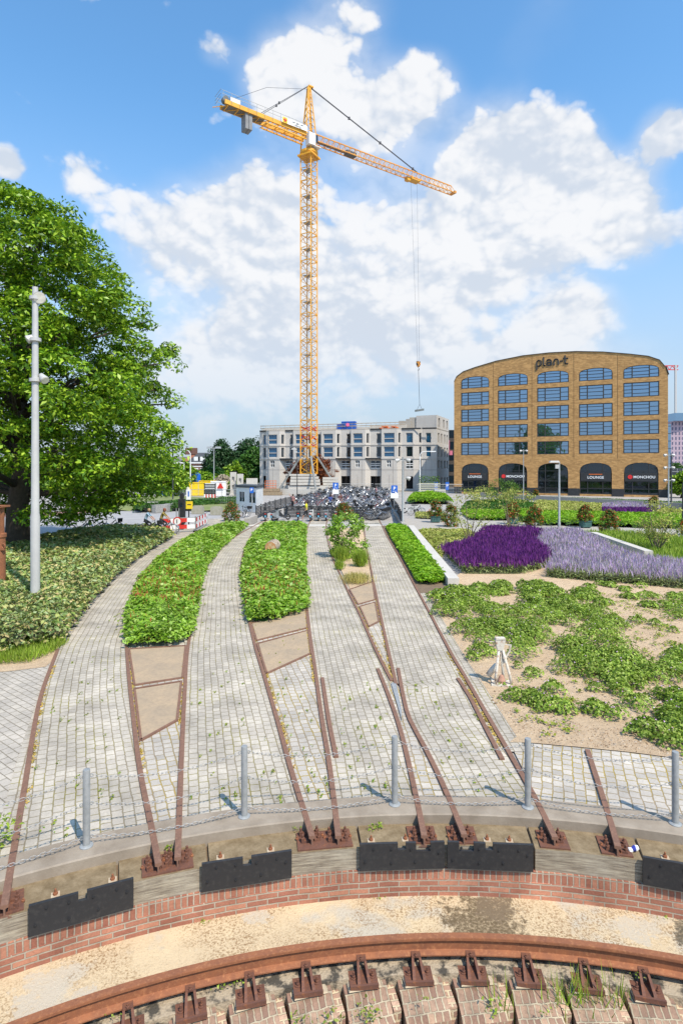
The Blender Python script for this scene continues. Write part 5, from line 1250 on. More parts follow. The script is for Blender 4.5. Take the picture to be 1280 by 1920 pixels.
def tree(name, base, prof, nclump, nleaf, L, lm, label, cat='tree', group=None, cr=(.8, .32), trunk=.25, tmat=None, up=.65, clear=1.0, limbs=14, inner=.55, lw=.5, lean=(0, 0), squash=1.0, seed=0, droop=0.0, bare=False, sector=None):
    """prof: list of (z, radius) of the crown; leaves sit in flattened clumps through the crown's outer half"""
    rt = empty(name, base, 0, label, cat, group); zz_ = np.array([p[0] for p in prof]); rr_ = np.array([p[1] for p in prof])
    zmin, zmax = zz_[0], zz_[-1]; zs = np.linspace(zmin, zmax, 200); w = np.interp(zs, zz_, rr_) + .25; cdf = np.cumsum(w); cdf /= cdf[-1]
    z = np.interp(rng.uniform(size=nclump), cdf, zs); a = rng.uniform(0, 2 * PI, nclump)
    lump = 1 + .16 * np.sin(a * 3 + z * .9 + seed) + .12 * np.sin(a * 5 - z * 1.7 + seed * 2) + .08 * np.sin(a * 9 + z * 3.1)
    z = np.where(sector is not None and False, z, z)
    if sector: k_ = (np.degrees(a) % 360 > sector[0]) & (np.degrees(a) % 360 < sector[1]); z = np.where(k_, np.maximum(z, sector[2] + (z - zmin) * .8), z); z = np.minimum(z, zmax * .98)
    fr = 1 - (1 - inner) * rng.uniform(size=nclump) ** 1.8; r = np.interp(z, zz_, rr_) * lump * fr
    c = np.stack([base[0] + r * np.cos(a) + lean[0] * z, base[1] + r * np.sin(a) * squash + lean[1] * z, base[2] + z - droop * r], 1)
    cs_ = rng.uniform(.6, 1.35, nclump); k = rng.poisson(nleaf, nclump) + 3; idx = np.repeat(np.arange(nclump), k); n = len(idx)
    off = rng.normal(size=(n, 3)); off /= np.linalg.norm(off, axis=1, keepdims=True); off *= rng.uniform(.25, 1, n)[:, None] ** .6
    out = np.stack([np.cos(a), np.sin(a), np.zeros(nclump)], 1)[idx]
    o2 = off * np.array([cr[0], cr[0], cr[1]]) * cs_[idx][:, None]; o2[:, 2] -= .25 * np.sum(o2 * out, axis=1)
    pos = c[idx] + o2; nr = off * .6 + rng.normal(size=(n, 3)) * .45; nr[:, 2] += up; ll = L * rng.uniform(.65, 1.3, n)
    pos[:, 2] = np.maximum(pos[:, 2], .15)
    npobj('crown', [leafmesh(pos, nr, ll, ll * lw, 'crown', lm)], lm, rt)
    mb = MB(); tz = zmax * .82; B = Vector(base); seg = 7; rd = random.Random(seed + 5)
    tp = [B + Vector((lean[0] * tz * i / seg + (rd.uniform(-.04, .04) * tz * .3 if 0 < i else 0), lean[1] * tz * i / seg, tz * i / seg - .1)) for i in range(seg + 1)]
    mb.tube(tp, [trunk * (1.25 if i == 0 else (1 - i / seg) ** .8 + .08) for i in range(seg + 1)], 9)
    for i in range(limbs):
        q = c[rd.randrange(nclump)]; q = Vector(q); h0 = max(clear, min(tz * .95, (q.z - B.z) * .72)); st = B + Vector((lean[0] * h0, lean[1] * h0, h0)); m1 = st.lerp(q, .5) + Vector((0, 0, (q - st).length * .08))
        rb = trunk * .35 * (1 - h0 / zmax) + trunk * .08; mb.tube([st, m1, q], [rb, rb * .6, rb * .2], 5)
    mb.build('trunk', tmat or M['bark'], rt, smooth='all')
    return rt

def big_tree():
    b = G(36, 1036); b.z = 0
    prof = [(1.7, 2.6), (2.3, 4.8), (3.2, 6.2), (5, 6.9), (7, 7.1), (9.3, 6.8), (12, 5.8), (14.5, 4.9), (16.3, 3.9), (17.6, 2.8), (18.6, 1.2)]
    tree('big_oak_tree', b, prof, 1350, 84, .27, LG['tree'], 'very large bright green broadleaf tree filling the left side beside the grey mast', 'tree', None, (.85, .42), .55, M['bark'], .75, 3, 60, .62, .44, seed=3, sector=(205, 303, 4.3))
big_tree()

def beds():
    soil = M['soil']
    b1 = ppoly([(240,1216),(237,1185),(240,1150),(257,1105),(290,1062),(330,1028),(375,1003),(415,990),(462,987),(440,1006),(412,1032),(388,1064),(376,1100),(368,1145),(358,1195),(330,1213)])
    b2 = ppoly([(464,1168),(457,1115),(455,1072),(464,1030),(478,1005),(496,988),(572,988),(570,1030),(571,1075),(575,1110),(579,1143),(545,1157),(505,1168)])
    def mk(name, poly, label, spikes, n=30000):
        def ex(q, top):
            out = [mound(name, poly, .3, None)]
            f = spikes(q); k = rng.uniform(size=len(q)) < f; pp = np.stack([q[k][:, 0], q[k][:, 1], top[k] * .9], 1); m_ = len(pp)
            out.append(blades(pp, rng.uniform(.10, .26, m_), rng.uniform(.015, .028, m_), .18, np.full(m_, 2))); return out
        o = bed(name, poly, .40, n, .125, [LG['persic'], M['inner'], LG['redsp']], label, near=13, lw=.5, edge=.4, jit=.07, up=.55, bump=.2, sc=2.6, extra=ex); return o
    y1 = lambda q, a, b: ((q[:, 1] > a) & (q[:, 1] < b))
    mk('knotweed_bed', b1, None, lambda q: np.where(y1(q, 17.5, 23), .035, .004), 46000); mk('knotweed_bed', b2, None, lambda q: np.where(y1(q, 18.5, 24), .035, .004), 38000)
    # bed right of the fourth path, low concrete wall
    b3 = ppoly([(724,990),(760,990),(800,1035),(846,1090),(812,1098),(782,1096),(768,1070),(748,1035),(732,1008)])
    bed('lime_ground_cover', b3, .32, 15000, .13, [LG['lime'], M['inner']], near=20, edge=.3, extra=lambda q, t: [mound('x', b3, .22, None, .3)])
    mb = MB(); w0, w1 = G(850, 1100), G(770, 993); dd = (w1 - w0).normalized(); s = Vector((dd.y, -dd.x, 0)); mb.bar(w0 + Vector((0, 0, .15)), w1 + Vector((0, 0, .15)), .42, .32)
    tag(mb.build('garden_wall', M['concrete_pale']), 'low pale concrete wall along the lime green bed, ending in the sand', 'wall')
    sheet('bed_soil', [(718,985),(765,990),(805,1035),(858,1098),(815,1112),(783,1112),(762,1072),(745,1042),(728,1012)], M['soil'], .009)
    # sand garden
    ms = NT('garden_sand'); co = ms.coord(); a = ms.mix(ms.ramp(ms.noise(.8, 6, .65, co), .3, .7), (.64, .485, .32), (.53, .385, .25)); a = ms.mix(ms.ramp(ms.noise(5, 9, .8, co), .46, .7, 0, .8), a, (.36, .26, .17)); a = ms.mix(ms.ramp(ms.noise(70, 3, .7, co), .6, .75, 0, .5), a, (.25, .18, .12))
    M['sand'] = ms.fin(a, .95, 0, ms.bump(ms.noise(9, 9, .8, co), 1, .05), .1)
    r8 = [(p.x + .28, p.y) for p in RL[8] if G(0, 1400).y < p.y < G(0, 1085).y]
    poly = r8 + [tuple(G(x, y).xy) for x, y in ((775, 1086), (850, 1086), (900, 1040), (1280, 1040), (1900, 1060), (2200, 1480), (1400, 1440), (1280, 1424), (1180, 1411), (1090, 1402), (1000, 1394), (955, 1392))]
    # a gently uneven sheet
    pp = np.array(poly); lo, hi = pp.min(0), pp.max(0); mb = MB(); mb.v = [Vector((x, y, .006)) for x, y in poly]; mb.face(range(len(poly))); tag(mb.build('garden_sand', M['sand'], loc=(0, 0, 0)), kind='structure')
    # centre bed
    bc = [(656, 1104), (640, 1070), (628, 1048), (618, 1015), (613, 990), (680, 990), (684, 1015), (690, 1050), (697, 1090)]
    mb = MB(); mb.v = [Vector((p.x, p.y, .004)) for p in gp(bc)]; mb.face(range(len(bc))); tag(mb.build('centre_bed_sand', M['sand'], loc=(0, 0, 0)), kind='structure')
    # geranium sweep in the sand
    def clumpfield(centres, name, kind=None, label=None, group=None, dens=1100, fl=.006, lm=None):
        chunks = []
        for (x, y, r, h) in centres:
            n = int(dens * r * r * 3.1 * (1.0 if y < 22 else .6)) + 30; a = rng.uniform(0, 2 * PI, n); rr = np.sqrt(rng.uniform(size=n)); lump = 1 + .22 * np.sin(a * 3 + x * 7) + .15 * np.sin(a * 7 + y * 5)
            px_ = x + r * rr * lump * np.cos(a); py_ = y + r * rr * lump * np.sin(a); z = h * np.sqrt(np.maximum(0, 1 - rr ** 2.4)) * (1 + .18 * np.sin(px_ * 17) * np.cos(py_ * 19)) * (1 - np.abs(rng.normal(0, .15, n))) + .02
            nr = np.stack([np.cos(a) * rr, np.sin(a) * rr, np.ones(n)], 1) + rng.normal(size=(n, 3)) * .45; L = rng.uniform(.03, .065, n) * (1.05 if y < 18 else 1.4)
            f = rng.uniform(size=n) < fl; mi = np.where(f, 1, 0); z = z + f * .03; L = np.where(f, .035, L); nr[f] = nr[f] * .3 + np.array([0, -.5, .8])
            chunks.append(leafmesh(np.stack([px_, py_, z], 1), nr, L, L * .85, name, None, mi=mi))
        o = npobj(name, chunks, [lm or LG['geran'], LG['pink']], loc=(float(np.mean([c[0] for c in centres])), float(np.mean([c[1] for c in centres])), 0))
        return tag(o, label, 'ground cover' if kind is None else None, group, kind)
    def cl(px, py, rp, h=.24):
        g = G(px, py); return (g.x, g.y, rp * g.y / F, h)
    sweep_poly = ppoly([(812,1112),(880,1100),(1010,1098),(1060,1120),(1100,1118),(1150,1170),(1172,1222),(1238,1270),(1225,1292),(1150,1287),(1080,1262),(1060,1225),(985,1230),(965,1242),(905,1240),(880,1215),(858,1195),(830,1165)])
    q = scatter(sweep_poly, 150); keep = []
    for x, y in q:
        px = 640 + F * x / y; py = HZ + CH * F / y
        if (915 < px < 990 and 1118 < py < 1140) or (860 < px < 905 and 1140 < py < 1170 and rng.uniform() < .6) or (1040 < px < 1090 and 1190 < py < 1215 and rng.uniform() < .5): continue
        
        if rng.uniform() < .12: continue
        keep.append((x, y, rng.uniform(.26, .52), rng.uniform(.18, .36)))
    clumpfield(keep, 'geranium_ground_cover', 'stuff', dens=1000)
    q = scatter(ppoly([(1195,1100),(1285,1105),(1400,1130),(1500,1190),(1330,1180),(1240,1150),(1200,1130)]), 34)
    clumpfield([(x, y, rng.uniform(.25, .42), .18) for x, y in q], 'geranium_ground_cover', 'stuff', dens=620)
    q = scatter(ppoly([(1180,1245),(1300,1225),(1500,1250),(1560,1300),(1400,1290),(1280,1278),(1200,1270)]), 30)
    clumpfield([(x, y, rng.uniform(.28, .45), .22) for x, y in q], 'geranium_ground_cover', 'stuff')
    q = scatter(ppoly([(1110,1335),(1200,1322),(1290,1300),(1450,1330),(1500,1420),(1350,1415),(1250,1398),(1150,1370)]), 46)
    clumpfield([(x, y, rng.uniform(.22, .38), .20) for x, y in q], 'geranium_ground_cover', 'stuff', dens=1300, fl=.008)
    single = [(1015, 1322, 52, 'wide low geranium clump with pink flowers in front of the old switch lever', [(965,1312,24),(992,1318,28),(1020,1325,32),(1045,1333,27),(1060,1338,18)]),
              (1037, 1298, 22, 'round geranium clump just behind the wide low one', None), (998, 1306, 12, 'tiny clump touching the left of the round geranium clump', None),
              (970, 1254, 9, 'tiny round geranium clump right of the switch lever', None), (998, 1268, 17, 'small flat geranium clump right of the switch lever base', None),
              (1163, 1302, 25, 'small geranium clump alone in the sand, near the right front sweep', None), (1200, 1293, 14, 'small clump of geranium just behind and right of the lone one', None), (1115, 1296, 14, 'small faint geranium clump in the sand left of the lone one', None),
              (1150, 1163, 14, 'small grey green geranium clump in the middle of the right sand', None), (1168, 1175, 10, 'tiny clump beside the small grey green one in the right sand', None), (1193, 1167, 15, 'small geranium clump in the sand right of centre', None),
              (1227, 1173, 14, 'small dark geranium clump at the right side of the sand', None), (1262, 1186, 9, 'tiny geranium clump near the right edge of the sand', None), (1105, 1103, 12, 'small geranium clump just below the pale lavender, left one', None),
              (1125, 1097, 11, 'small geranium clump just below the pale lavender, middle one', None), (1142, 1100, 14, 'small geranium clump just below the pale lavender, right one', None), (1130, 1133, 18, 'flat geranium clump right of the big green sweep', None),
              (1180, 1122, 16, 'flat sparse geranium clump in the upper right sand', None), (1215, 1138, 17, 'flat sparse geranium clump near the upper right corner of the sand', None), (1170, 1108, 13, 'small sparse geranium clump below the end of the lavender', None),
              (905, 1225, 24, 'geranium clump behind the switch lever, left of the big sweep', None), (888, 1268 - 30, 16, 'geranium clump at the left margin of the sand beside the path', None)]
    for px, py, r, lab, many in single:
        clumpfield([cl(*m_, .2) for m_ in many] if many else [cl(px, py, r, .12 + r * .003)], 'geranium_clump', None, lab, 'single geranium clumps in the sand', 1500, .008)
    # tiny sprouts in the sand
    sand_in = ppoly([(930,1285),(1085,1240),(1270,1200),(1280,1300),(1100,1320),(1060,1400),(960,1350)]); q = np.concatenate([scatter(sand_in, 90), scatter(ppoly([(1080,1110),(1280,1120),(1280,1220),(1180,1200)]), 150)])
    ch = []
    for x, y in q:
        n = 14; r = rng.uniform(.03, .10); p = np.stack([x + rng.normal(0, r, n), y + rng.normal(0, r, n), np.full(n, .03) + rng.uniform(0, .03, n)], 1); nr = rng.normal(size=(n, 3)) * .4 + [0, 0, 1]; L = rng.uniform(.03, .07, n); ch.append(leafmesh(p, nr, L, L * .7, '', None))
    tag(npobj('sand_seedlings', ch, [LG['moss']], loc=(4, 12, 0)), kind='stuff')
    # salvia and lavender
    sv_ = ppoly([(838,1048),(868,1077),(985,1077),(1028,1064),(1028,1047),(1003,1028),(1015,1006),(960,1002),(908,1001),(893,1020),(862,1034),(834,1038)])
    def spikes(poly, n, h, spk, leaf, name, dens_leaf, hh=(.22, .38), w=.05, near=24, up_=.5, wig=.2):
        q = scatter(poly, n, near); q = q + rng.normal(size=q.shape) * .16 * (.3 + np.abs(wob(q, 2.2, 5)))[:, None]; top = h * (1 + .12 * wob(q, 1.9, 3) + .08 * wob(q, 5.1, 7)); e = np.clip(edgedist(q, poly) / .5, 0, 1); top *= .75 + .25 * e
        s_ = np.clip(q[:, 1] / near, 1, 2.2); p = np.stack([q[:, 0], q[:, 1], top * .62 + rng.normal(0, .03, n)], 1); c1 = blades(p, rng.uniform(*hh, n), w * s_ * rng.uniform(.7, 1.2, n), wig, np.zeros(n, int))
        q2 = scatter(poly, dens_leaf, near); m_ = len(q2); p2 = np.stack([q2[:, 0], q2[:, 1], h * .62 * rng.uniform(.05, 1.15, m_)], 1); nr = rng.normal(size=(m_, 3)) * .6 + [0, 0, .5]; L = rng.uniform(.07, .14, m_); c2 = leafmesh(p2, nr, L, L * .4, '', None, mi=np.full(m_, 1))
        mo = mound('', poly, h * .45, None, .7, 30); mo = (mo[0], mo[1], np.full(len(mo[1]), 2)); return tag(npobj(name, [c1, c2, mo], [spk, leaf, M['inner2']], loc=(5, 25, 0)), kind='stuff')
    spikes(sv_, 21000, .62, LG['purple'], LG['sage'], 'purple_salvia_bed', 26000, (.14, .40), w=.04, wig=.16)
    lv = ppoly([(1022,1083),(1100,1090),(1200,1098),(1290,1106),(1420,1120),(1500,1100),(1380,1085),(1280,1072),(1200,1060),(1150,1040),(1122,1022),(1085,1006),(1020,1004),(1006,1026),(1032,1046),(1032,1064)])
    spikes(lv, 17000, .55, LG['lav'], LG['sage'], 'pale_lavender_bed', 42000, (.2, .42), .026, wig=.3)
    # yellow green bed between the wall and the salvia
    yb = ppoly([(783,1000),(880,1000),(902,1012),(862,1032),(832,1040),(826,1052)]); bed('pale_spurge_bed', yb, .35, 9000, .12, [LG['yellowg'], M['inner2']], near=25, extra=lambda q, t: [mound('x', yb, .22, None, .3)])
    gb = ppoly([(1095,1003),(1150,1000),(1280,1012),(1500,1020),(1700,1060),(1500,1090),(1380,1082),(1280,1068),(1200,1052),(1150,1032)]); 
    q = scatter(gb, 16000); n = len(q); tag(npobj('meadow_grass', [blades(np.stack([q[:, 0], q[:, 1], np.zeros(n)], 1), rng.uniform(.25, .5, n), rng.uniform(.03, .06, n), .35), (lambda m_: (m_[0], m_[1], m_[2]))(mound('', gb, .15, None, .3))], [LG['grass'], M['inner']], loc=(12, 32, 0)), kind='stuff')
    for y_, lab in ((0, 'x'),):
        mb = MB(); a_, b_ = G(1112, 1012), G(1216, 1052); mb.bar(a_ + Vector((0, 0, .33)), b_ + Vector((0, 0, .33)), .4, .3); tag(mb.build('garden_wall', M['concrete_pale']), 'low concrete wall half hidden behind the pale lavender at the right', 'wall')
    # left hedge
    hp = ppoly([(-330,1300),(60,1225),(122,1212),(150,1170),(180,1130),(215,1092),(262,1050),(300,1024),(328,1008),(300,1000),(230,998),(140,1006),(60,1022),(-200,1060),(-600,1120)])
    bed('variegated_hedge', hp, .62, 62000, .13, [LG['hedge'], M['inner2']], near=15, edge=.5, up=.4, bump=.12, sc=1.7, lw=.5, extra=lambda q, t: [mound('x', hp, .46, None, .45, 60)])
    gr = ppoly([(-200,1262),(60,1243),(105,1222),(128,1206),(90,1206),(0,1206),(-200,1225)]); q = scatter(gr, 7000); n = len(q)
    tag(npobj('verge_grass', [blades(np.stack([q[:, 0], q[:, 1], np.zeros(n)], 1), rng.uniform(.12, .32, n), rng.uniform(.012, .025, n), .4)], [LG['grass']], loc=(-7, 14, 0)), kind='stuff')
    sheet('verge_soil', [(-400,1290),(20,1258),(85,1250),(118,1222),(150,1168),(330,1006),(300,995),(140,1000),(-600,1100)], M['sand'], -.004)
    # pebbles, litter and clods lying on the sand and in the slabs' corners
    def pebbles(name, poly, n, lo, hi, m_, z0=.008):
        q = scatter(poly, n); s_ = rng.uniform(lo, hi, n) * (1 + .04 * q[:, 1]); V = np.array([(-1,-1,-.3),(1,-1,-.3),(1,1,-.3),(-1,1,-.3),(-.6,-.6,.7),(.6,-.6,.7),(.6,.6,.7),(-.6,.6,.7)], float) * .5
        a = rng.uniform(0, 6.28, n); ca, sa = np.cos(a)[:, None], np.sin(a)[:, None]; st = rng.uniform(.5, 1, (n, 1)); x = V[None, :, 0] * s_[:, None]; y = V[None, :, 1] * s_[:, None] * st
        v = np.stack([x * ca - y * sa + q[:, :1], x * sa + y * ca + q[:, 1:2], V[None, :, 2] * s_[:, None] * .6 + z0], 2).reshape(-1, 3)
        f = (np.arange(n)[:, None, None] * 8 + np.array([(4,5,6,7),(0,1,5,4),(1,2,6,5),(2,3,7,6),(3,0,4,7)])[None]).reshape(-1, 4); tag(npobj(name, [(v, f, np.zeros(len(f), int))], [m_], loc=(4, 15, 0)), kind='stuff')
    lit = leafmat('sand_litter', [(.30, .20, .12), (.16, .11, .07), (.45, .38, .30), (.22, .14, .08)], .9, 0, 2, .1)
    allsand = ppoly([(905,1290),(880,1240),(835,1165),(805,1110),(1290,1105),(1500,1150),(1500,1440),(1280,1420),(1100,1400),(960,1388)])
    pebbles('sand_pebbles', allsand, 2600, .008, .035, lit); pebbles('sand_pebbles', ppoly([(940,1330),(1290,1395),(1290,1422),(1100,1400),(985,1390)]), 900, .006, .02, lit)
    # yellow moss and grit along the rails
    mo = leafmat('rail_moss', [(.50, .33, .06), (.58, .42, .12), (.34, .30, .06), (.44, .26, .08)], .9, 0, 2, .1)
    ch = []
    for k, y0, y1, off, cnt in ((8, 9.2, 14, -.07, 80), (4, 8.5, 17, .06, 110), (2, 8.5, 14, .06, 90), (5, 12, 18, -.06, 110), (61, 12, 20, .05, 80), (71, 12, 20, -.05, 80), (3, 10, 14, -.05, 60), (1, 7.5, 13, .06, 60), (81, 9, 12, .05, 22)):
        for _ in range(cnt):
            y = rng.uniform(y0, y1); 
            if y > RX[k][0][-1]: continue
            n = 9; x = rx(k, y) + off; p = np.stack([x + rng.normal(0, .013, n), y + rng.normal(0, .04, n), rng.uniform(.004, .02, n)], 1); nr = rng.normal(size=(n, 3)) * .5 + [0, 0, 1]; L = rng.uniform(.015, .04, n); ch.append(leafmesh(p, nr, L, L * .7, '', None))
    tag(npobj('rail_moss', ch, [mo], loc=(0, 12, 0)), kind='stuff')
    # weeds in the joints of the setts
    ch = []
    for k in range(420):
        i = rng.integers(0, 5); y = 6.9 + rng.uniform() ** 1.6 * 15; pairs_ = [(1, 2), (3, 4), (5, 6), (7, 8), (4, 5)]; a_, b_ = pairs_[i]
        if a_ in (7, 5) and y > 12: continue
        x0, x1 = rx(a_, y), rx(b_, y); u = round(rng.uniform(.1, .9) * (x1 - x0) / .147) * .147; x = x0 + u; n = rng.integers(5, 14)
        if math.hypot(x - CX, y - CY) < 10.5: continue
        p = np.stack([x + rng.normal(0, .012, n), y + rng.normal(0, .035, n), rng.uniform(.003, .025, n)], 1); nr = rng.normal(size=(n, 3)) * .5 + [0, 0, .8]; L = rng.uniform(.015, .045, n); ch.append(leafmesh(p, nr, L, L * .6, '', None))
    tag(npobj('joint_weeds', ch, [LG['moss']], loc=(0, 9, 0)), kind='stuff')
    # grass and weeds on the pit floor and between the piers
    ch = []
    for px, py in ((1080,1915),(1105,1915),(1130,1917),(1155,1915),(1040,1918),(930,1919),(1075,1916)):
        g = G(px, py, -1.0); n = 26; p = np.stack([g.x + rng.normal(0, .07, n), g.y + rng.normal(0, .04, n), np.full(n, -1.05)], 1); ch.append(blades(p, rng.uniform(.25, .62, n), rng.uniform(.008, .014, n), .18))
    for px, py in ((190,1895),(925,1895),(690,1900),(300,1905),(1245,1850),(1262,1846),(620,1912),(560,1918)):
        g = G(px, py, -.80); n = 34; p = np.stack([g.x + rng.normal(0, .05, n), g.y + rng.normal(0, .04, n), -.86 + rng.uniform(0, .14, n)], 1); nr = rng.normal(size=(n, 3)) * .5 + [0, 0, .8]; L = rng.uniform(.02, .06, n); ch.append(leafmesh(p, nr, L, L * .5, '', None))
    for px, py in ((966 - 650, 1592), (700, 1556), (590 - 40, 1556), (318, 1588), (710, 1552)):
        g = G(px, py, -.08); n = 24; p = np.stack([g.x + rng.normal(0, .03, n), g.y + rng.normal(0, .02, n), -.09 + rng.uniform(0, .07, n)], 1); nr = rng.normal(size=(n, 3)) * .5 + [0, 0, .8]; L = rng.uniform(.02, .05, n); ch.append(leafmesh(p, nr, L, L * .5, '', None))
    for k in range(26):
        g = polar(rng.uniform(-35, 35), rng.choice([8.63, 8.2, 9.52])); zz0 = -.66 if k % 3 == 0 else -.76; n = 12; p = np.stack([g.x + rng.normal(0, .04, n), g.y + rng.normal(0, .02, n), zz0 + rng.uniform(0, .03, n)], 1); nr = rng.normal(size=(n, 3)) * .5 + [0, 0, .8]; L = rng.uniform(.012, .035, n); ch.append(leafmesh(p, nr, L, L * .5, '', None))
    g = G(5, 1585); n = 260; p = np.stack([g.x - .15 + rng.normal(0, .14, n), g.y + rng.normal(0, .14, n), rng.uniform(.02, .3, n)], 1); nr = rng.normal(size=(n, 3)) * .5 + [0, 0, .8]; L = rng.uniform(.03, .08, n); ch.append(leafmesh(p, nr, L, L * .5, '', None))
    tag(npobj('pit_weeds', ch, [LG['grass']], loc=(1, 6, -1)), kind='stuff')
beds()

def shrub(name, px, py, wpx, hpx, lm, label, cat='shrub', n=1800, L=.14, group=None, mats=None, redf=0, shape='cone', planter=None, stems=0, stemz=0, seed=0, lw=.5):
    """a bush whose base stands at photo pixel px, py"""
    g = G(px, py); w = wpx * g.y / F; h = hpx * g.y / F; rt = empty(name, g, 0, label, cat, group); z0 = 0.0
    if planter:
        z0 = .45; mb = MB(); s = w * .62; mb.box(g + Vector((0, 0, .27)), (s, s, .42)); mb.box(g + Vector((0, 0, .49)), (s + .08, s + .08, .06)); mb.box(g + Vector((0, 0, .05)), (s * .8, s * .8, .1)); mb.build('planter', M['planter'], rt)
    nc = 90 if shape != 'multi' else 60; zc = rng.uniform(size=nc); a = rng.uniform(0, 2 * PI, nc)
    if shape == 'cone': rad = w / 2 * np.clip(np.sqrt(np.clip((zc + .12) * 3.2, 0, 1)) * (1 - zc ** 2.4) ** .6, .1, 1)
    else: rad = w / 2 * np.sqrt(np.clip(1 - (2 * zc - 1) ** 2, 0, 1)) + .1
    fr = .35 + .65 * np.sqrt(rng.uniform(size=nc)); hz = h - z0 - stemz; c = np.stack([g.x + rad * fr * np.cos(a), g.y + rad * fr * np.sin(a), z0 + stemz + zc * hz * .94], 1)
    idx = rng.integers(0, nc, n); off = rng.normal(size=(n, 3)); off /= np.linalg.norm(off, axis=1, keepdims=True); cr = .15 * w + .05; pos = c[idx] + off * cr * rng.uniform(.2, 1, n)[:, None] * np.array([1, 1, .8])
    pos[:, 2] = np.maximum(pos[:, 2], .05 + z0 * .8); nr = off * .6 + rng.normal(size=(n, 3)) * .5 + [0, 0, .4]; ll = L * rng.uniform(.6, 1.3, n)
    outer = np.linalg.norm((pos - np.array([g.x, g.y, h * .5]))[:, :2], axis=1) > w * .22; rf = (rng.uniform(size=n) < redf) & (outer | (pos[:, 2] > h * .6)); mi = rf.astype(int)
    npobj('foliage', [leafmesh(pos, nr, ll, ll * lw, '', None, mi=mi)], [lm, LG['redleaf']], rt)
    mb = MB(); rd = random.Random(seed + 3)
    if stems:
        for i in range(stems):
            q = Vector(c[rd.randrange(nc)]); s0 = g + Vector((rd.uniform(-.12, .12), rd.uniform(-.12, .12), 0)); md = s0.lerp(q, .5) + Vector((rd.uniform(-.1, .1), rd.uniform(-.1, .1), .15)); mb.tube([s0, md, q], [.035, .025, .01], 5)
        mb.build('stems', M['twig'], rt)
    else:
        mb.tube([g, g + Vector((0, 0, h * .7))], [.05, .02], 6); mb.build('stems', M['bark'], rt)
    return rt
M['planter'] = mat('green_planter', (.05, .13, .12), (.04, .10, .09), 2, .5)
def shrubs():
    grp = 'red tipped evergreen shrubs set round the square'
    R_ = [(434, 977, 34, 36, None, 'cone shaped shrub with red young leaves at the end of the first flower bed'), (645, 975, 40, 32, None, 'red flowering shrub behind the planted green shrub of the centre bed'),
          (816, 979, 26, 42, 1, 'red tipped shrub in a green planter left of the twin red shrubs'), (845, 987, 34, 42, None, 'low red flowered shrub next to the planter, left of the purple salvia'),
          (961, 982, 27, 42, 1, 'red tipped shrub in a green planter behind the purple salvia'), (1002, 985, 33, 38, None, 'red flowered shrub right behind the junction of salvia and lavender'),
          (1097, 989, 27, 42, 1, 'red tipped shrub in a green planter right of the slim lamp post'), (1142, 999, 36, 44, None, 'red flowered shrub with bright tips in front of the grey path at right'),
          (1226, 952, 19, 22, None, 'small brown red shrub in front of the retaining wall at right'), (1004, 938, 13, 21, None, 'small dark red shrub in front of the office entrance'), (1290, 1003, 34, 34, None, 'red tipped shrub cut off by the right edge')]
    for i, (px, py, w, h, pl, lab) in enumerate(R_): shrub('red_tipped_shrub', px, py, w, h, LG['shrub'], lab, 'shrub', 2000, .14 if py > 960 else .16, grp, redf=.28, planter=pl, seed=i)
    shrub('leafy_shrub', 649, 1044, 70, 82, LG['persic'], 'tall bright green leafy shrub in the centre bed between the paths', 'shrub', 3400, .15, None, shape='multi', stems=9, seed=21)
    mt = 'young multi-stemmed trees in the garden'
    shrub('young_tree', 880, 1018, 74, 100, LG['yellowg'], 'thin yellow green young tree standing between spurge and purple salvia', 'tree', 900, .13, mt, shape='multi', stems=7, stemz=.9, seed=31, lw=.45)
    shrub('young_tree', 956, 1006, 60, 78, LG['yellowg'], 'almost bare young tree with golden stems in the purple salvia', 'tree', 300, .12, mt, shape='multi', stems=9, stemz=.6, seed=33)
    shrub('young_tree', 1232, 1036, 84, 96, LG['yellowg'], 'airy multi-stemmed young tree in the meadow grass at the right', 'tree', 1500, .13, mt, shape='multi', stems=12, stemz=.8, seed=35)
    shrub('young_tree', 940, 944, 58, 44, LG['shrub'], 'dark green young tree in front of the second office arch', 'tree', 1800, .2, mt, shape='multi', stems=6, stemz=.8, seed=37)
    shrub('young_tree', 905, 948, 60, 34, LG['yellowg'], 'pale low young tree just left of the dark one by the office', 'tree', 900, .2, mt, shape='multi', stems=6, stemz=.4, seed=38)
    shrub('young_tree', 968, 950, 60, 34, LG['yellowg'], 'pale low young tree just right of the dark one by the office', 'tree', 1000, .2, mt, shape='multi', stems=6, stemz=.4, seed=39)
    # grasses of the centre bed
    for px, py, n, h, w, lm, lab in ((640, 1052, 700, .75, .28, 'grass', 'tall green grass tuft left of the centre shrub'), (676, 1062, 800, .8, .24, 'grass', 'tall green grass tuft right of the centre shrub'), (636, 1068, 300, .45, .15, 'grass', 'small grass tuft at the left rail of the centre bed'), (668, 1092, 900, .38, .5, 'straw', 'dry straw coloured grass tuft at the tip of the centre bed')):
        g = G(px, py); p = np.stack([g.x + rng.normal(0, w * .5, n), g.y + rng.normal(0, w * .6, n), np.zeros(n)], 1)
        tag(npobj('grass_tuft', [blades(p, h * rng.uniform(.6, 1.1, n), rng.uniform(.012, .028, n), .22)], [LG[lm]], loc=g), lab, 'grass tuft', 'grass tufts of the centre bed')
shrubs()

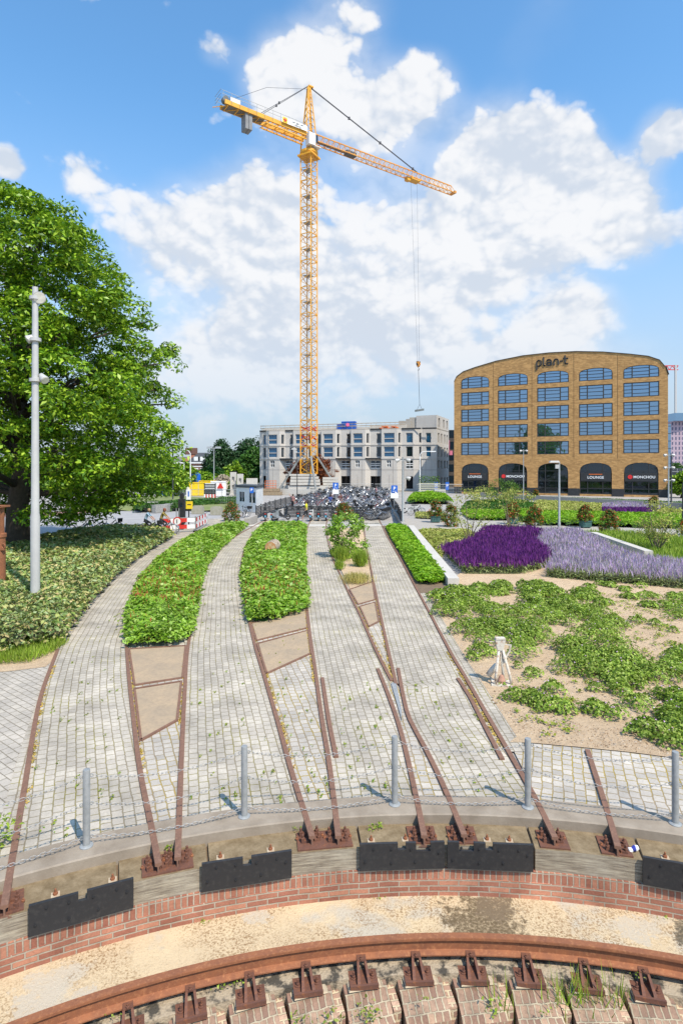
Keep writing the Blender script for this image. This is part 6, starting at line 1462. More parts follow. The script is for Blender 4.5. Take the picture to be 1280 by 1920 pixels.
def far_green():
    # lawns, hedges and mounded beds between 40 and 90 metres
    def fb(name, pts, h, n, L, lm, inner='inner', kind='stuff', label=None):
        poly = ppoly(pts); return bed(name, poly, h, n, L, [LG[lm], M[inner]], label, edge=.7, bump=.15, sc=.9, extra=lambda q, t: [mound('x', poly, h * .7, None, .6, 24)], kind=kind)
    fb('lime_mound', [(762,945),(850,946),(838,934),(795,931),(768,935)], .9, 6000, .3, 'lime')
    fb('garden_bed', [(862,960),(1000,964),(1005,948),(960,940),(872,945)], .5, 9000, .24, 'mid'); fb('garden_bed', [(880,975),(1010,977),(1005,962),(862,962)], .45, 8000, .22, 'lime')
    fb('garden_bed', [(1010,985),(1290,992),(1290,972),(1010,966)], .55, 12000, .2, 'lime'); fb('garden_bed', [(1010,964),(1290,970),(1290,962),(1180,952),(1060,944),(1000,942)], .4, 9000, .24, 'yellowg', 'inner2')
    fb('garden_bed', [(960,979),(1080,981),(1080,972),(960,968)], .35, 4000, .2, 'mid')
    poly = ppoly([(1128,966),(1225,970),(1240,958),(1170,950),(1130,954)]); q = scatter(poly, 4500); n = len(q)
    tag(npobj('far_salvia', [blades(np.stack([q[:, 0], q[:, 1], np.full(n, .3)], 1), rng.uniform(.3, .5, n), rng.uniform(.08, .16, n), .15, (q[:, 1] > 58).astype(int)), (lambda m_: (m_[0], m_[1], np.full(len(m_[1]), 2)))(mound('', poly, .4, None, .5))], [LG['purple'], LG['lav'], M['inner2']], loc=(30, 55, 0)), kind='stuff')
    fb('verge_planting', [(1020,938),(1290,952),(1500,968),(1500,958),(1290,946),(1020,934)], .4, 7000, .2, 'mid'); fb('low_planting', [(778,972),(835,975),(835,966),(778,962)], .3, 1600, .15, 'yellowg', 'inner2')
    # retaining wall in front of the office
    mb = MB(); pts = [(900, 931), (1000, 938), (1100, 944), (1280, 955), (1500, 968)]; gg = gp(pts)
    for i in range(4): mb.bar(gg[i] + Vector((0, 0, .3)), gg[i + 1] + Vector((0, 0, .3)), .4, .75)
    tag(mb.build('retaining_wall', M['concrete']), 'long low grey retaining wall between the garden and the brick office', 'wall')
    sheet('garden_path', [(1005,986),(1290,1008),(1600,1030),(1600,1012),(1290,996),(1005,979),(760,972),(760,990),(880,1000)], M['concrete'], -.024)
    # lawn mounds at the left
    lw_ = ppoly([(300,957),(440,962),(452,940),(380,934),(240,934),(100,960)]); lawn = mat('lawn', (.14, .18, .05), (.20, .22, .08), .4, .95, 0, .02)
    v, f, m_ = mound('', lw_, .5, None, 4.0, 30); tag(npobj('lawn', [(v, f, m_ * 0)], [lawn], loc=(-20, 70, 0)), kind='structure')
    fb('box_hedge', [(250,962),(350,958),(452,946),(452,941),(350,951),(250,955)], .9, 7000, .22, 'mid', kind=None, label=None)
    o = [x for x in COL.objects if x.name.startswith('box_hedge')][0]; tag(o, 'clipped dark green hedge along the lawn left of the white cabin', 'hedge')
    # trees beyond
    def ft(px, Y, h, w, lm, label, group='trees beyond the square', shape='round', L=.7, nc=170, nl=34, seed=0, clear=.8, name='far_tree'):
        b = Vector(((px - 640) * Y / F, Y, 0)); r = w / 2
        prof = [(h * .08, r * .6), (h * .25, r), (h * .5, r * .85), (h * .75, r * .5), (h, .1)] if shape == 'cone' else [(h * .12, r * .5), (h * .3, r * .95), (h * .55, r), (h * .8, r * .75), (h, r * .15)]
        return tree(name, b, prof, nc, nl, L, LG[lm], label, 'tree', group, (r * .28, r * .16), .25 + h * .015, M['bark'], .5, clear, 6, .35, .6, seed=seed)
    ft(415, 160, zat(826, 160), 10.5, 'dark', 'tall dark conifer beside the brick houses', shape='cone', nc=330, nl=44, L=.6, seed=1, name='conifer_tree'); ft(478, 165, zat(821, 165), 14, 'dark', 'dark broad tree behind the left corner of the unfinished block', nc=260, seed=2); ft(450, 170, zat(846, 170), 12, 'dark', 'dark tree between the conifer and the unfinished block', seed=3)
    ft(478, 145, zat(840, 145), 8, 'mid', 'mid green tree right beside the unfinished block', nc=190, seed=4); ft(441, 130, zat(866, 130), 4.6, 'tree', 'small light green tree in front of the dark conifer', nc=110, L=.5, seed=5)
    ft(432, 165, zat(880, 165) + 1, 12, 'mid', 'low bushy tree at the foot of the conifer', seed=6); ft(378, 120, zat(886, 120), 7, 'tree', 'low light green bushes in front of the brick houses', L=.5, seed=7); ft(395, 150, zat(878, 150), 9, 'mid', 'bush left of the conifer foot', seed=8)
    ft(300, 90, zat(862, 90), 8, 'tree', 'light green street tree left of the flag poles', L=.45, seed=9); ft(348, 105, zat(868, 105), 4, 'tree', 'slim street tree behind the flag poles', L=.4, seed=10); ft(260, 140, zat(850, 140), 16, 'mid', 'wide tree behind the big left tree', seed=11)
    ft(150, 120, zat(860, 120), 18, 'mid', 'far tree seen below the crown of the big left tree', seed=12); ft(30, 130, zat(860, 130), 20, 'mid', 'far tree at the left edge beyond the road', seed=13)
    ft(440, 100, zat(898, 100), 2.6, 'tree', 'tiny young tree behind the white cabin', L=.3, nc=50, seed=14); ft(565, 121, zat(862, 121), 5.5, 'copper', 'copper red tree left of the crane mast, before the unfinished block', L=.35, nc=150, nl=34, seed=15, name='copper_tree'); ft(596, 121, zat(855, 121), 6.0, 'copper', 'copper red tree right of the crane mast, before the unfinished block', L=.35, nc=160, nl=34, seed=16, name='copper_tree')
    ft(1279, 90, zat(885, 90), 3.4, 'tree', 'tree before the dark pavilion at the right edge', L=.35, seed=17); ft(1268, 150, zat(870, 150), 9, 'mid', 'tree crown below the lilac tower', L=.5, seed=18); ft(1330, 60, zat(890, 60), 4, 'mid', 'tree just outside the right edge', L=.35, seed=19)
    for i, x in enumerate(range(-150, 260, 26)):   # a belt of trees along the horizon
        Y = 230 + (i % 3) * 18
        if -75 < x < 90 and i % 2: continue
        b = Vector((x, Y, 0))
    q = scatter([(-260, 235), (-70, 235), (-60, 260), (-260, 260)], 9000); z = 8 * (1 + .3 * wob(q, .09, 2)) * rng.uniform(.05, 1, len(q)); nr = rng.normal(size=(len(q), 3)) + [0, 0, .5]; L = rng.uniform(1.0, 1.8, len(q))
    tag(npobj('distant_wood', [leafmesh(np.stack([q[:, 0], q[:, 1], z], 1), nr, L, L * .8, '', None)], [LG['dark']], loc=(-160, 245, 0)), kind='stuff')
    q = scatter([(60, 250), (330, 250), (330, 280), (60, 280)], 9000); z = 8 * (1 + .3 * wob(q, .09, 2)) * rng.uniform(.05, 1, len(q)); nr = rng.normal(size=(len(q), 3)) + [0, 0, .5]; L = rng.uniform(1.0, 1.8, len(q))
    tag(npobj('distant_wood', [leafmesh(np.stack([q[:, 0], q[:, 1], z], 1), nr, L, L * .8, '', None)], [LG['dark']], loc=(160, 265, 0)), kind='stuff')
far_green()
# ------------------------------------------------------------------ street furniture, vehicles, people
def own(mb, name, m_, root, smooth=False): return local(mb.build(name, m_, loc=(0, 0, 0), smooth=smooth), root)
AXX = Matrix.Rotation(R(90), 3, 'Y'); AXY = Matrix.Rotation(R(90), 3, 'X')

def lamps():
    # tall grey mast at the left with three floodlights
    b = G(66, 1145); s = b.y / F; rt = empty('light_mast', b, 0, 'tall light grey mast with three floodlights in front of the big left tree', 'street lamp')
    mb = MB(); H = (1145 - 538) * s; mb.lathe([(.135, 0), (.135, 2.9), (.118, 3.0), (.1, 6.5), (.082, H), (.0, H + .01)], b, 24); mb.build('pole', M['greypaint'], rt, smooth=True)
    def flood(px, py, d, r, l, nm='floodlight'):
        c = P(px, py, b.y - .05); d = Vector(d).normalized(); z = Vector((0, 0, 1)); x = d.cross(z).normalized(); y = x.cross(d); ax = Matrix((x, y, d)).transposed()
        mb = MB(); mb.lathe([(r * .35, -l), (r * .55, -l * .9), (r * .8, -l * .35), (r, 0), (r * 1.02, .03)], c, 20, ax); mb.bar(c - d * l * .6, Vector((b.x, b.y, c.z)), .05); mb.lathe([(.17, -.05), (.17, .05)], (b.x, b.y, c.z), 14)
        f = mb.build(nm, M['greypaint'], rt, smooth=True); mb = MB(); mb.lathe([(r * .9, 0), (r * .9, .012)], c + d * .032, 20, ax); mb.build('lens', mat('lamp_lens', (.75, .72, .62), (.6, .58, .5), 9, .25), f).location = (0, 0, 0)
    flood(74, 558, (.35, -1, -.35), .185, .26); flood(53, 636, (-.8, -.5, -.55), .13, .28); flood(84, 712, (.7, -.4, -.7), .13, .28)
    # slim posts
    def post(px, py, top, label, r=.06, head='flat', m_='galv', Y=None, side=-1, heads=1, cat='street lamp', grp=None):
        b = G(px, py) if Y is None else Vector(((px - 640) * Y / F, Y, 0)); H = zat(top, b.y); rt = empty('street_lamp', b, 0, label, cat, grp); mb = MB(); mb.lathe([(r * 1.3, 0), (r * 1.3, .3), (r, .35), (r * .75, H)], b, 10); mb.build('pole', M[m_], rt, smooth=True)
        if head == 'flat': mb = MB(); mb.box(b + Vector((side * .38, 0, H + .02)), (.75, .3, .14), taper=.8); mb.box(b + Vector((side * .15, 0, H - .35)), (.3, .12, .3)); mb.build('lamp_head', M['greypaint'], rt)
        if head == 'arm':
            mb = MB(); q = [b + Vector((side * t, 0, H + z)) for t, z in ((0, 0), (0, .5), (.3, .95), (.8, 1.1), (1.9, 1.1))]; mb.tube(q, r * .7, 6); mb.box(q[-1] + Vector((side * .4, 0, 0)), (1.0, .35, .18)); mb.build('lamp_head', M['whitepaint'], rt)
        if head == 'spot':
            for i in range(heads):
                z = H - .25 - (i // 2) * 1.35; sx = -1 if i % 2 else 1; c = b + Vector((sx * .42, -.1, z)); mb = MB(); mb.lathe([(.07, -.2), (.13, -.05), (.17, .12)], c, 10, Matrix.Rotation(R(110) * sx, 3, 'Y')); mb.bar(c, (b.x, b.y, z), .06); mb.build('spotlight', M['greypaint'], rt)
        if head == 'double':
            for sx in (-1, 1): mb = MB(); mb.box(b + Vector((sx * .75, 0, H)), (1.1, .5, .35), taper=.8); mb.build('lamp_head', M['galv'], rt)
        return rt
    post(1048, 988, 866, 'slim grey lamp post with flat head, behind the lavender before the middle arch', .085)
    post(981, 0, 842, 'slim lamp post with spotlights in front of the second arch from the left', .07, 'spot', Y=84, heads=2)
    post(1253, 956, 849, 'grey mast with six spotlights at the right corner of the brick office', .085, 'spot', heads=6)
    post(755, 988, 857, 'grey post with spotlights at the corner of the lime green bed', .085, 'spot', heads=3)
    post(787, 0, 858, 'white lamp post with curved arm in front of the right part of the unfinished block', .1, 'arm', 'whitepaint', Y=104, side=1)
    post(557, 944, 842, 'thin black lamp post before the ballast of the crane', .06, 'flat', 'black', side=-1)
    post(401, 0, 839, 'lamp post with two square heads in front of the dark conifer', .1, 'double', 'galv', Y=105)
    post(357, 0, 856, 'white lamp post with long arm to the left in front of the brick houses', .1, 'arm', 'whitepaint', Y=100, side=-1)
    post(324, 0, 832, 'black lamp post beside the lower right branches of the big tree', .09, 'flat', 'black', Y=76)
    post(1258, 0, 850, 'black pole close behind the mast with six spotlights', .1, 'none', 'black', Y=70); post(1280, 992, 905, 'black post at the very right edge of the garden', .08, 'none', 'black')
    for px, lab in ((331, 'left white flag pole beside the slim street tree'), (338, 'middle white flag pole with a pale flag'), (345, 'right one of the three white flag poles')):
        Y = 98; b = Vector(((px - 640) * Y / F, Y, 0)); rt = empty('flag_pole', b, 0, lab, 'flag pole', 'white flag poles'); mb = MB(); mb.lathe([(.1, 0), (.06, zat(870, Y))], b, 8); mb.build('pole', M['whitepaint'], rt)
        if px == 338: mb = MB(); mb.box(b + Vector((-.5, 0, zat(874, Y) - 1.6)), (.9, .04, 3.0)); mb.build('flag', M['brightwhite'], rt)
    # parking signs
    for px, Y, top, big, lab in ((629, 66, 905, 1, 'blue parking sign left of the middle of the bicycles'), (739, 58, 910, 1, 'blue parking sign at the right fence of the bicycle parking'), (817, 100, 904, 0, 'narrow blue parking sign before the right corner of the unfinished block'), (838, 98, 904, 0, 'blue parking sign between the unfinished block and the brick office'), (472, 58, 914, 2, 'small blue sign on a pole before the white cabin')):
        b = Vector(((px - 640) * Y / F, Y, 0)); rt = empty('parking_sign', b, 0, lab, 'sign', 'blue parking signs'); H = zat(top, Y); mb = MB(); mb.lathe([(.04, 0), (.035, H)], b, 8); mb.build('pole', M['galv'], rt)
        w = {1: .62, 0: .55, 2: .36}[big]; h = {1: .72, 0: 1.3, 2: .55}[big]; mb = MB(); mb.box(b + Vector((0, -.06, H - h / 2)), (w, .03, h)); mb.build('sign_board', M['blue'], rt)
        o = textobj('P', h * .62 if big else .7, M['brightwhite'], rt, b + Vector((0, -.085, H - h * .62)), 0, .006, 'letter', bold=.012)
        if big == 1: mb = MB(); mb.box(b + Vector((0, -.06, H - h - .30)), (.74, .025, .5)); mb.build('lower_board', M['brightwhite'], rt)
        if big == 1: mb = MB(); [mb.lathe([(.05, 0), (.05, .006)], b + Vector((sx * .1, -.085, H - h * .82)), 8, AXY) for sx in (-1, 1)]; mb.build('bicycle_symbol', M['brightwhite'], rt)
lamps()

def cabin():
    a, b, d, at = line((443, 62), (480, 59)); nr = Vector((d.y, -d.x, 0)); c0 = Vector(((493 - 640) * 63 / F, 63, 0)); z1 = zat(914, 61)
    rt = empty('guard_cabin', (a + b) / 2, 0, 'small white guard cabin with flat dark roof edge and two windows', 'cabin'); L = (b - a).length
    mb = MB(); back = [b, c0, a + (c0 - b)]; mb2 = MB()
    holed(mb, a, b, 0, z1, [(L * .16, L * .42, 1.0, z1 - .45), (L * .66, L * .96, .95, z1 - .4)], nr, .08)
    for p, q in ((b, c0), (c0, a + (c0 - b)), (a + (c0 - b), a)): mb.quad(p, q, q + Vector((0, 0, z1)), p + Vector((0, 0, z1)))
    mb.build('walls', M['whitepaint'], rt)
    for f0, f1 in ((.16, .42), (.66, .96)):
        mb = MB(); p, q = a + d * L * f0 - nr * .07, a + d * L * f1 - nr * .07; mb.quad(p + Vector((0, 0, .95)), q + Vector((0, 0, .95)), q + Vector((0, 0, z1 - .4)), p + Vector((0, 0, z1 - .4))); w = mb.build('window', M['glass_dark'], rt)
        mb = MB(); m_ = (p + q) / 2; mb.bar(m_ + Vector((0, 0, .97)) + nr * .02, m_ + Vector((0, 0, z1 - .42)) + nr * .02, .05); mb.build('frame_bar', M['whitepaint'], w).location = (0, 0, 0)
    mb = MB(); q = [a, b, c0, a + (c0 - b)]; cc = sum(q, Vector()) / 4; q = [p + (p - cc) * .06 for p in q]; mb.prism([(p.x, p.y) for p in q], z1, z1 + .25); mb.build('roof_edge', mat('roof_edge_dark', (.06, .07, .08), None, 3, .6), rt)
cabin()

def fences():
    def screen(pts, h, label):
        g = gp(pts); rt = empty('black_fence', g[len(g) // 2], 0, label, 'fence'); mb = MB()
        for i in range(len(g) - 1):
            n = max(1, int((g[i + 1] - g[i]).length / .14)); 
            for z in np.arange(.12, h, .13): mb.bar(g[i] + Vector((0, 0, z)), g[i + 1] + Vector((0, 0, z)), .03, .095)
        mb.build('slats', M['black'], rt)
        for i in range(len(g) - 1):
            n = max(1, int((g[i + 1] - g[i]).length / 2.2))
            for k in range(n): p = g[i].lerp(g[i + 1], k / n); mb = MB(); mb.box(p + Vector((0, 0, h / 2)), (.09, .09, h + .08)); mb.build('fence_post', M['black'], rt)
    screen([(480,973),(505,961),(535,951),(575,942),(612,934)], 1.15, 'black slatted fence curving along the left of the bicycle parking'); screen([(533,971),(600,972),(690,974)], 1.05, 'black slatted fence behind the parked scooters'); screen([(752,987),(745,968),(736,953),(732,940)], 1.15, 'black slatted fence at the right of the bicycle parking')
    # mesh site fence in front of the unfinished block
    mesh = NT('wire_mesh'); uv = mesh.coord('Object'); mesh.fin((.42, .44, .46), .5, .5); galv = M['galv']
    def site(px0, px1, Y, label):
        x0, x1 = (px0 - 640) * Y / F, (px1 - 640) * Y / F; n = max(1, round((x1 - x0) / 3.4)); w = (x1 - x0) / n; rt = empty('site_fence', ((x0 + x1) / 2, Y, 0), 0, label, 'fence', 'grey wire mesh site fences')
        for i in range(n):
            mb = MB(); a, b = x0 + i * w + .05, x0 + (i + 1) * w - .05; mb.tube([(a, Y, .1), (a, Y, 2.0), (b, Y, 2.0), (b, Y, .1)], .035, 6, closed=True)
            for k in range(1, 14): x = a + (b - a) * k / 14; mb.bar((x, Y, .12), (x, Y, 1.98), .016)
            for z in (.5, .9, 1.3, 1.7): mb.bar((a, Y, z), (b, Y, z), .016)
            mb.build('mesh_panel', galv, rt)
    site(612, 700, 96, 'left run of grey wire mesh fence behind the bicycles'); site(702, 760, 94, 'middle run of grey wire mesh fence behind the bicycles'); site(780, 868, 92, 'right run of grey wire mesh fence before the gap between the buildings'); site(480, 556, 100, 'grey wire mesh fence left of the crane ballast'); site(402, 478, 100, 'grey wire mesh fence behind the white cabin'); site(350, 450, 68, 'wire mesh fence standing on concrete blocks on the left road')
fences()

# bicycles ----------------------------------------------------------
def bicycle(name='bicycle', frame=None, basket=False):
    """side view along local X; front wheel at +x"""
    mbs = [MB(), MB()]; t, f = mbs
    for cx in (-.54, .54):
        c = [Vector((cx + .34 * math.cos(a), 0, .35 + .34 * math.sin(a))) for a in np.linspace(0, 2 * PI, 15)[:-1]]; t.mi = 0; t.tube(c, .019, 4, closed=True)
        t.mi = 1
        for k in range(7): a = PI * k / 7; t.bar((cx - .33 * math.cos(a), 0, .35 - .33 * math.sin(a)), (cx + .33 * math.cos(a), 0, .35 + .33 * math.sin(a)), .007)
        t.tube([(cx + .365 * math.cos(a), 0, .35 + .365 * math.sin(a)) for a in np.linspace(.4, 2.6, 7)], .022, 4)
    t.mi = 2
    for a, b, r in (((-.1, 0, .32), (.36, 0, .88), .022), ((-.1, 0, .32), (-.24, 0, .86), .02), ((-.54, 0, .35), (-.1, 0, .32), .014), ((-.54, 0, .35), (-.22, 0, .76), .013), ((.34, 0, .98), (.54, 0, .35), .018), ((-.1, 0, .5), (.34, 0, .86), .016)): t.tube([a, b], r, 5)
    t.mi = 1; t.tube([(.28, -.3, .98), (.36, -.2, 1.06), (.34, 0, 1.04), (.36, .2, 1.06), (.28, .3, .98)], .014, 5); t.box((-.62, 0, .74), (.4, .13, .02)); t.bar((-.54, .05, .35), (-.62, .05, .73), .014); t.tube([(-.1, -.12, .22), (-.1, -.04, .32), (-.1, .04, .32), (-.1, .12, .42)], .012, 4)
    t.mi = 0; t.box((-.26, 0, .93), (.26, .17, .06), taper=.7); 
    for s in (-1, 1): t.box((.26, s * .3, .97), (.1, .03, .03))
    if basket: t.mi = 0; t.box((.66, 0, .86), (.28, .36, .24), taper=1.15)
    return t
BM = [mat('bike_black', (.025, .025, .028), None, 3, .4), mat('bike_silver', (.45, .47, .5), None, 3, .35, .5), mat('bike_blue', (.04, .09, .2), None, 3, .4), mat('bike_red', (.25, .03, .03), None, 3, .4), mat('bike_white', (.6, .6, .6), None, 3, .4)]
def bikes():
    protos = []
    for i, fm in enumerate((BM[0], BM[1], BM[0], BM[2], BM[3], BM[4])):
        o = bicycle(basket=(i in (2, 5))).build('bicycle', [M['tyre'], M['chrome'], fm], loc=(0, 0, 0)); protos.append(o)
    col = ['black', 'silver grey', 'black basket-carrying', 'dark blue', 'dark red', 'white']; used = [False] * 6
    grp = 'bicycles in the fenced bicycle parking'; rd = random.Random(4); left = ppoly([(545,958),(660,962),(665,948),(672,936),(700,925),(690,921),(640,921),(612,927),(585,936),(560,946)]); right = ppoly([(660,972),(712,972),(722,955),(731,938),(734,927),(708,924),(690,934),(676,948),(668,960)])
    spots = []
    for poly, tag_, nmax in ((left, 'in the left half of the bicycle parking', 165), (right, 'in the right half of the bicycle parking', 118)):
        p = np.array(poly); lo, hi = p.min(0), p.max(0); y = lo[1]; row = 0; loc_ = []
        while y < hi[1]:
            x = lo[0] + rd.uniform(0, .5)
            while x < hi[0]:
                if inpoly(np.array([[x, y]]), poly)[0]: loc_.append((x, y, row))
                x += .95
            y += 1.15 if row % 2 else .85; row += 1
        loc_ = loc_[:]; rd.shuffle(loc_); loc_.sort(key=lambda q: q[1]); 
        if len(loc_) > nmax: step = len(loc_) / nmax; loc_ = [loc_[int(i * step)] for i in range(nmax)]
        spots += [(x, y, r, tag_) for x, y, r in loc_]
    for x, y, r, tg in spots:
        k = rd.choice([0, 0, 1, 1, 2, 3, 4, 5, 1]); rz = R(rd.choice([28, 152]) + rd.uniform(-14, 14)); z = .0 if r % 2 else .22
        lab = 'parked %s bicycle %s' % (col[k], tg)
        if not used[k]: o = protos[k]; o.location = (x, y, z); o.rotation_euler = (R(rd.uniform(-8, 8)), 0, rz); used[k] = True
        else: o = protos[k].copy(); COL.objects.link(o); o.location = (x, y, z); o.rotation_euler = (R(rd.uniform(-8, 8)), 0, rz)
        o['label'] = lab; o['category'] = 'bicycle'; o['group'] = grp
        if z > 0: pass
    # racks carrying the raised bicycles: thin rails across the parking
    def single(px, py, rz, k, lab, g_=None):
        o = protos[k].copy(); COL.objects.link(o); p = G(px, py); o.location = p; o.rotation_euler = (0, 0, R(rz)); o['label'] = lab; o['category'] = 'bicycle'
        if g_: o['group'] = g_
        elif 'group' in o.keys(): del o['group']
        return o
    single(745, 968, 80, 0, 'single black bicycle leaning on the right fence of the bicycle parking'); single(780, 966, 10, 0, 'black bicycle lying apart in front of the lime mound'); single(455, 968, 100, 0, 'black bicycle against the front of the white cabin, left one'); single(462, 970, 75, 2, 'black bicycle with basket before the white cabin, right one')
    for i, (px, py, w) in enumerate(((150, 1004, 'leftmost'), (182, 1001, 'middle'), (206, 999, 'rightmost'))): single(px, py, 18, [0, 0, 2][i], '%s of three dark bicycles behind the hedge, under the big tree' % w, 'bicycles behind the hedge')
    for i in range(10):
        p = G(700 + i * 2.2, 976 - abs(i - 3) * .8); o = protos[i % 3].copy(); COL.objects.link(o); o.location = p; o.rotation_euler = (0, 0, R(18 + i * 2)); o['label'] = 'dark bicycle in the front row at the right end of the black fence'; o['category'] = 'bicycle'; o['group'] = 'front row of bicycles by the black fence'
    return protos
PROT = bikes()

def scooter_proto(face):
    """rear view towards -Y"""
    r = empty('motor_scooter', (0, 0, 0)); bk = M['black']
    mb = MB(); mb.tube([(.0, .62 + .2 * math.cos(a), .24 + .2 * math.sin(a)) for a in np.linspace(0, 2 * PI, 15)[:-1]], .05, 6, closed=True); own(mb, 'front_wheel', M['tyre'], r)
    mb = MB(); mb.tube([(.0, -.52 + .2 * math.cos(a), .24 + .2 * math.sin(a)) for a in np.linspace(0, 2 * PI, 15)[:-1]], .06, 6, closed=True); own(mb, 'rear_wheel', M['tyre'], r)
    mb = MB(); b0 = 0
    for y, w, z0, z1 in ((-.78, .10, .52, .66), (-.6, .17, .42, .76), (-.2, .19, .34, .74), (.02, .15, .26, .5), (.25, .17, .22, .32), (.42, .2, .24, .5), (.5, .2, .4, .86), (.55, .08, .7, .98)):
        mb.v += [Vector((-w, y, z0)), Vector((w, y, z0)), Vector((w * .85, y, z1)), Vector((-w * .85, y, z1))]
    for i in range(7):
        for k in range(4): mb.face((i * 4 + k, i * 4 + (k + 1) % 4, (i + 1) * 4 + (k + 1) % 4, (i + 1) * 4 + k))
    mb.face((0, 3, 2, 1)); mb.face((28, 29, 30, 31)); own(mb, 'body', face, r)
    mb = MB(); mb.box((0, -.35, .80), (.28, .66, .09), taper=.85); own(mb, 'seat', bk, r)
    mb = MB(); mb.tube([(-.33, .42, 1.04), (-.2, .5, 1.06), (.2, .5, 1.06), (.33, .42, 1.04)], .022, 6); mb.box((0, .52, 1.03), (.22, .14, .16)); own(mb, 'handlebar', bk, r)
    for s in (-1, 1): mb = MB(); mb.tube([(s * .25, .48, 1.06), (s * .33, .42, 1.24)], .008, 4); mb.lathe([(.055, 0), (.055, .02)], (s * .34, .41, 1.27), 10, AXY); own(mb, 'mirror', M['chrome'], r)
    mb = MB(); mb.box((0, -.80, .62), (.15, .05, .06)); own(mb, 'tail_light', M['red'], r)
    mb = MB(); mb.box((0, -.86, .42), (.16, .015, .16)); own(mb, 'number_plate', mat('plate_pale_blue', (.12, .35, .5), None, 3, .5), r)
    mb = MB(); mb.tube([(.14, -.2, .26), (.16, -.75, .3)], .045, 8); own(mb, 'exhaust', M['chrome'], r)
    return r
def scooters():
    pr = [scooter_proto(M['black']), scooter_proto(mat('scooter_grey', (.25, .27, .28), None, 3, .35)), scooter_proto(mat('scooter_white', (.55, .55, .53), None, 3, .35))]; used = [0, 0, 0]
    for i, (px, py, k, rz, lab) in enumerate([(497, 976, 0, 8, 'leftmost parked scooter, beside the left fence end'), (515, 977, 1, -14, 'grey scooter second from the left in the scooter row'), (528, 975, 0, -55, 'black scooter parked slanting, third from the left'), (559, 975, 0, 3, 'black scooter just left of the walking man in yellow'), (583, 976, 2, -2, 'pale scooter just right of the walking man in yellow'), (597, 976, 0, 2, 'black scooter second right of the walking man'), (611, 976, 1, 0, 'grey scooter third right of the walking man'), (626, 976, 0, 12, 'rightmost scooter, half behind the red flowering shrub'), (770, 962, 2, 75, 'white scooter parked beyond the right fence of the bicycle parking')]):
        p = G(px, py)
        if not used[k]: used[k] = 1; o = pr[k]; o.location = p; o.rotation_euler = (0, 0, R(rz)); o['label'] = lab
        else: o = copy_tree(pr[k], p, R(rz), lab)
        o['category'] = 'scooter'; o['group'] = 'scooters parked before the black fence'
scooters()

